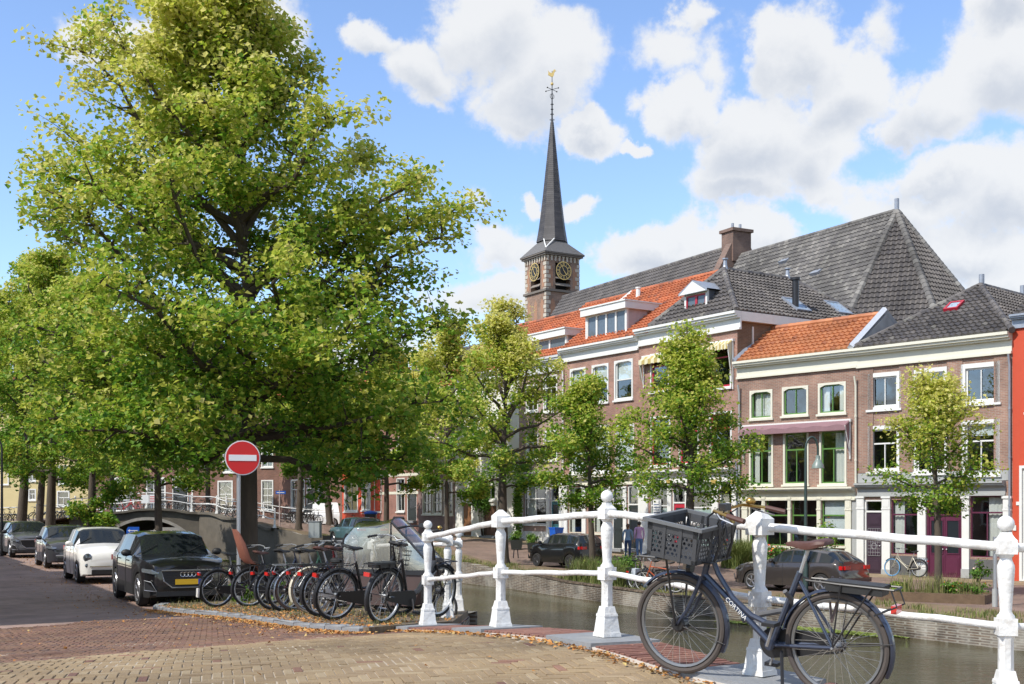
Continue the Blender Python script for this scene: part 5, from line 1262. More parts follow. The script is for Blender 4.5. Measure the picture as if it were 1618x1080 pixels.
# ------------------------------------------------------------ far arched bridge
BR=[(-25.6,69.5),(-26.9,75),(-26.75,77.9),(-20.2,77.9),(-16.9,74),(-15,71),(-13.6,69)]
ab=thing('arched_bridge','grey weathered stone canal bridge with one low arch beyond the parked cars','bridge',(0,0,0))
m=MB(); xa,xb,Zf=-26.75,-20.2,77.9; xc,hs,sp,cr=-23.6,2.75,.75,1.95
nA=18; arc=[]
rad_=(hs**2+(cr-sp)**2)/(2*(cr-sp)); zc_=cr-rad_; th=math.asin(hs/rad_)
for i in range(nA+1):
    a=-th+2*th*i/nA; arc.append((xc+rad_*math.sin(a),zc_+rad_*math.cos(a)))
def topz(x): return hr(x,Zf)+.18
cols_=[xa]+[p[0] for p in arc]+[xb]; 
m.add([(xa,Zf,-1.5),(arc[0][0],Zf,-1.5),(arc[0][0],Zf,topz(arc[0][0])),(xa,Zf,topz(xa))],[(0,1,2,3)])
m.add([(arc[-1][0],Zf,-1.5),(xb,Zf,-1.5),(xb,Zf,topz(xb)),(arc[-1][0],Zf,topz(arc[-1][0]))],[(0,1,2,3)])
for i in range(nA):
    p,q=arc[i],arc[i+1]; m.add([(p[0],Zf,p[1]),(q[0],Zf,q[1]),(q[0],Zf,topz(q[0])),(p[0],Zf,topz(p[0]))],[(0,1,2,3)])
    m.add([(p[0],Zf,p[1]),(q[0],Zf,q[1]),(q[0],Zf+9,q[1]),(p[0],Zf+9,p[1])],[(0,1,2,3)])
m.add([(arc[0][0],Zf,-1.5),(arc[0][0],Zf+9,-1.5),(arc[0][0],Zf+9,arc[0][1]),(arc[0][0],Zf,arc[0][1]),(arc[-1][0],Zf,-1.5),(arc[-1][0],Zf+9,-1.5),(arc[-1][0],Zf+9,arc[-1][1]),(arc[-1][0],Zf,arc[-1][1])],[(0,1,2,3),(7,6,5,4)])
m.build('spandrel_wall',CONC,ab)
m=MB()
for i in range(nA):      # proud arch ring
    p,q=arc[i],arc[i+1]; k=1.16
    P=lambda a,f:(xc+(a[0]-xc)*f,zc_+(a[1]-zc_)*f)
    p2,q2=P(p,1.05),P(q,1.05); m.add([(p[0],Zf-.06,p[1]),(q[0],Zf-.06,q[1]),(q2[0],Zf-.06,q2[1]),(p2[0],Zf-.06,p2[1]),(p[0],Zf+.02,p[1]),(q[0],Zf+.02,q[1]),(q2[0],Zf+.02,q2[1]),(p2[0],Zf+.02,p2[1])],[(0,1,2,3),(0,1,5,4),(3,2,6,7)])
m.build('arch_ring',mat('pale_arch_stone',(.30,.28,.25),.85,var=.2,scale=4,dirt=.5),ab)
cp=MB(); d=dense(BR,.8)
for i in range(len(d)-1):
    a,b=d[i],d[i+1]; za,zb=hr(*a)+.18,hr(*b)+.18; l=math.dist(a,b); n=((b[1]-a[1])/l*.25,-(b[0]-a[0])/l*.25)
    q=[(a[0]+n[0],a[1]+n[1],za),(b[0]+n[0],b[1]+n[1],zb),(b[0]-n[0],b[1]-n[1],zb),(a[0]-n[0],a[1]-n[1],za)]
    cp.add([(x,y,z-.14) for x,y,z in q]+q,[(4,5,6,7),(0,1,5,4),(2,3,7,6)])
cp.build('parapet_coping',CONC,ab)
w1=[(-25.6,69.5),(-26.9,75),(-26.75,78.05)]; wm_=MB()
for a,b in zip(w1[:-1],w1[1:]): wm_.add([(a[0],a[1],-1.5),(b[0],b[1],-1.5),(b[0],b[1],hr(*b)+.1),(a[0],a[1],hr(*a)+.1)],[(0,1,2,3)])
wm_.build('wing_wall',CONC,ab); wm_=MB()
b_=dense([(-20.2,77.95),(-16.9,74.05),(-15,71.05),(-13.6,69.05),(-11.1,67.05),(-9.2,66.25),(-7.2,65.65)],1)
for a,b in zip(b_[:-1],b_[1:]): wm_.add([(a[0]-.05,a[1]-.12,-1.5),(b[0]-.05,b[1]-.12,-1.5),(b[0]-.05,b[1]-.12,hr(*b)+.12),(a[0]-.05,a[1]-.12,hr(*a)+.12)],[(0,1,2,3)])
wm_.build('wing_wall',CONC,ab)
def simple_rail(label,pts,posts,hf,h=1.05,zo=.18):
    t=thing('bridge_railing',label,'railing',(0,0,0)); d=dense(pts,.7); S_=along(d)
    for z_,nm in ((h-.05,'top_rail'),(h*.5,'lower_rail')):
        m=MB(); m.tube([(p[0],p[1],hf(*p)+zo+z_) for p in d],.03,5); m.build(nm,WHITE,t)
    n=posts; pm=MB(); pm.taper(0,0,0,.18,.2,.12); pm.taper(0,0,.18,h*.5,.11,.09); pm.taper(0,0,h*.5,h,.10,.07); pm.ball((0,0,h+.03),.06,8); me=pm.mesh('post',WHITE)
    for i in range(n):
        p=at2(d,S_,S_[-1]*i/(n-1)*.999); link('post',me,t,(p[0],p[1],hf(*p)+zo))
    return t
simple_rail('white railing along the near side of the far arched bridge',BR,10,hr)
simple_rail('white railing along the far side of the far arched bridge',[(-34,86),(-24,86.3),(-16.5,85.5),(-12.5,84)],9,hr,zo=.05)
simple_rail('white railing at the left end of the far street beyond the tree trunks',[(-44,84),(-34,84)],5,hr,zo=.05)

# ------------------------------------------------------------ cars
def paint(name,col,metal=.3): return mat(name,col,.30,metal=metal,var=.02,coat=1.0,scale=1,bump=0,spec=.25)
CARGLASS=mat('car_glass',(.018,.022,.024),.04,var=.1,spec=.55); TRIM=mat('black_trim',(.022,.022,.023),.55,var=.1); CHROME=mat('chrome',(.6,.6,.62),.15,metal=1,var=.02)
RIM=mat('alloy_rim',(.42,.42,.44),.3,metal=.8,var=.05); RIMD=mat('dark_rim',(.05,.05,.055),.35,metal=.5); LAMPG=mat('headlamp_glass',(.22,.24,.26),.08,metal=.6,var=.35,scale=25); TAIL=mat('tail_lamp_red',(.50,.012,.012),.2,var=.15,coat=1); YPL=mat('yellow_number_plate',(.75,.45,.02),.5,var=.03); BLUP=mat('plate_blue',(.02,.06,.45),.5)
def car(label,loc,fwd,L,Wd,H,pm,belt,roof,rims=RIM,wr=.33,wb=None,fo=None,cowl=.27,rfront=.42,rback=.82,tail=.97,pil=((.47,.49),(.70,.73)),plate=None,grille='wide',rings=False,roofm=None,group=None,clad=False,round_lamp=False,cat='car',name='parked_car',van=False,darkfront=False):
    t=thing(name,label,cat,loc,math.atan2(fwd[1],fwd[0]),group)
    wb=wb or L*.62; fo=fo or L*.19; xf=L/2-fo; xr=xf-wb; hw=Wd/2
    xs=list(np.linspace(L/2,-L/2,78)); 
    def Bf(x): return float(np.interp((L/2-x)/L,[p[0] for p in belt],[p[1] for p in belt]))*H
    def Rf(x): return float(np.interp((L/2-x)/L,[p[0] for p in roof],[p[1] for p in roof]))*H
    def Wf(x):
        f=(L/2-x)/L; return hw*float(np.interp(f,[0,.015,.05,.12,.3,.75,.92,.98,1],[.70,.80,.91,.975,1,1,.955,.90,.80]))
    arch=wr+.055
    def zb(x):
        z=.21+ (.05 if (x>L/2-.15 or x<-L/2+.15) else 0)
        for c in (xf,xr):
            d=abs(x-c)
            if d<arch: z=max(z,wr-.02+math.sqrt(arch*arch-d*d))
        return z
    groups={k:([],[]) for k in ('body','windscreen','rear_window','side_window','cladding')}
    secs=[]
    for x in xs:
        b=Bf(x);r=max(Rf(x),b+.0); w=Wf(x); z0=min(zb(x),b-.06); cab=min(1,max(0,(r-b)/(H*.22)))
        tum=float(np.interp(cab,[0,1],[.80,.76])); rc=r-.05*cab
        crown=.035 if cab<.05 else 0
        sec=[(w-.16,z0-.0),(w*.975,z0),(w*1.0,lerp(z0,b,.30)),(w*1.0,lerp(z0,b,.62)),(w*.985,b-.07),(w*.945,b-.005),(w*tum,rc+(0 if cab>0 else .0)),(w*.60,r+.005+crown*.8),(w*.3,r+.02+crown),(0,r+.028+crown)]
        secs.append(sec)
    ns=10; vs=[]
    for x,sec in zip(xs,secs):
        for sgn in (1,-1):
            for (y,z) in sec: vs.append((x,y*sgn,z))
    def frac(i): return ((L/2-xs[i])+(L/2-xs[i+1]))/2/L
    fl={k:[] for k in groups}
    for i in range(len(xs)-1):
        f=frac(i)
        for sd in (0,1):
            o0=i*2*ns+sd*ns; o1=(i+1)*2*ns+sd*ns
            for j in range(ns-1):
                g='body'
                if j in (6,7,8) and cowl+.008<f<rfront: g='windscreen'
                if j in (6,7,8) and rback<f<tail and not van: g='rear_window'
                if j==5 and cowl+.07<f<tail-.06 and not any(a<f<b for a,b in pil) and Rf((xs[i]+xs[i+1])/2)>Bf((xs[i]+xs[i+1])/2)+.14: 
                    g='side_window'
                    if van and f>.42: g='body'
                if j in (0,1) and clad: g='cladding'
                q=(o0+j,o0+j+1,o1+j+1,o1+j) if sd==0 else (o0+j,o1+j,o1+j+1,o0+j+1)
                fl[g].append(q)
    # end caps
    for i,rev in ((0,False),(len(xs)-1,True)):
        a=[i*2*ns+j for j in range(ns)]; b=[i*2*ns+ns+j for j in range(ns)]
        poly=a+list(reversed(b)); fl['body'].append(tuple(poly if rev else reversed(poly)))
    V=[Vector(v) for v in vs]
    for g,fs in fl.items():
        if not fs: continue
        used=sorted({k for f in fs for k in f}); mp={k:n for n,k in enumerate(used)}
        mb=MB(); mb.add([V[k] for k in used],[tuple(mp[k] for k in f) for f in fs])
        mm={'body':pm,'cladding':TRIM}.get(g,CARGLASS)
        if g=='side_window':
            runs={}
            for f in fs:
                i=min(f)//(2*ns); runs.setdefault((f[0]%(2*ns)>=ns),[]).append((i,f))
            for sd_,lst in runs.items():
                lst.sort(); cur=[lst[0][1]]; last=lst[0][0]
                def emit(c):
                    us=sorted({k for f in c for k in f}); m_={k:n for n,k in enumerate(us)}; q=MB(); q.add([V[k] for k in us],[tuple(m_[k] for k in f) for f in c]); q.build(g,mm,t,smooth=True)
                for i_,f_ in lst[1:]:
                    if i_-last>1: emit(cur); cur=[]
                    cur.append(f_); last=i_
                emit(cur)
            continue
        mb.build(g,mm,t,smooth=True)
    # dark floor and wheel housings
    u=MB(); u.box(-L/2+.35,L/2-.35,-hw+.17,hw-.17,.20,.5); u.build('underbody',TRIM,t)
    def yside(x,zf): # outer surface width there
        return Wf(x)
    for (x,nm) in ((xf,1),(xr,1)):
        for sgn in (1,-1):
            wm=MB(); y0=sgn*(hw-.02); y1=sgn*(hw-.235)
            wm.lathe([(wr*.66,y0-sgn*.01),(wr*.93,y0-sgn*.0),(wr,y0-sgn*.045),(wr,y1+sgn*.03),(wr*.9,y1),(wr*.5,y1)],28,(x,0,wr),'y'); w_=wm.build('wheel',RUBBER,t,smooth=True)
            rm=MB(); rm.torus((x,y0-sgn*.012,wr),wr*.655,.022,24,5,'y'); rm.lathe([(wr*.64,y0-sgn*.10),(.02,y0-sgn*.10)],20,(x,0,wr),'y',1)
            for s_ in range(5):
                a=2*math.pi*s_/5+.3
                for da in (-.13,.13): rm.tube([(x+.05*math.cos(a),y0-sgn*.015,wr+.05*math.sin(a)),(x+wr*.65*math.cos(a+da),y0-sgn*.02,wr+wr*.65*math.sin(a+da))],.017,4)
            rm.lathe([(.055,y0-sgn*.005),(.055,y0-sgn*.06)],10,(x,0,wr),'y'); rm.build('rim',[rims,TRIM],w_)
    # seams, handles, mirrors
    def surf(f,k):
        x=L/2-f*L; i=min(range(len(xs)),key=lambda q:abs(xs[q]-x)); return xs[i],secs[i][k]
    for sgn in (1,-1):
        doors=(cowl+.03,.485,.715) if not van else (cowl+.03,.44)
        for f in doors:
            pts=[]
            for k in (1,2,3,4,5): x,(y,z)=surf(f,k); pts.append((x,sgn*(y+.0015),z))
            MB().tube(pts,.0055,4).build('door_seam',TRIM,t)
        hm=MB()
        for f in doors[1:]: x,(y,z)=surf(f-.05,4); hm.tube([(x+.08,sgn*(y+.02),z-.05),(x-.08,sgn*(y+.02),z-.05)],.014,5)
        hm.build('door_handle',pm,t)
        x,(y,z)=surf(cowl+.075,5); mm=MB(); mm.ball((x,sgn*(y+.13),z+.06),.11,10,0,(.75,1,.72)); mm.tube([(x,sgn*(y-.02),z),(x,sgn*(y+.10),z+.03)],.02,5); mm.build('wing_mirror',pm if not clad else TRIM,t,smooth=True)
        bs=MB(); pts=[]
        for f in np.linspace(cowl+.04,tail-.08,14): x,(y,z)=surf(f,5); pts.append((x,sgn*(y+.004),z+.006))
        bs.tube(pts,.009,4); bs.build('window_trim',CHROME if rings else TRIM,t)
    # front end
    xF=L/2; 
    gw=Wd*.30; 
    if grille=='wide':
        g=MB(); g.prism([(-gw,.50*H),(gw,.50*H),(gw*.92,.36*H),(gw*.6,.27*H),(-gw*.6,.27*H),(-gw*.92,.36*H)],lambda a,b:(xF+.012,a,b),lambda a,b:(xF-.05,a,b),0)
        gr=g.build('grille',TRIM,t); g=MB()
        loop=[(-gw,.50*H),(gw,.50*H),(gw*.92,.36*H),(gw*.6,.27*H),(-gw*.6,.27*H),(-gw*.92,.36*H)]
        g.tube([(xF+.014,a,b) for a,b in loop],.013,5,closed=True)
        g.build('grille_frame',RIM,gr); g=MB()
        for z in np.linspace(.30*H,.48*H,6): g.tube([(xF+.014,-gw*.85 if z>.36*H else -gw*.6,z),(xF+.014,gw*.85 if z>.36*H else gw*.6,z)],.006,4)
        g.build('grille_bars',RIMD,gr)
        lo=MB(); lo.box(xF-.03,xF+.02,-Wd*.36,Wd*.36,.155*H,.22*H); lo.build('bumper_intake',TRIM,t)
        if rings:
            rg=MB(); 
            for k in range(4): rg.torus((xF+.022,(k-1.5)*.075,.445*H),.047,.008,18,5,'x')
            rg.build('ring_emblem',CHROME,gr)
    else:
        lo=MB(); lo.box(xF-.03,xF+.015,-Wd*.30,Wd*.30,.17*H,.25*H); lo.build('bumper_intake',TRIM,t); lo=MB(); lo.tube([(xF+.01,-Wd*.33,.31*H),(xF+.015,Wd*.33,.31*H)],.012,5); lo.build('chrome_strip',CHROME,t)
    for sgn in (1,-1):
        hm=MB()
        if round_lamp:
            hm.lathe([(.105,xF-.16),(.10,xF-.045),(.06,xF-.02),(.01,xF-.015)],16,(0,sgn*Wd*.36,.47*H),'x'); hb=hm.build('headlight',LAMPG,t,smooth=True); r_=MB(); r_.torus((xF-.06,sgn*Wd*.36,.47*H),.105,.012,18,5,'x'); r_.build('lamp_ring',CHROME,hb)
            f_=MB(); f_.lathe([(.06,xF-.12),(.055,xF-.02),(.01,xF-.01)],12,(0,sgn*Wd*.37,.33*H),'x'); f_.build('fog_light',LAMPG,t)
        else:
            y0,y1=sgn*gw*1.08,sgn*(hw*.985)
            q=[(xF+.0,y0,.462*H),(xF-.02,sgn*hw*.78,.455*H),(xF-.26,sgn*hw*.975,.48*H),(xF-.30,sgn*hw*.975,.525*H),(xF-.10,sgn*hw*.80,.515*H),(xF-.035,y0,.500*H)]
            q=[Vector(p)+Vector((.022,sgn*.014,0)) for p in q]
            hm.add(q,[(0,1,4,5),(1,2,3,4)] if sgn<0 else [(5,4,1,0),(4,3,2,1)]); hm.add([p-Vector((.05,sgn*.03,0)) for p in q],[(0,1,4,5),(1,2,3,4)])
            hm.build('headlight',LAMPG,t)
            if clad or grille=='wide':
                fg=MB(); q=[(xF-.02,sgn*gw*1.12,.22*H),(xF-.13,sgn*hw*.93,.24*H),(xF-.13,sgn*hw*.93,.37*H),(xF-.01,sgn*gw*1.35,.35*H)]
                q=[Vector(p)+Vector((.02,sgn*.03,0)) for p in q]; fg.add(q,[(0,1,2,3)]); fo_=fg.build('side_intake',TRIM,t); e=MB(); e.tube(q,.010,4,closed=True); e.build('intake_frame',RIM,fo_)
        tl=MB(); xR=-L/2; zt=.60*H
        tl.box(xR-.014,xR+.04,min(sgn*hw*.48,sgn*hw*.80),max(sgn*hw*.48,sgn*hw*.80),zt-.07,zt+.05); tl.box(xR+.04,xR+.16,min(sgn*hw*.78,sgn*hw*.925),max(sgn*hw*.78,sgn*hw*.925),zt-.07,zt+.05); tl.build('taillight',TAIL,t)
    if plate:
        for xx,zz in ((xF+.03,.345*H if grille=='wide' else .36*H),(-L/2-.02,.42*H)):
            p=MB(); p.box(xx-.012,xx+.006,-.26,.26,zz-.055,zz+.055); o=p.build('number_plate',YPL,t); p=MB(); s_=1 if xx>0 else -1; p.box(xx-.013 if s_<0 else xx+.0,xx+.0 if s_<0 else xx+.0075,(-.26 if s_<0 else .205) ,(-.205 if s_<0 else .26),zz-.054,zz+.054); p.build('plate_band',BLUP,o)
    wi=MB()
    for sgn in (.1,-.45): wi.tube([(L/2-cowl*L+.0,sgn*Wd,Bf(L/2-cowl*L)+.03),(L/2-(cowl+.05)*L,(sgn+.25)*Wd,Rf(L/2-(cowl+.05)*L)+.045)],.008,4)
    wi.build('windscreen_wiper',TRIM,t)
    if not van: MB().box(-L/2-.03,-L/2+.1,-hw*.9,hw*.9,.26*H,.36*H).build('rear_bumper',TRIM if clad else pm,t)
    return t
def place(px,py,hf,fwd,L,Wd,fo,side,wr=.33):
    """centre of a car from the photo point where its near front wheel stands"""
    X,Z=G(px,py,hf); f=Vector(fwd).normalized(); left=Vector((-f.y,f.x)); s=1 if side=='left' else -1
    c=Vector((X,Z))-f*(L/2-fo)-left*s*(Wd/2-.1); return (c.x,c.y,hf(c.x,c.y)+.0),tuple(f)
suvb=[(0,.52),(.02,.58),(.08,.63),(.27,.675),(.6,.69),(.9,.70),(.96,.66),(1,.5)]; suvr=[(0,.52),(.02,.58),(.08,.63),(.27,.68),(.39,.955),(.48,.99),(.64,.995),(.84,.965),(.965,.72),(1,.5)]
P_,f_=place(222,958,hl,(.47,-.883),4.2,1.79,.85,'right')
QC=car('black compact suv with chrome ringed grille parked nearest on the left bank',P_,f_,4.2,1.79,1.54,paint('black_car_paint',(.008,.008,.009),.0),suvb,suvr,clad=True,rings=True,plate=True,wr=.345,group=None)
fb=[(0,.40),(.02,.50),(.06,.57),(.14,.62),(.26,.665),(.7,.68),(.95,.64),(1,.45)]; fr_=[(0,.40),(.02,.50),(.06,.57),(.14,.62),(.26,.67),(.40,.955),(.5,.985),(.7,.98),(.85,.90),(.965,.66),(1,.45)]
P_,f_=place(125,921,hl,(.47,-.883),3.55,1.63,.68,'right')
car('small rounded white hatchback with round headlights parked behind the black suv',P_,f_,3.55,1.63,1.52,paint('pearl_white_paint',(.82,.81,.78),.0),fb,fr_,grille='small',round_lamp=True,wr=.30,pil=((.56,.585),(.84,.86)))
P_,f_=place(74,898,hl,(.47,-.883),3.95,1.74,.75,'right')
car('dark grey hatchback parked behind the small white hatchback',P_,f_,3.95,1.74,1.47,paint('graphite_paint',(.06,.06,.068)),fb,fr_,grille='small',wr=.31)
P_,f_=place(18,881,hl,(.50,-.866),4.16,1.75,.78,'right')
car('mid grey crossover car with black lower trim parked fourth in the left row',P_,f_,4.16,1.75,1.50,paint('steel_grey_paint',(.13,.135,.15)),suvb,suvr,clad=True,wr=.33)
P_,f_=place(-14,874,hl,(.52,-.85),4.2,1.78,.8,'right')
car('black car cut off by the left edge at the end of the left row',P_,f_,4.2,1.78,1.45,MATS['black_car_paint'],suvb,suvr,wr=.33)
hbb=[(0,.45),(.02,.54),(.1,.62),(.24,.68),(.6,.70),(.93,.72),(1,.55)]; hbr=[(0,.45),(.02,.54),(.1,.62),(.24,.68),(.40,.95),(.5,.985),(.75,.98),(.88,.93),(.975,.72),(1,.55)]
P_,f_=place(848,894.5,hr,(-.60,.80),3.6,1.65,.62,'left')
car('small black hatchback parked beside the canal on the right bank',P_,f_,3.6,1.65,1.47,MATS['black_car_paint'],hbb,hbr,rims=RIMD,wr=.295,pil=((.60,.63),(.84,.87)),rback=.885,tail=.97,cowl=.22,rfront=.39)
bb=[(0,.42),(.02,.52),(.08,.60),(.30,.665),(.6,.69),(.94,.70),(1,.5)]; br_=[(0,.42),(.02,.52),(.08,.60),(.31,.67),(.45,.95),(.54,.99),(.7,.985),(.84,.93),(.965,.70),(1,.5)]
P_,f_=place(1189,932,hr,(-.669,.743),4.3,1.75,.80,'left')
car('taupe grey hatchback parked beneath the curved street lamp across the canal',P_,f_,4.3,1.75,1.42,paint('taupe_metallic_paint',(.06,.052,.05),.4),bb,br_,wr=.32,cowl=.31,rfront=.45,rback=.85,pil=((.54,.56),(.76,.79)),plate=None)
P_,f_=place(528,851.5,hr,(-.5,.866),4.36,1.82,.85,'left')
car('teal blue hatchback suv parked near the far bridge ramp',P_,f_,4.36,1.82,1.58,paint('teal_metallic_paint',(.10,.20,.22),.5),suvb,suvr,wr=.35,clad=True)
vb_=[(0,.35),(.02,.45),(.1,.52),(.2,.56),(.7,.58),(1,.58)]; vr_=[(0,.35),(.02,.45),(.1,.52),(.18,.57),(.30,.93),(.4,.99),(.95,.99),(1,.97)]
vx=px2X(508,89.5)
car('white delivery van parked beyond the bare tree trunk on the far street',(vx,89.5,hr(vx,89.5)),(-.96,.28),4.4,1.8,1.8,paint('white_van_paint',(.72,.73,.74),0),vb_,vr_,cowl=.19,rfront=.31,van=True,wr=.31,rback=.99,tail=1.0,name='parked_van',cat='van',grille='small')
# ------------------------------------------------------------ bicycles
BROWNL=mat('brown_leather',(.085,.035,.026),.55,var=.15,scale=20); SPOKE=mat('spoke_steel',(.5,.5,.5),.3,metal=.8); SADB=mat('black_saddle',(.02,.02,.02),.5); REFL=mat('red_reflector',(.55,.02,.015),.2,var=.1,coat=1)
WR=.35
def bike(label,loc,fwd,fcol,lean=0,style='step',fender='black',tyre=None,rim=None,seat='black',grip='black',front=None,child=False,chain='black',steer=0,group=None,detail=1,battery=False,rack=True,whitetip=False,scale=1.0):
    t=thing('bicycle',label,'bicycle',loc,0,group,rot=(lean,0,math.atan2(fwd[1],fwd[0]))); t.scale=(scale,)*3
    fm=mat('bike_'+fcol[0],fcol[1],.35,metal=.2,var=.05,coat=.4); n=8 if detail>1 else 5
    fen={'black':BLACKM,'silver':STEEL,'frame':fm,'cream':mat('cream_fender',(.55,.50,.38),.4)}[fender]
    ty=tyre or RUBBER; ri=rim or STEEL
    xr,xf=-.545,.585; z=WR; bb=Vector((-.10,0,.30)); hd=Vector((.405,0,.70)); ht=Vector((.355,0,.895)); st=Vector((-.285,0,.80)); se=Vector((-.335,0,.95))
    rr=.018 if detail<2 else .019
    f=MB(); T=lambda *p,r=rr,k=n: f.tube([tuple(q) for q in p],r,k)
    T(hd,ht,r=rr*1.2)
    if style=='step':
        T(hd+Vector((.0,0,.02)),bb,r=rr*1.15)
        T(ht-Vector((0,0,.04)),(.30,0,.73),(.19,0,.58),(.05,0,.475),(-.10,0,.425),(-.19,0,.50) if False else (-.165,0,.44))
    elif style=='wave': T(hd+Vector((-.0,0,.05)),(.22,0,.50),(.12,0,.38),(0,0,.33),bb,r=rr*1.9)
    else:
        T(hd,bb,r=rr*1.1); T(ht-Vector((0,0,.05)),(-.265,0,.77))
    T(bb,st,r=rr*1.1)
    for s in (.045,-.045):
        T(bb+Vector((0,s*.6,0)),(xr,s*1.4,z),r=rr*.65); T(st-Vector((0,0,.06)),(xr,s*1.4,z),r=rr*.55)
    f.lathe([(.035,-.04),(.035,.04)],10,tuple(bb),'y')
    fr=f.build('frame',fm,t,smooth=True)
    ms=MB(); ms.tube([tuple(st-Vector((0,0,.02))),tuple(se)],.014,n); ms.build('seat_post',STEEL,fr,smooth=True)
    # fork and front wheel
    g=MB(); 
    for s in (.05,-.05): g.tube([(.41,s*.7,.69),(.44,s,.60),(.50,s,.47),(xf,s,z)],[.014,.014,.012,.010],n)
    g.tube([(.41,-.04,.69),(.41,.04,.69)],.016,n); g.tube([(.41,0,.69),ht],.012,n); g.tube([ht,ht+Vector((-.09,0,.19) if detail>1 else (-.035,0,.12))],.014,n)
    g.build('fork',fm,t,smooth=True)
    seg=40 if detail>1 else (24 if detail else 16)
    for (x,nm) in ((xr,'rear'),(xf,'front')):
        w=MB(); w.torus((x,0,z),WR-.021,.021,seg,8 if detail>1 else 5,'y'); wo=w.build('wheel',ty,t,smooth=True)
        r_=MB(); r_.torus((x,0,z),WR-.052,.014,seg,5 if detail>1 else 4,'y'); r_.build('rim',ri,wo,smooth=True)
        sp=MB(); ns=32 if detail>1 else (18 if detail else 12); 
        for k in range(ns):
            a=2*math.pi*k/ns; o=(.35 if k%4<2 else -.35); s=.028 if k%2 else -.028
            sp.tube([(x+.028*math.cos(a+o*4),s,z+.028*math.sin(a+o*4)),(x+(WR-.055)*math.cos(a),s*.1,z+(WR-.055)*math.sin(a))],.0016 if detail>1 else (.0024 if detail else .004),3,cap=False)
        hb=.055 if (nm=='front' and detail>1) else .024
        so=sp.build('spokes',SPOKE,wo); hm=MB(); hm.lathe([(hb*.8,-.045),(hb,-.03),(hb,.03),(hb*.8,.045)],14,(x,0,z),'y'); hm.tube([(x,-.085,z),(x,.085,z)],.008,6); hm.build('hub',BLACKM if hb>.03 else STEEL,wo)
        mg=MB(); a0,a1=(R(-5),R(185)) if nm=='rear' else (R(25),R(150)); ns=18; q=[]
        if nm=='rear': a0,a1=R(10),R(205)
        else: a0,a1=R(40),R(205)
        for k in range(ns+1):
            a=a0+(a1-a0)*k/ns; 
            for (ro,y) in ((WR+.008,-.03),(WR+.024,-.014),(WR+.024,.014),(WR+.008,.03)): q.append((x+ro*math.cos(a),y,z+ro*math.sin(a)))
        mg.add(q,[(k*4+j,k*4+j+1,(k+1)*4+j+1,(k+1)*4+j) for k in range(ns) for j in range(3)])
        if detail: mo=mg.build('mudguard',fen,t,smooth=True); 
        st_=MB(); 
        for s in (.04,-.04):
            a=R(170 if nm=='rear' else 195); st_.tube([(x,s,z),(x+(WR+.02)*math.cos(a),s*.6,z+(WR+.02)*math.sin(a))],.004,4)
        if detail: st_.build('stay',BLACKM,t)
    if whitetip:
        w=MB(); w.box(xr-WR-.045,xr-WR-.015,-.035,.035,z-.14,z+.02); w.build('white_tail_patch',WHITE,t)
    # handlebar
    H=ht+Vector((-.035,0,.12)); hbm=MB(); H=H+(Vector((-.15,0,.065)) if detail>1 else Vector((0,0,0)))
    if detail:
        hbm.tube([(H.x+.02,0,H.z-.0),(H.x+.07,.0,H.z+.06)],.014,n)
        for s in (1,-1): hbm.tube([(H.x+.07,0,H.z+.06),(H.x+.10,s*.10,H.z+.085),(H.x+.06,s*.20,H.z+.10),(H.x-.06,s*.275,H.z+.085),(H.x-.20,s*.30,H.z+.06)],.011,n)
    else:
        for s in (1,-1): hbm.tube([(H.x,0,H.z+.03),(H.x+.03,s*.2,H.z+.09),(H.x-.12,s*.28,H.z+.07)],.014,4)
    gold=mat('brass_handlebar',(.42,.27,.08),.3,metal=.9) if detail>1 else STEEL
    hbo=hbm.build('handlebar',gold if fcol[0]!='black_e' else BLACKM,t,smooth=True)
    gm={'black':SADB,'brown':BROWNL}[grip]
    if detail:
        for s in (1,-1):
            g=MB(); g.tube([(H.x-.075,s*.279,H.z+.084),(H.x-.205,s*.301,H.z+.06)],[.017,.018],8); g.build('grip',gm,hbo,smooth=True)
            b=MB(); b.tube([(H.x+.02,s*.235,H.z+.085),(H.x-.02,s*.265,H.z+.06),(H.x-.13,s*.30,H.z+.035)],.006,5); b.build('brake_lever',STEEL,hbo)
    if detail>1:
        b=MB(); b.tube([(H.x+.04,.10,H.z+.09),(H.x+.10,.08,H.z),(H.x+.06,.02,H.z-.15)],.005,5); b.tube([(H.x+.04,-.10,H.z+.09),(H.x+.12,-.06,H.z+.03),(H.x+.07,-.02,H.z-.12)],.005,5); b.build('cable',BLACKM,hbo)
        b=MB(); b.ball((H.x+.0,-.20,H.z+.13),.035,12,0,(1,1,.8)); b.build('bell',gold,hbo,smooth=True); b=MB(); b.box(H.x+.01,H.x+.06,.06,.14,H.z+.095,H.z+.14); b.build('display',BLACKM,hbo)
    # saddle
    sm={'black':SADB,'brown':BROWNL}[seat]; s_=MB(); prof=[(-.150,.045,.022,.020),(-.140,.080,.030,.032),(-.105,.098,.034,.045),(-.05,.086,.022,.050),(.0,.052,.008,.048),(.05,.032,.004,.042),(.10,.023,.002,.034),(.135,.017,-.006,.026),(.148,.008,-.012,.014)]; vs=[]
    A_=[(-1,-1),(-1.03,-.55),(-.88,-.15),(-.5,.0),(0,-.10),(.5,.0),(.88,-.15),(1.03,-.55),(1,-1)]; k9=len(A_)
    for (x,w,dz,th_) in prof:
        X=se.x+x; Z=se.z+.045+dz
        for (yy,zz) in A_: vs.append((X,yy*w,Z+zz*th_))
    s_.add(vs,[(k*k9+j,(k+1)*k9+j,(k+1)*k9+j+1,k*k9+j+1) for k in range(len(prof)-1) for j in range(k9-1)]+[tuple(range(k9)),tuple(reversed(range((len(prof)-1)*k9,len(prof)*k9)))]); so=s_.build('saddle',sm,t,smooth=True)
    s_=MB()
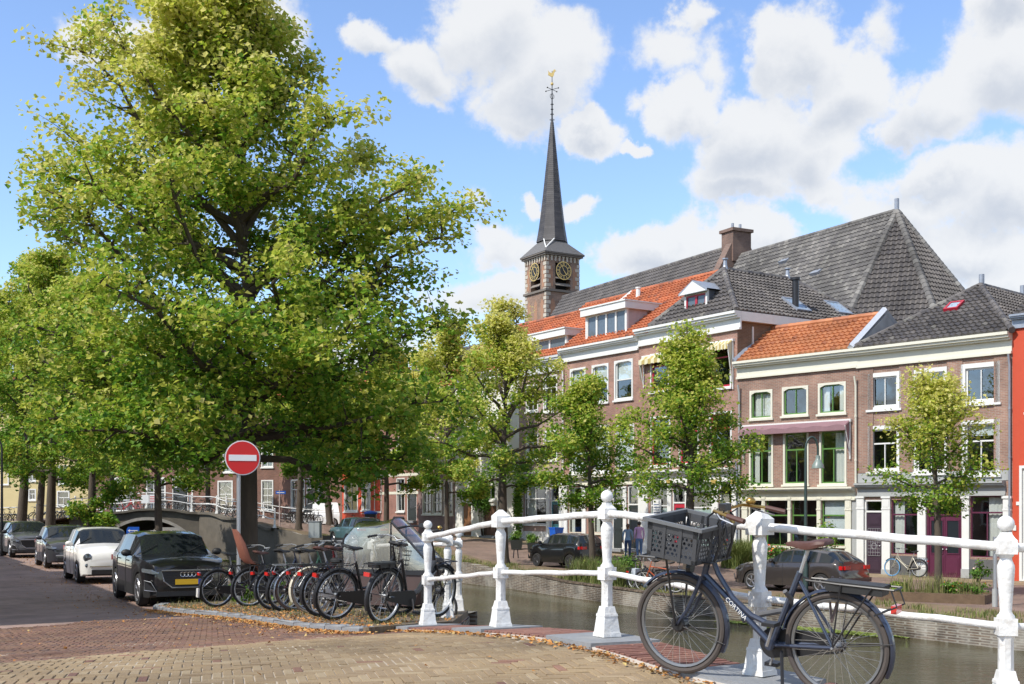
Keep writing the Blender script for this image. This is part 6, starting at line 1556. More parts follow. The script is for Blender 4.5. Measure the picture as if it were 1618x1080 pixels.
    for s in (.03,-.03): s_.tube([(se.x-.12,s,se.z+.02),(se.x,s*.6,se.z-.0),(se.x+.10,s*.4,se.z+.03)],.005,4)
    if detail: s_.build('saddle_spring',STEEL,so)
    # chain case, cranks
    if detail:
        c=MB(); q=[]; r1,r2=.105,.06; xb,zb=bb.x,bb.z; ns=12
        for k in range(ns+1): a=R(-80+160*k/ns); q.append((xb+r1*math.cos(a),zb+r1*math.sin(a)))
        for k in range(ns+1): a=R(95+170*k/ns); q.append((xr+.02+r2*math.cos(a),z+r2*math.sin(a)))
        c.prism(q,lambda a,b:(a,-.065,b),lambda a,b:(a,-.04,b)); c.build('chain_case',{'black':BLACKM,'white':WHITE,'frame':fm}[chain],t)
        k_=MB(); k_.tube([(xb,-.085,zb),(xb+.05,-.09,zb-.165)],.010,5); k_.tube([(xb,.075,zb),(xb-.05,.08,zb+.165)],.010,5); ko=k_.build('crank',STEEL,t)
        for (x_,y_,z_) in ((xb+.05,-.14,zb-.165),(xb-.05,.13,zb+.165)):
            p=MB(); p.box(x_-.045,x_+.045,y_-.045,y_+.045,z_-.012,z_+.012); p.build('pedal',BLACKM,ko)
        # kickstand
        k_=MB(); k_.tube([(bb.x-.08,.02,.27),(bb.x-.16,.16,.01)],.012,5); k_.build('kickstand',STEEL if detail<2 else BLACKM,t)
        # rear light and carrier
        rl=MB(); rl.box(xr-.39,xr-.355,-.045,.045,z+.26,z+.31) if rack else rl.box(xr-.37,xr-.335,-.03,.03,z+.12,z+.18); rl.build('rear_light',REFL,t)
    if rack and detail:
        r_=MB(); zt=z+WR+.06
        for s in (.065,-.065): r_.tube([(xr+.20,s*.7,zt),(xr-.02,s,zt+.0),(xr-.38,s,zt)],.007,5)
        r_.tube([(xr-.38,-.065,zt),(xr-.38,.065,zt)],.007,5); r_.tube([(xr-.16,-.065,zt),(xr-.16,.065,zt)],.006,5); r_.tube([(xr+.03,-.065,zt),(xr+.03,.065,zt)],.006,5)
        for s in (.068,-.068):
            r_.tube([(xr,s*1.1,z),(xr-.04,s,zt)],.006,5); r_.tube([(xr,s*1.1,z),(xr-.24,s,zt)],.006,5); r_.tube([(xr-.36,s,zt),(xr-.40,s,zt-.10),(xr-.26,s,zt-.17)],.006,5)
        r_.tube([(xr+.20,0,zt),(st.x+.02,0,st.z-.02)],.007,5)
        r_.build('carrier',BLACKM if fender!='silver' else STEEL,t,smooth=True)
    if battery:
        b=MB(); zt=z+WR+.065; b.taper(xr-.12,0,zt-.055,zt+.01,.36,.38,0,.12,.12); b.build('battery',SADB,t)
    if child:
        cm=mat('child_seat_shell',(.03,.03,.033),.5); cc=mat('brown_seat_cushion',(.30,.115,.075),.7,var=.1)
        zt=z+WR+.10; x0=xr-.12; ys=(-.15,-.13,-.06,.06,.13,.15)
        def shell(off,mt,nm,pts,par):
            m_=MB(); vs=[]
            for (x,zz,w,dp) in pts:
                for j,f_ in enumerate((-1,-.85,-.4,.4,.85,1)):
                    vs.append((x+off+(dp if abs(f_)>.9 else (dp*.4 if abs(f_)>.8 else 0)),f_*w,zz))
            m_.add(vs,[(k*6+j,k*6+j+1,(k+1)*6+j+1,(k+1)*6+j) for k in range(len(pts)-1) for j in range(5)]); b0=len(m_.v)
            m_.add([(x-.015,y,zz) for x,y,zz in vs],[(k*6+j,(k+1)*6+j,(k+1)*6+j+1,k*6+j+1) for k in range(len(pts)-1) for j in range(5)]); return m_.build(nm,mt,par,smooth=True)
        so=shell(0,cc,'child_seat',[(x0+.30,zt-.25,.10,.03),(x0+.24,zt-.02,.15,.06),(x0+.05,zt,.16,.09),(x0-.05,zt+.10,.16,.10),(x0-.13,zt+.36,.15,.08),(x0-.20,zt+.56,.11,.05),(x0-.215,zt+.62,.07,.02)],t)
        shell(.02,cc,'cushion',[(x0+.22,zt+.02,.11,.03),(x0+.05,zt+.03,.12,.05),(x0-.03,zt+.12,.12,.05),(x0-.12,zt+.36,.11,.04),(x0-.185,zt+.54,.08,.02)],so)
        m_=MB()
        for s in (1,-1): m_.box(x0+.20,x0+.30,s*.17-.03,s*.17+.03,zt-.36,zt-.02)
        m_.build('foot_guard',cm,so)
    if front=='basket' or front=='rack':
        b=MB(); zt=z+WR+.05; x0=xf-.02
        for s in (-.13,.13): b.tube([(x0-.14,s,zt),(x0+.16,s,zt)],.007,4); b.tube([(x0,s*.5,z),(x0+.03,s,zt)],.007,4)
        for x in (-.14,0,.16): b.tube([(x0+x,-.13,zt),(x0+x,.13,zt)],.007,4)
        if front=='basket':
            for h in (0,.07,.14,.2): b.tube([(x0-.15,-.15,zt+h),(x0+.17,-.15,zt+h),(x0+.17,.15,zt+h),(x0-.15,.15,zt+h)],.005,4,closed=True)
            for k in range(9):
                u=-.15+.3*k/8
                for (x,y) in ((x0-.15,u),(x0+.17,u),(x0-.15+.32*k/8,-.15),(x0-.15+.32*k/8,.15)): b.tube([(x,y,zt),(x,y,zt+.2)],.003,3)
        b.build('front_carrier' if front=='rack' else 'wire_basket',BLACKM,t)
    if detail: l=MB(); l.lathe([(.035,.02),(.04,.05),(.01,.06)],10,(xf-.11,0,z+WR+.05),'x'); l.build('headlight',BLACKM,t)
    return t,dict(xf=xf,xr=xr,z=z,H=H,bb=bb,st=st,fm=fm)

def bl(px,py,hf,dz=0): X,Z=G(px,py,hf); return X,Z
def bikeat(px,py,ang_deg,hf,**k):
    """rear wheel foot at a photo point; ang = heading, degrees from world +x toward +y"""
    X,Z=G(px,py,hf); a=R(ang_deg); f=(math.cos(a),math.sin(a)); dz=k.pop('dz',0); X+=f[0]*.545; Z+=f[1]*.545
    return dict(loc=(X,Z,hf(X,Z)+dz),fwd=f,**k)
BK=('black',(.02,.02,.022)); 
left=[
 (342,966,40,dict(label='black city bike with a white tail patch, leftmost of the parked row',fcol=BK,lean=.10,whitetip=True)),
 (394,966,38,dict(label='dark bike carrying a brown cushioned child seat on its rear rack',fcol=('blue_black',(.02,.025,.05)),lean=.05,child=True,seat='brown',rim=mat('pale_rim',(.5,.5,.48),.4))),
 (434,972,41,dict(label='dark green bike squeezed beside the silver mudguard bike',fcol=('dark_green_frame',(.02,.07,.04)),lean=-.10)),
 (449,974,44,dict(label='dark red ladies bike half hidden behind the silver mudguard bike',fcol=('burgundy_frame',(.13,.015,.02)),lean=.12,front='basket')),
 (466,973,30,dict(label='bike with bright silver mudguards and silver rear rack in the middle of the row',fcol=('silver_grey',(.35,.36,.37)),fender='silver',tyre=mat('brown_tyre',(.12,.075,.055),.8),lean=.08,seat='black')),
 (494,978,34,dict(label='old bike with a beige mudguard and white chain case in the middle of the row',fcol=('dark_blue',(.02,.03,.07)),fender='cream',chain='white',lean=-.08,seat='brown',tyre=mat('beige_tyre',(.30,.23,.17),.8))),
 (508,983,42,dict(label='cream framed city bike standing behind the thick tyred black bike',fcol=('cream_frame',(.62,.58,.47)),lean=.04,chain='white',seat='brown',grip='brown')),
 (528,989,44,dict(label='black bike with a wide carrier and thick tyres, second from the railing',fcol=BK,lean=.16,rack=True,front='basket')),
 (604,995,57,dict(label='matt black bike with a thick step through frame parked nearest the white railing',fcol=('black_e',(.028,.028,.03)),lean=.12,style='wave',battery=True,front='rack',detail=2)),
]
GL='bicycles parked in a row on the left bank'
for (px,py,a,kw) in left:
    d=bikeat(px,py,a,hl,dz=.075,**kw); bike(group=GL,**d)
# ---- the big foreground bicycle leaning on the railing
fx,fz=1.19,8.33; rx,rz=2.07,7.66
f=Vector((fx-rx,fz-rz)).normalized(); mx,mz=(rx+.555*f.x,rz+.555*f.y)
FB,q=bike('large dark blue bicycle with a grey crate on its front carrier, leaning on the railing',(mx,mz,(hl(fx,fz)+hl(rx,rz))/2+.045),f,('slate_blue',(.035,.045,.075)),lean=-.10,style='step',fender='frame',seat='brown',grip='brown',detail=2,battery=True,tyre=mat('worn_grey_tyre',(.075,.062,.055),.85),rim=mat('grey_rim',(.20,.20,.20),.4,metal=.6),scale=1.0)
FB.rotation_euler=(-.10,math.atan2(hl(rx,rz)-hl(fx,fz),1.1),math.atan2(f.y,f.x)) 
fm=q['fm']; xf=q['xf']; z=WR; CR=mat('grey_plastic_crate',(.055,.057,.062),.55,var=.08); 
# carrier for the crate
b=MB(); zc0=z+WR+.12
for s in (-.15,.15): b.tube([(xf-.30,s,zc0),(xf+.24,s,zc0)],.009,6); b.tube([(xf,s*.45,z),(xf+.02,s*.8,z+.3),(xf+.03,s,zc0)],.008,6)
for x in (-.30,-.12,.06,.24): b.tube([(xf+x,-.15,zc0),(xf+x,.15,zc0)],.008,6)
for s in (-.09,.09): b.tube([(xf-.30,s,zc0),(xf-.34,s,zc0+.12),(xf-.34,s,zc0+.30),(xf-.30,s,zc0+.34),(xf-.25,s,zc0+.30),(xf-.25,s,zc0+.12)],.009,6)
b.build('front_carrier',BLACKM,FB,smooth=True)
# crate: perforated walls made of bars and ribs
crate=thing('plastic_crate','grey perforated plastic crate strapped on the front carrier of the big bicycle','crate',(0,0,0))
crate.parent=None
Mb=FB.matrix_basis
Lc,Wc,Hc=.37,.50,.235; m=MB(); tp=.02; zb=.0
def wallgrid(P,w,h,nx,nz,thk=.012):
    # frame
    for (a0,a1,b0,b1) in ((0,w,0,.03),(0,w,h-.055,h),(0,.03,0,h),(w-.03,w,0,h)):
        q_=[P(a0,b0,0),P(a1,b0,0),P(a1,b1,0),P(a0,b1,0),P(a0,b0,thk),P(a1,b0,thk),P(a1,b1,thk),P(a0,b1,thk)]; m.add(q_,[(3,2,1,0),(4,5,6,7),(0,1,5,4),(1,2,6,5),(2,3,7,6),(3,0,4,7)])
    nr=3
    for k in range(1,nr):
        x=w*k/nr; q_=[P(x-.012,0,-.004),P(x+.012,0,-.004),P(x+.012,h,-.004),P(x-.012,h,-.004),P(x-.012,0,thk),P(x+.012,0,thk),P(x+.012,h,thk),P(x-.012,h,thk)]; m.add(q_,[(3,2,1,0),(4,5,6,7),(0,1,5,4),(1,2,6,5),(2,3,7,6),(3,0,4,7)])
    # honeycomb
    d=.034; rows=int((h-.085)/(d*.87)); cols=int((w-.06)/d)
    for r in range(rows+1):
        for c in range(cols+1):
            cx=.03+(c+.5*(r%2))*d+.01; cz=.03+(r+.5)*d*.87
            if cx>w-.035 or cz>h-.06: continue
            ring=[]
            for k in range(6): a=R(60*k+30); ring.append((cx+.0165*math.cos(a),cz+.0165*math.sin(a)))
            n_=6; inn=[(cx+(x-cx)*.72,cz+(y-cz)*.72) for x,y in ring]; o=[(cx+(x-cx)*1.2,cz+(y-cz)*1.2) for x,y in ring]
            m.add([P(x,y,.003) for x,y in o]+[P(x,y,.003) for x,y in inn],[(k,(k+1)%6,6+(k+1)%6,6+k) for k in range(6)])
    
h=Hc
wallgrid(lambda a,b,c:(-Lc/2+a,-Wc/2+c+.0-(b/h)*tp,b),Lc,h,0,0)
wallgrid(lambda a,b,c:(-Lc/2+a,Wc/2-c+(b/h)*tp,b),Lc,h,0,0)
wallgrid(lambda a,b,c:(Lc/2-c+(b/h)*tp,-Wc/2+a,b),Wc,h,0,0)
wallgrid(lambda a,b,c:(-Lc/2+c-(b/h)*tp,-Wc/2+a,b),Wc,h,0,0)
m.build('crate_wall',CR,crate)
rm=MB(); e=.02
for (x0,x1,y0,y1) in ((-Lc/2-tp-e,Lc/2+tp+e,-Wc/2-tp-e,-Wc/2-tp+.008),(-Lc/2-tp-e,Lc/2+tp+e,Wc/2+tp-.008,Wc/2+tp+e),(-Lc/2-tp-e,-Lc/2-tp+.008,-Wc/2-tp+.009,Wc/2+tp-.009),(Lc/2+tp-.008,Lc/2+tp+e,-Wc/2-tp+.009,Wc/2+tp-.009)): rm.box(x0,x1,y0,y1,h,h+.022)
rm.build('crate_rim',mat('grey_crate_rim',(.13,.135,.14),.5,var=.06),crate)
MB().box(-Lc/2,Lc/2,-Wc/2,Wc/2,0,.012).build('crate_floor',CR,crate)
bpy.context.view_layer.update()
crate.matrix_world=FB.matrix_world@Matrix.Translation((xf-.06,0,zc0+.012))@Matrix.Rotation(R(-7),4,'Y')
# lock, strap, text on the frame
lk=MB(); pts=[]
b0=Vector((.10,-.05,.50)); 
lk.tube([(.16,-.09,.41),(.04,-.13,.46),(-.09,-.12,.50),(-.19,-.07,.53)],.020,8); lk.tube([(-.19,-.07,.53),(-.24,.02,.62),(-.22,.08,.68)],.016,8); lk.build('folding_lock',mat('grey_lock',(.10,.10,.105),.6),FB,smooth=True)
sp_=MB(); xr=q['xr']; zt=z+WR+.06
for dx in (.0,.05): sp_.tube([(xr+.02+dx,-.075,zt+.02),(xr+.04+dx,-.085,zt-.14),(xr+.07,-.08,z+.13)],.009,4)
sp_.build('elastic_strap',mat('grey_brown_elastic',(.20,.15,.14),.8),FB)
def text_mesh(txt,size,ext=.001):
    c=bpy.data.curves.new('txt','FONT'); c.body=txt; c.size=size; c.extrude=ext; c.align_x='CENTER'; c.align_y='CENTER'; o=bpy.data.objects.new('txt',c); COL.objects.link(o)
    bpy.context.view_layer.update(); me=bpy.data.meshes.new_from_object(o.evaluated_get(bpy.context.evaluated_depsgraph_get())); bpy.data.objects.remove(o); me.name='lettering'; return me
hd=Vector((.405,0,.72)); bbv=q['bb']
me=text_mesh('CORTINA',.044); me.materials.append(WHITE)
# along the down tube on the visible (left, +y) side... the camera sees the side facing it
d=(bbv-hd).normalized()
side=Vector((0,1,0)) 
yv=Vector((0,1,0)); xax=d; zax=yv; yax=zax.cross(xax)
mid=hd.lerp(bbv,.50)+yv*.0215
o=link('lettering',me,FB); o.matrix_local=Matrix(((xax.x,yax.x,zax.x,mid.x),(xax.y,yax.y,zax.y,mid.y),(xax.z,yax.z,zax.z,mid.z),(0,0,0,1)))
# ---- cargo bike with a clear rain tent
cx,cz=px2X(665,17.2),17.2
cbx=thing('cargo_bicycle','cargo bicycle with a dark box under a clear plastic rain tent behind the railing','cargo bike',(cx-.42,cz-.2,hl(cx,cz)-.02),R(-20)); cbx.scale=(.74,.8,.92)
BOXM=mat('dark_brown_box_wood',(.085,.055,.05),.6,var=.15,scale=3); 
m=MB(); m.add([(-.75,-.30,.28),(.62,-.30,.28),(.62,.30,.28),(-.75,.30,.28),(-.82,-.33,.80),(.95,-.33,.80),(.95,.33,.80),(-.82,.33,.80)],[(3,2,1,0),(0,1,5,4),(1,2,6,5),(2,3,7,6),(3,0,4,7)]); m.build('cargo_box',BOXM,cbx)
m=MB(); m.box(-.84,.97,-.35,-.33,.75,.82); m.box(-.84,.97,.33,.35,.75,.82); m.build('box_edge',BLACKM,cbx)
PVC=glassmat('clear_pvc',(.86,.86,.84),.22,.86,.12)
sec=[(-.84,.80,1.34,.30),(-.60,.80,1.54,.31),(-.1,.80,1.52,.32),(.18,.80,1.60,.32),(.55,.80,1.32,.33),(.96,.80,.98,.33)]
m=MB(); vs=[]
for k,(x,z0,z1,w) in enumerate(sec):
    for (y,zz) in ((-w,z0),(-w*1.0,lerp(z0,z1,.45)+.0),(-w*.95,z1-.08),(-w*.6,z1),(0,z1+.03),(w*.6,z1),(w*.95,z1-.08),(w,lerp(z0,z1,.45)),(w,z0)):
        vs.append((x+rnd.uniform(-.015,.015),y+rnd.uniform(-.02,.02),zz+rnd.uniform(-.015,.015)))
m.add(vs,[(k*9+j,(k+1)*9+j,(k+1)*9+j+1,k*9+j+1) for k in range(5) for j in range(8)]+[tuple(range(9)),tuple(reversed(range(45,54)))]); m.build('rain_tent',PVC,cbx,smooth=True)
m=MB()
for (x,z0,z1,w) in (sec[0],sec[3],sec[5]): m.tube([(x,-w,z0),(x,-w,lerp(z0,z1,.5)),(x,-w*.95,z1-.07),(x,-w*.6,z1+.01),(x,w*.6,z1+.01),(x,w*.95,z1-.07),(x,w,lerp(z0,z1,.5)),(x,w,z0)],.016,6)
for s in (-1,1): m.tube([(sec[3][0],s*.30,sec[3][2]-.05),(sec[4][0],s*.32,sec[4][2]-.05),(sec[5][0],s*.33,sec[5][2]-.05)],.02,6); m.tube([(x,s*w,z0) for x,z0,z1,w in sec],.014,5)
m.build('tent_frame',BLACKM,cbx,smooth=True)
for (x,r) in ((1.15,.25),(-1.45,.33)):
    w=MB(); w.torus((x,0,r),r-.022,.022,24,6,'y'); wo=w.build('wheel',RUBBER,cbx,smooth=True); w=MB(); 
    for k in range(16): a=2*math.pi*k/16; w.tube([(x,0,r),(x+(r-.05)*math.cos(a),0,r+(r-.05)*math.sin(a))],.002,3,cap=False)
    w.build('spokes',SPOKE,wo); w=MB(); w.torus((x,0,r),r-.05,.012,24,4,'y'); w.build('rim',STEEL,wo)
m=MB(); m.tube([(-1.45,.0,.33),(-.95,0,.30),(-.7,0,.26),(.6,0,.24),(.9,0,.35),(1.0,0,.62)],.024,6); m.tube([(-1.0,0,.30),(-1.15,0,.85)],.02,6); m.tube([(-1.45,0,.33),(-1.1,0,.7)],.014,6); m.tube([(1.15,.05,.25),(1.0,.05,.6)],.014,5); m.tube([(-.8,0,.3),(-.86,0,1.05)],.018,6); m.tube([(-.86,-.3,1.10),(-.80,-.1,1.07),(-.80,.1,1.07),(-.86,.3,1.10)],.012,6); m.build('frame',BLACKM,cbx,smooth=True)
m=MB(); m.ball((-1.16,0,.93),.11,10,0,(1.2,.8,.5)); m.build('saddle',SADB,cbx,smooth=True)
m=MB(); m.box(1.0,1.2,-.03,.03,.51,.53); m.build('mudguard',BLACKM,cbx)
# ---- small bicycles across the canal and on the far bridge
sb1,_=bike('orange red framed bicycle parked by the canal in front of the two pedestrians',(0,0,0),(1,0),('orange_red',(.50,.10,.03)),style='diamond',detail=1,rim=mat('pale_rim',(.5,.5,.48),.4))
sb2,_=bike('pale bicycle with a light blue front tyre leaning between the two purple doors',(0,0,0),(1,0),('sand',(.45,.42,.33)),style='step',detail=1,tyre=None)
for o in kids(sb2):
    if o.name.startswith('wheel') and abs(o.data.vertices[0].co.x-.585)<.5: o.data=o.data.copy(); o.data.materials[0]=mat('blue_tyre',(.10,.30,.55),.7)
def put(o,px,Z,deg,hf,lean=.05):
    X=px2X(px,Z); o.location=(X,Z,hf(X,Z)); o.rotation_euler=(lean,0,R(deg))
put(sb1,1043,39.5,150,hr); put(sb2,1431,46.6,133,hr)
bx=MB(); bx.box(-.78,-.42,-.22,-.08,.48,.74); bx.build('pannier',mat('pale_pannier',(.5,.55,.6),.7),sb2)
sb3,_=bike('black bicycle in the weeds beside the orange red bicycle',(0,0,0),(1,0),BK,style='step',detail=1); put(sb3,1022,40.5,130,hr)
sb4=copy_tree(sb3,label='black bicycle just right of the orange red bicycle across the canal'); put(sb4,1062,39.8,120,hr)
sb5=copy_tree(sb2,label='pale bicycle standing at the bushes near the two pedestrians'); put(sb5,1008,41,60,hr)
far,_=bike('dark bicycle parked behind the railing of the far arched bridge',(0,0,0),(1,0),BK,style='step',detail=0)
farr,_=bike('red bicycle standing behind the left half of the far bridge railing',(0,0,0),(1,0),('red_frame',(.45,.03,.03)),style='step',detail=0)
GF='bicycles on the far arched bridge'
def putf(o,px,Z,deg): X=px2X(px,Z); o.location=(X,Z,hr(X,Z)+.02); o.rotation_euler=(rnd.uniform(-.1,.1),0,R(deg))
far['group']=GF; putf(far,270,79.2,5)
fpx=[(286,5),(300,175),(314,8),(327,2),(340,178),(352,6),(364,4),(376,172),(388,0),(104,30),(112,150),(122,20),(248,175)]
ORD=['second','third','fourth','fifth','sixth','seventh','eighth','ninth','tenth']
for i,(px,a) in enumerate(fpx):
    o=copy_tree(far,label=(ORD[i]+' dark bicycle from the left, right half of the far bridge railing') if i<9 else ['leftmost dark bicycle on the far bridge, beside the tree stem','second dark bicycle from the left end of the far bridge','third dark bicycle from the left end of the far bridge','dark bicycle beside the white banner at the crown of the far bridge'][i-9],group=GF); putf(o,px,79.4+ (i%2)*.5 - (3 if px>360 else 0)*.8,a)
putf(farr,198,79.2,3); farr['label']='bright red bicycle with thick frame standing behind the left half of the far bridge railing'
o=copy_tree(farr,label='red bicycle leaning just right of the other red bicycle on the far bridge'); putf(o,212,79.3,160)
GS='bicycles in the stand on the far street'; far['label']='first dark bicycle right of the slim tree stem on the far bridge'
s0=copy_tree(far,label='bicycle in the crowded stand in front of the white van',group=GS)
for i in range(9):
    o=s0 if i==0 else copy_tree(s0,group=GS); X=px2X(454+i*5.5,84); o.location=(X,84,hr(X,84)); o.rotation_euler=(0,0,R(70+rnd.uniform(-8,8)))
GE='bicycles at the left end of the far street'
s1=copy_tree(far,label='bicycle parked along the railing at the far left behind the trees',group=GE)
for i,px in enumerate((6,14,24,46,66,88,96)):
    o=s1 if i==0 else copy_tree(s1,group=GE); X=px2X(px,82); o.location=(X,82,hr(X,82)); o.rotation_euler=(0,0,R(rnd.uniform(-15,15)))
mp=copy_tree(far,label='scooter like dark bicycle parked behind the teal car'); putf(mp,566,80,10)
# ------------------------------------------------------------ trees
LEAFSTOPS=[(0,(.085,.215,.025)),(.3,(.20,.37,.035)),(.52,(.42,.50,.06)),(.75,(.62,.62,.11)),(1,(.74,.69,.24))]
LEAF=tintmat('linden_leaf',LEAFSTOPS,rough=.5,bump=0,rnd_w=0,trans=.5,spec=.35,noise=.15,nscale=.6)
def leafmesh(name,C_,N_,size,tint,matl=LEAF,droop=.35,r=rng,shape=1.0):
    """folded leaf quads: C centres (n,3), N preferred normals"""
    n=len(C_); nrm=N_+r.normal(0,.55,(n,3)); nrm/=np.linalg.norm(nrm,axis=1)[:,None]+1e-9
    d=r.normal(0,1,(n,3)); d[:,2]-=droop; d-=nrm*(d*nrm).sum(1)[:,None]; d/=np.linalg.norm(d,axis=1)[:,None]+1e-9
    s=np.cross(nrm,d); sz=size*r.uniform(.5,1.4,n)[:,None]; w=sz*.46*shape
    b=C_-d*sz*.5; tp=C_+d*sz*.5-nrm*sz*.10; m=C_-d*sz*.03
    l=m+s*w+nrm*sz*.12; rr=m-s*w+nrm*sz*.12
    V=np.stack([b,rr,tp,l],1).reshape(-1,3); F_=np.arange(n*4).reshape(n,4)
    F3=np.concatenate([F_[:,[0,1,2]],F_[:,[0,2,3]]],0); T=np.concatenate([tint,tint])
    return fast_mesh(name,V,F3,[matl],tint=np.clip(T,0,1))
def tree(label,X,Z,zb,htrunk,profile,tr,nprim=26,nleaf=16000,leaf=.10,seed=1,lean=(0,0),yel=.5,extra=(),clump=.42,top=None,name='linden_tree',group='linden trees along the canal',low_green=True,sub=8,skew=(0,0),updown=.15,bark=None,core=.35):
    """profile: (height above base, crown radius) list; leaves sit in clumps along real limbs"""
    r=np.random.default_rng(seed); q=random.Random(seed)
    t=thing(name,label,'tree',(X,Z,zb),0,group)
    z0,z1=profile[0][0],profile[-1][0]; hz=[p[0] for p in profile]; hrr=[p[1] for p in profile]
    Rz=lambda z: float(np.interp(z,hz,hrr))
    # trunk
    tm=MB(); n=10; pts=[]; rad=[]
    for k in range(n+1):
        f=k/n; z=z1*.93*f; wob=.05*tr*8*math.sin(f*5+seed)
        pts.append((lean[0]*f+wob+skew[0]*f*f,lean[1]*f+skew[1]*f*f,z)); rad.append(max(.02,tr*(1-.25*min(1,z/max(.5,htrunk)))*(1-(max(0,z-htrunk)/(z1-htrunk))**.5)*.97+.015))
    rad[0]*=1.25; pts.insert(1,(pts[0][0],pts[0][1],.25)); rad.insert(1,tr)
    tm.tube(pts,rad,12); tk=tm.build('trunk',bark or BARK,t,smooth=True)
    def axis(z):
        f=min(1,z/(z1*.93)); i=f*n; return Vector((lean[0]*f+.05*tr*8*math.sin(f*5+seed)+skew[0]*f*f,lean[1]*f+skew[1]*f*f,z))
    lm=MB(); cen=[]; cnt=[]
    prims=[]
    for i in range(nprim):
        f=((i+.5)/nprim)**.9; zs=lerp(max(htrunk*.88,z0*.8),z1*.84,f); az=i*2.39996+q.uniform(-.35,.35)
        ze=zs+lerp(.22,1.0,f**.7)*Rz(zs)*q.uniform(.5,1.3)-updown*Rz(zs)*(1-f)
        ze=min(ze,z1-.1); rr=Rz(max(ze,z0+.01))*q.uniform(.66,1.06)
        prims.append((zs,az,rr,ze))
    for (zs,ex,ey,ez) in extra: prims.append((zs,None,Vector((ex,ey,ez)),0))
    for (zs,az,rr,ze) in prims:
        a=axis(zs)
        e=rr if az is None else Vector((axis(ze).x+math.cos(az)*rr,axis(ze).y+math.sin(az)*rr,ze))
        L=(e-a).length; 
        if L<.15: continue
        m1=a.lerp(e,.45)+Vector((q.uniform(-.08,.08)*L,q.uniform(-.08,.08)*L,-.06*L+q.uniform(-.04,.06)*L)); m2=a.lerp(e,.75)+Vector((q.uniform(-.07,.07)*L,q.uniform(-.07,.07)*L,.02*L))
        r0=min(tr*.45,.02+.022*L)
        P=[a,a.lerp(m1,.5)+Vector((0,0,.04*L)),m1,m2,e]; lm.tube(P,[r0,r0*.8,r0*.6,r0*.35,.008],6)
        def along_(f):
            f*=4; i=min(3,int(f)); return P[i].lerp(P[i+1],f-i)
        ns=max(3,int(sub*(.5+L/max(hrr)*.6)))
        for k in range(ns):
            f=core+(1-core)*((k+q.random())/ns); b=along_(f); l2=L*q.uniform(.16,.34)*(1.15-.5*f)
            dv=(e-a).normalized(); sd=Vector((q.gauss(0,1),q.gauss(0,1),q.gauss(.1,.5))); sd=(sd-dv*sd.dot(dv)*.6).normalized(); 
            c=b+(dv*.45+sd*.9).normalized()*l2
            lm.tube([b,b.lerp(c,.5)+Vector((0,0,.03*l2)),c],[max(.008,r0*.3),.008,.004],4,cap=False)
            for j in range(3):
                g=b.lerp(c,.35+.33*j); cen.append(g); cnt.append(1.0)
        cen.append(e); cnt.append(1.2)
    lm.build('limbs',bark or BARK,t,smooth=True)
    cen=np.array([tuple(c) for c in cen]); m=len(cen); w=np.array(cnt)*r.uniform(.4,1.6,m); w/=w.sum()
    idx=r.choice(m,nleaf,p=w); cs=r.uniform(.7,1.3,m)*clump
    off=r.normal(0,1,(nleaf,3)); off/=np.linalg.norm(off,axis=1)[:,None]; off*=(r.random(nleaf)**.45)[:,None]*cs[idx][:,None]*1.25; off[:,2]*=.72
    P=cen[idx]+off
    k=P[:,2]>z0-.5; P=P[k]; idx=idx[k]; off=off[k]; n=len(P)
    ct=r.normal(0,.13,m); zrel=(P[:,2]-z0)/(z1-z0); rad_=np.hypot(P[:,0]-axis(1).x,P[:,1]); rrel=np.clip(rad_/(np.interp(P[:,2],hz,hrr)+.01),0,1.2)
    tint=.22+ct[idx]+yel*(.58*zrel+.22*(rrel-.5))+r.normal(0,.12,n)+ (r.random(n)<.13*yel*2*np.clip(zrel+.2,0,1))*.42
    N_=np.zeros((n,3)); N_[:,2]=.9; N_[:,0]=off[:,0]*.8; N_[:,1]=off[:,1]*.8
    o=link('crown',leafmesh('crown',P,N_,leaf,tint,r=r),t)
    return t
GT='linden trees along the left bank'; GR='linden trees along the right bank'; GFR='trees in front of the far houses'
# the big tree
bx_,bz_=-6.05,28.0; zb=hl(bx_,bz_)+.07
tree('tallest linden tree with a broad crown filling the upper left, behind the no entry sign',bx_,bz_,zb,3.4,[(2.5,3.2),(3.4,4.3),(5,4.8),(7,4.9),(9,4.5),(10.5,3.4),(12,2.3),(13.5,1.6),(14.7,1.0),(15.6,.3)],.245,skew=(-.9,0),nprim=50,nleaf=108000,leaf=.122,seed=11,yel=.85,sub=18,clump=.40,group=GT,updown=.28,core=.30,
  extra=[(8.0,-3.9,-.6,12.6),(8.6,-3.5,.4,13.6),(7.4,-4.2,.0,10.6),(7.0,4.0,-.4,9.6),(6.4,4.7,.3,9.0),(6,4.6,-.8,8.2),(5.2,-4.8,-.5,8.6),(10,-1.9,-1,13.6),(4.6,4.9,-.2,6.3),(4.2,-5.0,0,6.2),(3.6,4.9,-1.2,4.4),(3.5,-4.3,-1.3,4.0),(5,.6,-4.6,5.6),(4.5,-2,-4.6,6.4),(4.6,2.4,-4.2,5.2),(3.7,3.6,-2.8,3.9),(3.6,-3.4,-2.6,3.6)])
def tpos(px,Z,hf): X=px2X(px,Z); return X,Z,hf(X,Z)
def T_(label,px,Z,hf,**k): X,Z,z=tpos(px,Z,hf); return tree(label,X,Z,z+.02,**k)
T_('slim young linden tree with olive yellow leaves standing behind the black suv',252,45,hl,htrunk=3.1,profile=[(2.8,1.6),(3.6,3.0),(5,3.3),(6.5,2.7),(8,1.5),(9,.4)],tr=.15,nprim=26,nleaf=26000,leaf=.13,seed=3,yel=.95,sub=9,group=GT)
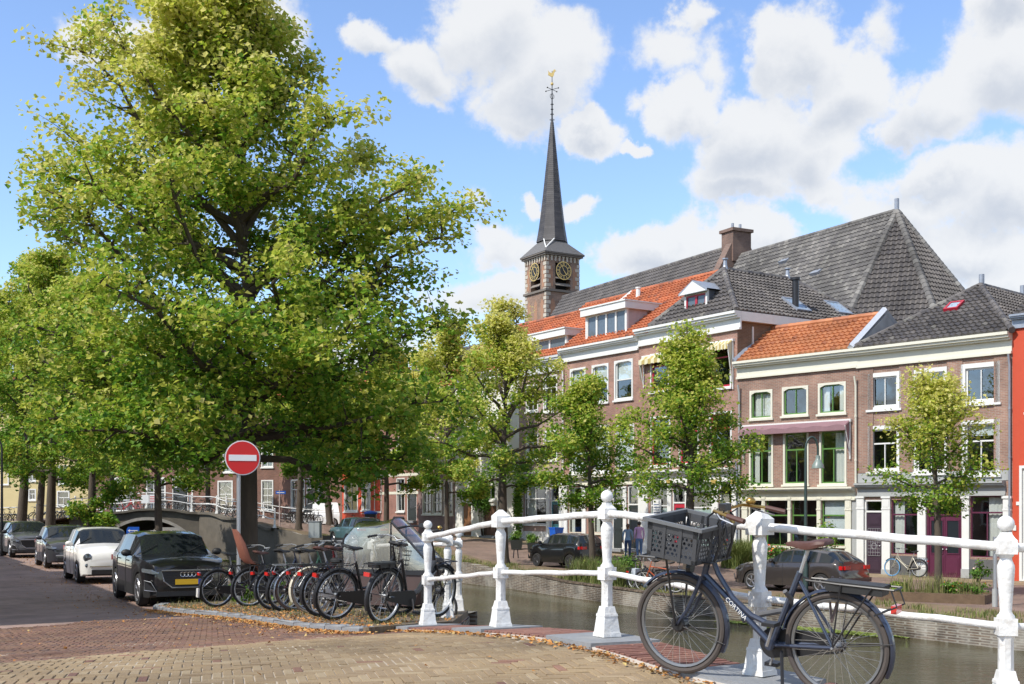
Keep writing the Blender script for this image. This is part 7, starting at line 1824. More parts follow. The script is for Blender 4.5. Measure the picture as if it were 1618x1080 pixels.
T_('leaning linden tree with a low leafy stem behind the white hatchback',148,55,hl,htrunk=3.0,profile=[(1.6,1.2),(3.4,2.8),(6,3.6),(9,3.4),(11,2.2),(12.4,.5)],tr=.22,nprim=28,nleaf=26000,leaf=.15,seed=4,yel=.5,sub=9,group=GT,extra=[(1.8,.9,-.6,1.4),(1.9,-.7,-.7,2.0),(2.2,1.0,-.3,2.6)])
T_('linden tree with a dark stem second from the left, above the crossover car',82,58,hl,htrunk=3.6,profile=[(3.2,2),(5,4),(8,4.4),(11,3.8),(13,2.4),(14.4,.5)],tr=.25,nprim=30,nleaf=30000,leaf=.15,seed=5,yel=.55,sub=9,group=GT)
T_('linden tree with two close stems behind the dark grey hatchback',60,66,hl,htrunk=4.0,profile=[(3.4,2),(5,4),(8,4.6),(11,4),(13.6,2.4),(15,.5)],tr=.22,nprim=28,nleaf=26000,leaf=.17,seed=6,yel=.7,sub=9,group=GT,lean=(.6,0))
T_('leftmost linden tree leaning to the right beside the dark lamp post',28,62,hl,htrunk=4.0,profile=[(3.2,2.2),(5,4.2),(8,4.8),(11,4),(13.4,2.4),(14.8,.5)],tr=.27,nprim=28,nleaf=28000,leaf=.16,seed=7,yel=.45,sub=9,group=GT,lean=(1.0,0))
T_('bushy linden tree beyond the left end of the arched bridge',-10,80,hr,htrunk=4,profile=[(3,2.5),(5,5),(9,5.5),(13,3.6),(15,.6)],tr=.25,nprim=26,nleaf=20000,leaf=.2,seed=8,yel=.6,sub=8,group=GFR)
T_('yellow green linden tree beyond the railing of the arched bridge',178,88,hr,htrunk=4,profile=[(3.2,2.5),(5,4.4),(8,4.6),(10.5,3),(12.4,.6)],tr=.2,nprim=24,nleaf=18000,leaf=.2,seed=9,yel=.75,sub=8,group=GFR)
T_('green linden tree beyond the right half of the arched bridge',330,90,hr,htrunk=4,profile=[(3.4,2.5),(5,4.6),(8,4.8),(10.5,3),(12.6,.6)],tr=.2,nprim=24,nleaf=20000,leaf=.2,seed=10,yel=.5,sub=8,group=GFR)
T_('linden tree with a straight bare stem beside the grey utility cabinet',473,72,hr,htrunk=3.6,profile=[(3.2,1.8),(4.6,3.4),(6.5,3.8),(8.4,3.2),(10,1.8),(11,.4)],tr=.2,nprim=26,nleaf=24000,leaf=.16,seed=12,yel=.55,sub=9,group=GR)
T_('linden tree with a leaning stem in front of the white van',520,83,hr,htrunk=4.2,profile=[(3.6,1.8),(5.5,3.8),(8,4.2),(10.4,3),(12,.6)],tr=.24,nprim=24,nleaf=20000,leaf=.18,seed=13,yel=.6,sub=8,group=GR,lean=(-1.2,0))
T_('bright yellow green linden tree in front of the banded red house',608,72,hr,htrunk=3.4,profile=[(2.6,1.6),(3.8,3.4),(5.4,3.8),(8,3.3),(10.4,1.8),(11.4,.3)],tr=.17,nprim=26,nleaf=26000,leaf=.16,seed=14,yel=1.15,sub=8,group=GR,lean=(.3,0))
T_('thin young linden tree before the three tall grey framed windows',706,66,hr,htrunk=2.9,profile=[(1.9,.9),(3.0,2.6),(5,3.7),(8,3.7),(10.5,2.4),(12,.3)],tr=.13,nprim=28,nleaf=30000,leaf=.15,seed=15,yel=.95,sub=8,group=GR)
T_('forked linden tree with yellow green leaves in front of the white house',797,53,hr,htrunk=3.6,profile=[(3.4,1.8),(4.4,3.6),(6,4.1),(8,3.6),(9.4,2.2),(10.8,.9),(11.4,.3)],tr=.235,nprim=26,nleaf=23000,leaf=.13,seed=16,yel=1.0,sub=9,group=GR,core=.3)
T_('slender linden tree growing behind the small black hatchback',940,46.5,hr,htrunk=2.7,profile=[(2.5,.8),(3.4,1.7),(4.6,2.1),(6,1.6),(7.2,.7),(7.8,.2)],tr=.12,nprim=22,nleaf=15000,leaf=.12,seed=17,yel=.45,sub=9,group=GR,lean=(-.45,0))
T_('cone shaped linden tree in front of the striped awnings',1088,41,hr,htrunk=3.4,profile=[(2.9,1.6),(3.7,3.0),(4.8,3.0),(5.9,2.1),(7.0,.9),(8.6,.7),(9.6,.25)],tr=.17,nprim=28,nleaf=20000,leaf=.11,seed=18,yel=.6,sub=11,group=GR,core=.25)
T_('small olive green linden tree in the planted bed before the aubergine doors',1482,36.5,hr,htrunk=2.9,profile=[(2.9,.7),(3.4,2.1),(4.2,2.3),(5.2,1.6),(6.2,.9),(7.0,.2)],tr=.11,nprim=24,nleaf=12000,leaf=.10,seed=19,yel=.95,sub=9,group=GR,core=.25,lean=(-.15,0))
# ------------------------------------------------------------ signs, lamps, street furniture
REDS=mat('sign_red',(.60,.012,.012),.35,var=.03); SWH=mat('sign_white',(.80,.80,.80),.4,var=.02); SBL=mat('sign_blue',(.01,.10,.50),.4,var=.03)
sx,sz_=px2X(377,23.2),23.2; zb=hl(sx,sz_)+.08; hc=EYE+.975-zb
sg=thing('no_entry_sign','round red no entry sign with a white bar before the big tree','sign',(sx,sz_,zb),math.atan2(-.32,.95)*-1)
MB().tube([(0,0,-.1),(0,0,hc+.33)],.040,12).build('pole',STEEL,sg,smooth=True)
def disc(mb,r,y,n=40,c=(0,0),th=.004):
    mb.add([(c[0]+r*math.cos(2*math.pi*i/n),y,hc+c[1]+r*math.sin(2*math.pi*i/n)) for i in range(n)]+[(c[0]+r*math.cos(2*math.pi*i/n),y+th,hc+c[1]+r*math.sin(2*math.pi*i/n)) for i in range(n)],[tuple(range(n)),tuple(reversed(range(n,2*n)))]+[(i,n+i,n+(i+1)%n,(i+1)%n) for i in range(n)]); return mb
p=disc(MB(),.335,-.062,c=(.07,0),th=.012).build('sign_plate',SWH,sg); disc(MB(),.315,-.068,c=(.07,0)).build('red_face',REDS,p); MB().box(.07-.262,.07+.262,-.075,-.069,hc-.058,hc+.058).build('white_bar',SWH,p)
MB().tube([(0,-.03,hc-.15),(0,-.055,hc-.15)],.06,8).tube([(0,-.03,hc+.15),(0,-.055,hc+.15)],.06,8).build('clamp',STEEL,sg)
tag(bpy.data.objects['clamp'],kind='stuff')
def lamp(label,px,Z,hf,deg,col):
    X=px2X(px,Z); t=thing('street_lamp',label,'street lamp',(X,Z,hf(X,Z)),R(deg)); m=MB()
    pts=[(0,0,-.1),(0,0,1.1),(0,0,4.6)]+[(.21-.21*math.cos(R(a)),0,4.6+.42*math.sin(R(a))) for a in range(15,181,15)]+[(.42,0,4.42)]
    m.tube(pts,[.06,.06,.042]+[.036]*(len(pts)-3),10); m.lathe([(.085,0),(.085,.9),(.06,1.0)],10); m.build('pole',col,t,smooth=True)
    m=MB(); m.lathe([(.03,4.44),(.07,4.42),(.075,4.30),(.10,4.27),(.185,4.12),(.205,4.02),(.19,4.02),(.09,4.2)],20,(.42,0,0)); m.build('lamp_shade',mat('grey_green_enamel',(.20,.25,.23),.35),t,smooth=True)
    m=MB(); m.ball((.42,0,4.08),.075,10); m.build('bulb',mat('lamp_glass',(.5,.52,.48),.2),t,smooth=True); return t
LG=mat('dark_green_lamp_paint',(.035,.06,.055),.4)
lamp('tall curved street lamp with a bell shade before the green shopfront house',1273,38.6,hr,10,LG)
lamp('dark curved street lamp at the left edge by the leaning tree',3,52,hl,180,BLACKM)
# blue arrow board
X,Z=px2X(210,39),39.0; z=EYE-35.0*Z/F; bs=thing('arrow_sign','small blue board with a white left pointing arrow above the roofs of the parked cars','sign',(X,Z,hl(X,Z)),R(8))
h=z-hl(X,Z); MB().tube([(0,.03,-.1),(0,.03,h+.12)],.03,8).build('pole',STEEL,bs)
m=MB(); m.prism([(-.20,h+.02),(-.15,h+.12),(.20,h+.12),(.20,h-.12),(-.20,h-.12)],lambda a,b:(a,-.02,b),lambda a,b:(a,0,b)); p=m.build('board',SBL,bs)
m=MB(); m.prism([(-.16,h),(-.09,h+.045),(-.09,h+.012),(.15,h+.012),(.15,h-.012),(-.09,h-.012),(-.09,h-.045)],lambda a,b:(a,-.026,b),lambda a,b:(a,-.021,b)); m.build('arrow',SWH,p)
X,Z=px2X(442,76),76.; st=thing('street_name_sign','small blue street name plate on a slim post beyond the bridge ramp','sign',(X,Z,hr(X,Z))); m=MB(); m.tube([(0,0,0),(0,0,2.35)],.05,6); m.build('post',mat('pinkish_post',(.45,.36,.34),.6),st); MB().box(-.25,.38,-.04,-.01,2.1,2.3).build('name_plate',SBL,st); MB().box(-.18,.30,-.046,-.041,2.17,2.22).build('lettering_strip',SWH,st)
X,Z=px2X(498,66),66.; cb=thing('utility_cabinet','grey metal utility cabinet standing at the canal edge right of the bare stem','cabinet',(X,Z,hr(X,Z)),R(-10)); MB().box(-.31,.31,-.2,.2,0,.88).build('cabinet_body',mat('grey_cabinet',(.33,.36,.36),.5,var=.05),cb); MB().box(-.34,.34,-.23,.23,.88,.93).build('cabinet_lid',STEEL,cb); m=MB(); m.box(.0,.012,-.206,-.2,.05,.84); m.build('door_seam',TRIM,cb)
# white banner on the far bridge railing
for (px,w,lab) in ((229.5,.52,'plain white banner tied to the railing at the crown of the far bridge'),(242,.56,'white banner with red lines of text on the far bridge railing')):
    X=px2X(px,77.6); b=thing('banner',lab,'banner',(X,77.62,hr(X,77.7)+.50)); MB().box(-w/2,w/2,-.012,.0,.0,.55).build('cloth',SWH,b)
    if px>235:
        for q in range(4): MB().box(-w*.38,w*(.38-.08*(q%2)),-.018,-.013,.08+q*.11,.12+q*.11).build('text_line',REDS,b)
# slim grey post by the right railing, hoop, bollard
X,Z=px2X(1572,33.5),33.5; t=thing('metal_post','slim grey metal post at the quay edge behind the rightmost ball topped railing post','post',(X,Z,hr(X,Z))); MB().tube([(0,0,0),(0,0,1.95)],.055,10).build('shaft',STEEL,t,smooth=True); MB().tube([(0,0,0),(0,0,.5)],.075,10).build('collar',GREYP,t,smooth=True)
X,Z=G(815,882,hr); t=thing('bike_hoop','low dark metal hoop on the quay left of the small black hatchback','hoop',(X,Z,hr(X,Z))); MB().tube([(-.12,0,0),(-.08,0,.45),(.08,0,.45),(.12,0,0)],.03,6).build('hoop',BLACKM,t)
X,Z=px2X(864,60.),60.; t=thing('stone_bollard','short grey stone bollard beside the blue bin on the pavement','bollard',(X,Z,hr(X,Z))); m=MB(); m.lathe([(.17,0),(.16,.5),(.14,.75),(.10,.82)],12); m.build('shaft',STONE,t,smooth=True)
X,Z=px2X(879,64.2),64.2; t=thing('waste_bin','blue household waste bin beside the teal door','bin',(X,Z,hr(X,Z)+.0),R(-56)); m=MB(); m.taper(0,0,.08,.92,.40,.54); m.build('bin_body',SBL,t); m=MB(); m.box(-.29,.29,-.30,.30,.92,.99); m.build('lid',SBL,t); m=MB(); m.tube([(-.24,.25,.1),(-.18,.25,.1)],.1,10); m.build('wheel',RUBBER,t)
X,Z=px2X(586,76),76.; t=thing('tarpaulin_cover','bright blue tarpaulin over a low handcart behind the teal car','cover',(X,Z,hr(X,Z))); m=MB(); m.ball((0,0,1.3),.42,12,0,(1.1,.9,.42)); m.build('tarpaulin',SBL,t,smooth=True); m=MB(); m.taper(0,0,.35,1.25,.7,.7); m.build('cart_body',BLACKM,t); m=MB(); m.torus((0,-.38,.3),.27,.03,16,5,'y'); m.build('wheel',RUBBER,t)
# ------------------------------------------------------------ pedestrians
def person(label,loc,face,H,top,trou,hair,hairstyle,stride=.16,arm=.0):
    t=thing('person',label,'person',loc,face); k=H/1.72
    V=[];E=[];Rr=[]
    def v(p,r,par=None):
        V.append(tuple(k*c for c in p)); Rr.append(r*k); 
        if par is not None: E.append((par,len(V)-1))
        return len(V)-1
    pel=v((0,0,.95),.135); wa=v((0,0,1.08),.120,pel); chst=v((0,.01,1.27),.15,wa); sh=v((0,.01,1.40),.12,chst); nk=v((0,0,1.48),.052,sh); hd_=v((0,-.01,1.58),.085,nk); v((0,-.005,1.655),.075,hd_)
    for s in (1,-1):
        hp=v((s*.09,0,.88),.105,pel); kn=v((s*.10,-s*stride*.3-.02,.50),.068,hp); an=v((s*.10,s*-stride*.2+(.12 if s>0 else -.02),.09),.042,kn); v((s*.11,s*-stride*.2+(.0 if s>0 else -.14),.035),.04,an)
        so=v((s*.175,.01,1.40),.06,sh); el=v((s*.23,.03+s*.04,1.13),.042,so); wr_=v((s*.22,-.06+s*.07,.90),.028,el); pm=v((s*.22,-.08+s*.07,.83),.032,wr_)
        for f_,dx in enumerate((-.028,-.010,.010,.028)):
            a=v((s*.22,-.085+s*.07+dx,.775),.011,pm); v((s*.213,-.09+s*.07+dx,.725+.008*abs(f_-1.5)),.009,a)
        a=v((s*.205,-.125+s*.07,.81),.012,wr_); v((s*.20,-.14+s*.07,.775),.010,a)
    me=bpy.data.meshes.new('b'); me.from_pydata(V,E,[]); ob=bpy.data.objects.new('b',me); COL.objects.link(ob)
    md=ob.modifiers.new('s','SKIN'); 
    for i,d in enumerate(me.skin_vertices[0].data): d.radius=(Rr[i],Rr[i]*(.72 if i in (pel,wa,chst,sh) else 1)); d.use_root=(i==0)
    sb=ob.modifiers.new('u','SUBSURF'); sb.levels=2; sb.render_levels=2
    bpy.context.view_layer.update(); m2=bpy.data.meshes.new_from_object(ob.evaluated_get(bpy.context.evaluated_depsgraph_get())); bpy.data.objects.remove(ob); m2.name='body'
    SK=mat('skin',(.50,.28,.19),.5); m2.materials.clear()
    for mm in (SK,top,trou,SADB): m2.materials.append(mm)
    for p in m2.polygons:
        c=p.center; z=c.z/k
        p.material_index = 0 if (z>1.46) else (3 if z<.075 else (1 if (z>.93 and (abs(c.x)<.17*k or z>.92)) else (2 if abs(c.x)<.18*k else 0))); p.use_smooth=True
    link('body',m2,t)
    hm=MB(); hm.ball((0,.012*k,1.63*k),.105*k,12,0,(.92,1,1.0))
    if hairstyle=='bun': hm.ball((0,.10*k,1.58*k),.06*k,8); hm.tube([(0,.09*k,1.56*k),(0,.12*k,1.42*k)],[.04*k,.02*k],6)
    hm.build('hair',hair,t,smooth=True)
    return t
p1=(px2X(992,56.5),56.5); p2=(px2X(1010,56.8),56.8)
person('woman seen from behind in a light blue denim shirt with tied brown hair',(p1[0],p1[1],hr(*p1)),R(170),1.66,mat('light_denim',(.20,.30,.42),.9),mat('dark_jeans',(.04,.07,.15),.9),mat('brown_hair',(.10,.05,.025),.6),'bun')
person('person seen from behind in a lilac pink top and blue jeans with short dark hair',(p2[0],p2[1],hr(*p2)),R(185),1.74,mat('lilac_fabric',(.55,.34,.55),.9),mat('blue_jeans',(.12,.20,.36),.9),mat('dark_hair',(.03,.022,.018),.6),'short',stride=-.16)
# ------------------------------------------------------------ plants
GRS=tintmat('grass_blade',[(0,(.08,.13,.025)),(.4,(.16,.20,.05)),(.7,(.28,.27,.10)),(1,(.42,.36,.18))],rough=.7,bump=0,rnd_w=0,trans=.25)
FLW=tintmat('plant_leaf',[(0,(.05,.14,.02)),(.5,(.12,.26,.03)),(.8,(.24,.38,.04)),(1,(.40,.46,.08))],rough=.5,bump=0,rnd_w=0,trans=.35)
FL2=tintmat('flower_petal',[(0,(.75,.45,.02)),(.4,(.80,.30,.02)),(.7,(.75,.08,.04)),(1,(.80,.70,.60))],rough=.6,bump=0,rnd_w=0)
def blades(pts,hgt,n_per,spread,w=.012,seed=0,bend=.35,tint=(.3,.2)):
    r=np.random.default_rng(seed); V=[];T=[]
    P=np.repeat(np.array(pts),n_per,0); n=len(P); a=r.uniform(0,6.283,n); P=P+np.stack([r.normal(0,spread,n),r.normal(0,spread,n),np.zeros(n)],1)
    h=hgt*r.uniform(.45,1.15,n); d=np.stack([np.cos(a),np.sin(a),np.zeros(n)],1); s=np.stack([-np.sin(a),np.cos(a),np.zeros(n)],1)*w/2
    m=P+d*(h*bend*.3)[:,None]; m[:,2]+=h*.6; t=P+d*(h*bend)[:,None]; t[:,2]+=h
    V=np.stack([P-s,P+s,m+s*.8,m-s*.8,t],1).reshape(-1,3); b=np.arange(n)*5
    F_=np.concatenate([np.stack([b,b+1,b+2],1),np.stack([b,b+2,b+3],1),np.stack([b+3,b+2,b+4],1)]); tt=np.clip(r.normal(tint[0],tint[1],n),0,1)
    return V,F_,np.concatenate([tt]*3)
def grass(name,label,pts,hgt,n_per,spread,cat=None,stuff=False,matl=GRS,**k):
    V,F_,T=blades(pts,hgt,n_per,spread,**k); o=link(name,fast_mesh(name,V,F_,[matl],tint=T)); tag(o,label,cat)
    if stuff: o['kind']='stuff'
    return o
def bush(name,label,X,Z,z,rx,ry,rz,n,leaf,tint,cat='bush',matl=FLW,flowers=0,seed=0,stems=True,base=0,parent=None,pot=None):
    r=np.random.default_rng(seed+50); t=thing(name,label,cat,(X,Z,z)) 
    k=max(6,int(n/60)); c=r.normal(0,1,(k,3)); c/=np.linalg.norm(c,axis=1)[:,None]; c*=(r.random(k)**.4)[:,None]; c=c*np.array([rx,ry,rz])*.8; c[:,2]+=base+rz
    i=r.integers(0,k,n); P=c[i]+r.normal(0,.16,(n,3))*np.array([rx,ry,rz])*1.1; P=P[P[:,2]>.02]; n=len(P)
    N_=P-np.array([0,0,base+rz]); N_/=np.linalg.norm(N_,axis=1)[:,None]+1e-6; N_[:,2]+=.5
    link('foliage',leafmesh('foliage',P,N_,leaf,np.clip(r.normal(tint,.16,n),0,1),matl,r=r),t)
    if stems:
        m=MB()
        for j in range(min(k,9)): m.tube([(c[j][0]*.15,c[j][1]*.15,0),(c[j][0]*.5,c[j][1]*.5,c[j][2]*.6),tuple(c[j])],[.02,.012,.005],4)
        m.build('stem',BARK,t)
    if flowers:
        q=r.choice(n,flowers); link('flowers',leafmesh('flowers',P[q]*1.08,N_[q],leaf*1.2,r.random(flowers),FL2,r=r),t)
    if pot: m=MB(); m.taper(0,0,-.02,base+.12,rx*1.3,rx*1.6); m.build('planter_box',pot,t)
    return t
def gx(px,Z,hf=hr): X=px2X(px,Z); return X,Z,hf(X,Z)
X,Z,z=gx(764,71.5); bush('tall_shrub','tall grey green shrub with bare lower stems before the white house',X,Z,z,1.15,.8,1.25,4200,.11,.35,base=1.2,seed=1)
X,Z,z=gx(818,67.8)
t=bush('climbing_plant','bright green climbing plant growing up the corner of the grey house',X,Z,z,.32,.25,1.9,3600,.10,.62,seed=2); X2=X
t2=MB()
r5=np.random.default_rng(5); P=np.stack([r5.normal(.3,.6,900),r5.normal(0,.2,900),r5.normal(4.0,.22,900)],1); N_=np.tile([0,-.6,.8],(900,1)); link('top_growth',leafmesh('top_growth',P,N_,.11,np.clip(r5.normal(.6,.15,900),0,1),FLW,r=r5),t)
POT=mat('dark_planter',(.03,.035,.03),.6)
X,Z,z=gx(816,61.5); bush('planter','left leafy planter box against the grey house, below the climbing plant',X,Z,z,.40,.3,.30,800,.07,.55,'planter',base=.35,seed=3,pot=POT)
X,Z,z=gx(844,60.5); bush('planter','right leafy planter box in front of the grey house shop window',X,Z,z,.45,.3,.30,900,.07,.55,'planter',base=.35,seed=4,pot=POT)
# weeds on the right quay around the stem beside the black hatchback
pts=[];r6=random.Random(6)
for i in range(120):
    j=r6.choice([5,5,6]); f=r6.random(); s=r6.uniform(.05,.17); a,b=RBP[j],RBP[j+1]; f=f*.28+(.72 if j==5 else 0) if j==5 else f*.30; q=(lerp(a[0][0],b[0][0],f),lerp(a[0][1],b[0][1],f)); e=(lerp(a[1][0],b[1][0],f),lerp(a[1][1],b[1][1],f)); X,Z=lerp(q[0],e[0],s),lerp(q[1],e[1],s); pts.append((X,Z,hr(X,Z)))
grass('tall_weeds','tall olive weeds and grasses on the quay behind the central ball topped post',pts,.85,40,.16,'weeds',stuff=True,w=.022,seed=6,tint=(.38,.22))
X,Z,z=gx(985,42.8); bush('weed_bush','bushy olive green weeds in front of the two pedestrians',X,Z,z,1.0,.7,.55,3400,.075,.5,seed=7,stems=True)
X,Z,z=gx(935,45.0); bush('weed_bush','yellow green weeds at the foot of the slender tree beside the black hatchback',X,Z,z,.6,.5,.38,1600,.075,.7,seed=8)
pts=[]
for i in range(60): px=r6.uniform(1148,1186); Z=r6.uniform(50,53); X=px2X(px,Z); pts.append((X,Z,hr(X,Z)))
grass('ornamental_grass','clump of tall arching ornamental grass beside the red side door',pts,1.05,50,.12,'grass',stuff=True,w=.03,seed=7,bend=.6,tint=(.35,.15))
# flower bed of the green house
X,Z,z=gx(1222,49.8); bush('flower_bush','low bush with yellow and orange flowers below the green shop window',X,Z,z,.9,.5,.55,2000,.09,.35,flowers=150,seed=9)
X,Z,z=gx(1268,49); bush('flower_bush','leafy green bush in the middle below the green shop window',X,Z,z,.8,.5,.42,1600,.09,.45,flowers=30,seed=10)
X,Z,z=gx(1302,48.4); bush('rose_bush','tall loose reddish green bush before the pale blind of the green shopfront',X,Z,z,.55,.45,.75,800,.10,.65,flowers=12,seed=11,base=.7)
sf=thing('sunflower','single tall yellow sunflower against the shop window','flower',(*gx(1232,49.2),)); m=MB(); m.tube([(0,0,0),(.03,0,1.0),(0,-.02,1.78)],[.02,.015,.012],5); m.build('stem',MATS['green_paint'],sf)
m=MB()
for k in range(14): a=2*math.pi*k/14; m.add([(0,-.04,1.82),(.09*math.cos(a-.2),-.05,1.82+.09*math.sin(a-.2)),(.2*math.cos(a),-.04,1.82+.2*math.sin(a)),(.09*math.cos(a+.2),-.05,1.82+.09*math.sin(a+.2))],[(0,1,2,3)])
m.build('petals',mat('sunflower_yellow',(.80,.52,.02),.7),sf); MB().ball((0,-.05,1.82),.07,10,0,(1,.5,1)).build('seed_head',BROWNW,sf)
X,Z,z=gx(1545,43.6); bush('pavement_plant','small dark leafy plant against the wall right of the aubergine door',X,Z,z,.5,.3,.4,500,.08,.3,seed=12,flowers=20)
# tree pit with timber edging
def pit(label,c,ax_,w,d,seed):
    t=thing('planting_bed',label,'planting bed',(c[0],c[1],hr(*c)),ax_); h=.26
    for q,nm in (((-w/2,w/2,-d/2,-d/2+.12),0),((-w/2,w/2,d/2-.12,d/2),0),((-w/2,-w/2+.12,-d/2+.125,d/2-.125),0),((w/2-.12,w/2,-d/2+.125,d/2-.125),0)): 
        m=MB(); m.box(q[0],q[1],q[2],q[3],-.1,h+rnd.uniform(-.02,.02)); m.build('timber_edge',mat('weathered_timber',(.13,.085,.05),.9,var=.3,scale=5,bump=.6),t)
    MB().box(-w/2+.125,w/2-.125,-d/2+.125,d/2-.125,-.1,h-.06).build('soil',EARTH,t); return t
pc=(px2X(1478,35.6),35.6); pit('long timber edged planting bed at the foot of the small olive green tree',pc,math.atan2(-.55,.83)+0,3.1,1.5,1)
r7=random.Random(9)
for i,(dx,dz_,n,tt,fl,lab) in enumerate(((.35,-.35,900,.6,40,'bright green groundcover with yellow flowers right of the small tree stem'),(.95,-.65,700,.45,10,'leafy green plant at the right end of the timber edged bed'),(-.9,.45,500,.75,0,'pale yellow green creeping plant at the left end of the timber edged bed'))):
    X,Z=pc[0]+dx,pc[1]+dz_; bush('bedding_plant',lab,X,Z,hr(X,Z)+.2,.42,.3,.2,n,.06,tt,'plant',flowers=fl,seed=20+i,stems=False)
pts=[(pc[0]+a,pc[1]-a*.6+r7.uniform(-.3,.3),hr(*pc)+.2) for a in [r7.uniform(-1.0,1.1) for _ in range(26)]]
grass('bed_grass','thin grasses and tall stems growing in the timber edged bed',pts,.62,26,.1,'grass',stuff=True,w=.012,seed=9,tint=(.55,.25))
# weeds by the wheels of the leftmost bicycles
for i,(px,py,lab) in enumerate(((347,962,'bright green weeds behind the wheel of the leftmost bicycle'),(408,958,'bright green weeds behind the second parked bicycle'))):
    X,Z=G(px,py,hl); X+=.25;Z+=.8; bush('weed_clump',lab,X,Z,hl(X,Z)+.07,.34,.3,.20,700,.085,.62,'weeds',seed=30+i)
# grass on both quay edges and on the verge
pts=[]
for i in range(520):
    s=r6.random(); j=r6.randint(1,11); a,b=RBP[j],RBP[j+1]; f=r6.random(); q=(lerp(a[0][0],b[0][0],f),lerp(a[0][1],b[0][1],f)); e=(lerp(a[1][0],b[1][0],f),lerp(a[1][1],b[1][1],f)); s=.03+.2*s*s; X,Z=lerp(q[0],e[0],s),lerp(q[1],e[1],s); pts.append((X,Z,hr(X,Z)))
grass('quay_grass','scattered grass tufts in the brown verge along the right quay',pts,.17,26,.14,stuff=True,w=.02,seed=11,tint=(.5,.25))
pts=[]
while len(pts)<130:
    X=r6.uniform(-9,-.7);Z=r6.uniform(14,32)
    if side_of(VERGE,X,Z): pts.append((X,Z,hl(X,Z)+.07))
grass('verge_grass','short dry grass tufts on the verge under the parked bicycles',pts,.09,22,.12,stuff=True,w=.009,seed=12,tint=(.62,.25))
# fallen leaves: along the kerb, along the coping, on the verge and the street
FALL=tintmat('fallen_leaf',[(0,(.42,.17,.04)),(.5,(.52,.25,.07)),(.8,(.34,.18,.08)),(1,(.55,.42,.16))],rough=.9,bump=0,rnd_w=0)
L_=[]
def scat(P,n,s0,s1,hf,up):
    S_=along(P)
    for i in range(n):
        s=r6.uniform(0,S_[-1]); p=at2(P,S_,s); L_.append((p[0]+r6.gauss(s0[0],s1),p[1]+r6.gauss(s0[1],s1)))
kin=[(p[0]-.06,p[1]-.16) for p in KERB[1:]]
scat(kin,3000,(0,0),.11,hl,0); scat(KERB[2:],2600,(.2,.9),.7,hl,0)
scat([p for p in CO_IN[12:90]],1700,(-.03,-.05),.06,hl,0)
for i in range(260):
    X,Z=r6.uniform(-7,5),r6.uniform(8,20); L_.append((X,Z))
for i in range(1500): 
    k=r6.random(); X=lerp(-8.0,-21,k)+r6.gauss(.3,.7); Z=lerp(24,52,k); L_.append((X,Z))
kr=[(p[0],p[1]) for p in L_]
P=np.array([(x,y,(hl(x,y)+.012+(.075 if side_of(VERGE,x,y) else .006)+r6.random()*.012)) for x,y in kr if not(side_of([(q[0],q[1]) for q in CO_IN[20:100]]+[(20,30),(-.5,30)],x,y) and y>8 and x>-.6)])
N_=np.tile([0,0,1.0],(len(P),1)); rr=np.random.default_rng(3)
o=link('fallen_leaves',leafmesh('fallen_leaves',P,N_*2,.038,rr.random(len(P)),FALL,droop=0,r=rr)); tag(o,'orange brown fallen leaves gathered along kerb and bridge edge','leaves',kind='stuff')
# duckweed and floating scum
DUCK=tintmat('duckweed',[(0,(.13,.19,.03)),(.5,(.20,.26,.05)),(1,(.30,.33,.09))],rough=.8,bump=0,rnd_w=0)
rr=np.random.default_rng(8); Q=[]
def patch(cx,cz,rx,rz,n,ang):
    ca,sa=math.cos(ang),math.sin(ang); k=14; c=rr.normal(0,.45,(k,2)); i=rr.integers(0,k,n); p=c[i]+rr.normal(0,.18,(n,2)); x=p[:,0]*rx; y=p[:,1]*rz
    Q.append(np.stack([cx+x*ca-y*sa,cz+x*sa+y*ca,np.full(n,WZ+.012)],1))
for (px,py,rx,rz,n) in ((800,920,5.5,.9,9000),(900,925,3,.6,2600),(1000,932,2.4,.25,900),(1250,992,1.6,.5,2600),(1345,1000,1.3,.45,2400),(1180,985,1.0,.3,500),(420,884,3,2.5,9000),(540,882,3,2,7000),(345,880,3,3,6000)):
    Zp=(EYE-WZ)*F/(py-HY); patch(px2X(px,Zp),Zp,rx,rz,n,math.atan2(.75,-.65))
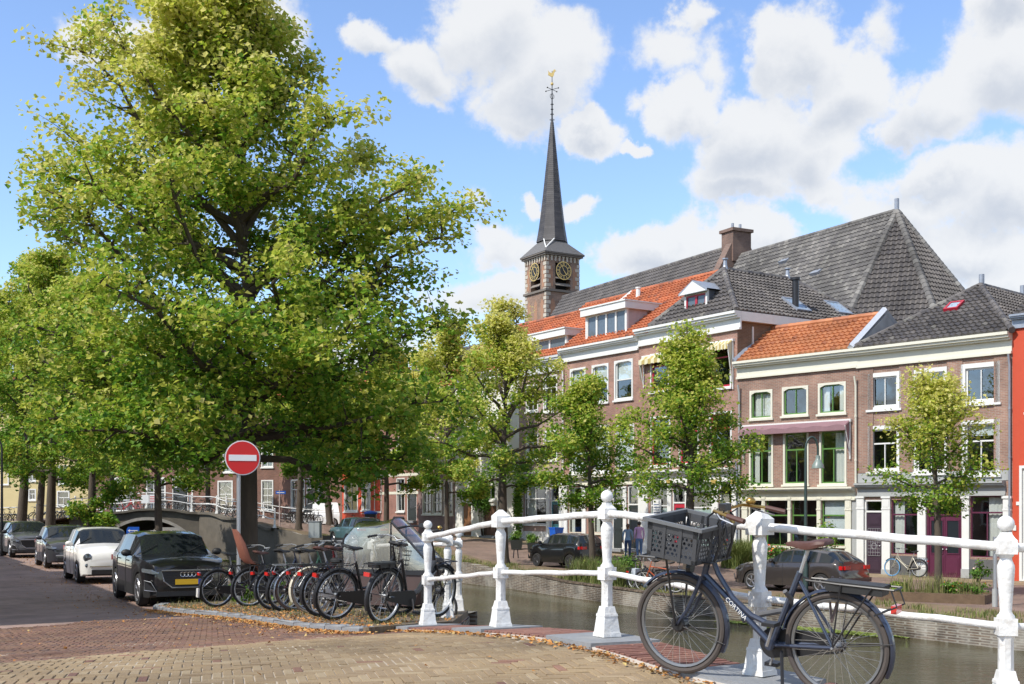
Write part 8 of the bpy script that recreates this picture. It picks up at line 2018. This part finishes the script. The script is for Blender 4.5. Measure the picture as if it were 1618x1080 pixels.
P=np.concatenate(Q); k=len(P); N_=np.tile([0,0,1.0],(k,1))*30
o=link('duckweed',leafmesh('duckweed',P,N_,.10,np.clip(rr.normal(.45,.25,k),0,1),DUCK,droop=0,r=rr,shape=1.6)); tag(o,'yellow green duckweed floating near both quay walls','duckweed',kind='stuff')
# ------------------------------------------------------------ houses on the street side outside the picture, whose shade lies on the street
LH=[(-10.4,17.2),(-13.5,23.2),(-16.8,29.4),(-20.1,35.8),(-23.6,42.0),(-28.6,51)]
nm=['brown brick street house with white windows, nearest the bridge on the left street','grey plastered street house, second from the bridge on the left street','red brick street house in the middle of the left street row','pale plastered street house, fourth from the bridge on the left street','brown brick street house at the far end of the left street row']
wmx=[BRICK_BR,mat('grey_plaster',(.4,.39,.37),.9,var=.1),BRICK_RD,WHITER,BRICK_FAR]
for i in range(5):
    PL,PR=LH[i],LH[i+1]; h=House('brick_house' if i in(0,2,4) else 'plastered_house',nm[i],PL,PR,.62,.62+6.0+.3*(i%3),8,wmx[i])
    n=3
    for fl_ in range(3):
        for k in range(n):
            u=h.w*(k+.5)/n; z0=.9+fl_*2.9
            if fl_==0 and k==1: h.door(0,0,0,0,[DPURPLE,DARKP,TEALP,GREENP,BROWNW][i],uz=(u-.55,u+.55,0,2.7))
            elif z0+1.75<h.eave-.4: h.win(0,0,0,0,cas=.1,rows=(.6,),cols=(1,2),uz=(u-.55,u+.55,z0,z0+1.7))
    h.cornice(h.eave+.1,.6,.35,FRAMEW,'eaves_cornice'); h.wall(); w=h.w; e0=h.eave+.1
    tiles(h.root,[(-.1,-.2,e0),(w+.1,-.2,e0),(w+.1,4,e0+1.7),(-.1,4,e0+1.7)],TILE_RD if i%2 else TILE_DK,.35,.42); tiles(h.root,[(w+.1,8,e0),(-.1,8,e0),(-.1,4,e0+1.7),(w+.1,4,e0+1.7)],TILE_DK,.35,.42)
    g=MB(); 
    for u in (0.0,w): g.add([(u,0,e0-.1),(u,8,e0-.1),(u,4,e0+1.6)],[(0,1,2)])
    g.build('roof_gable',wmx[i],h.root)
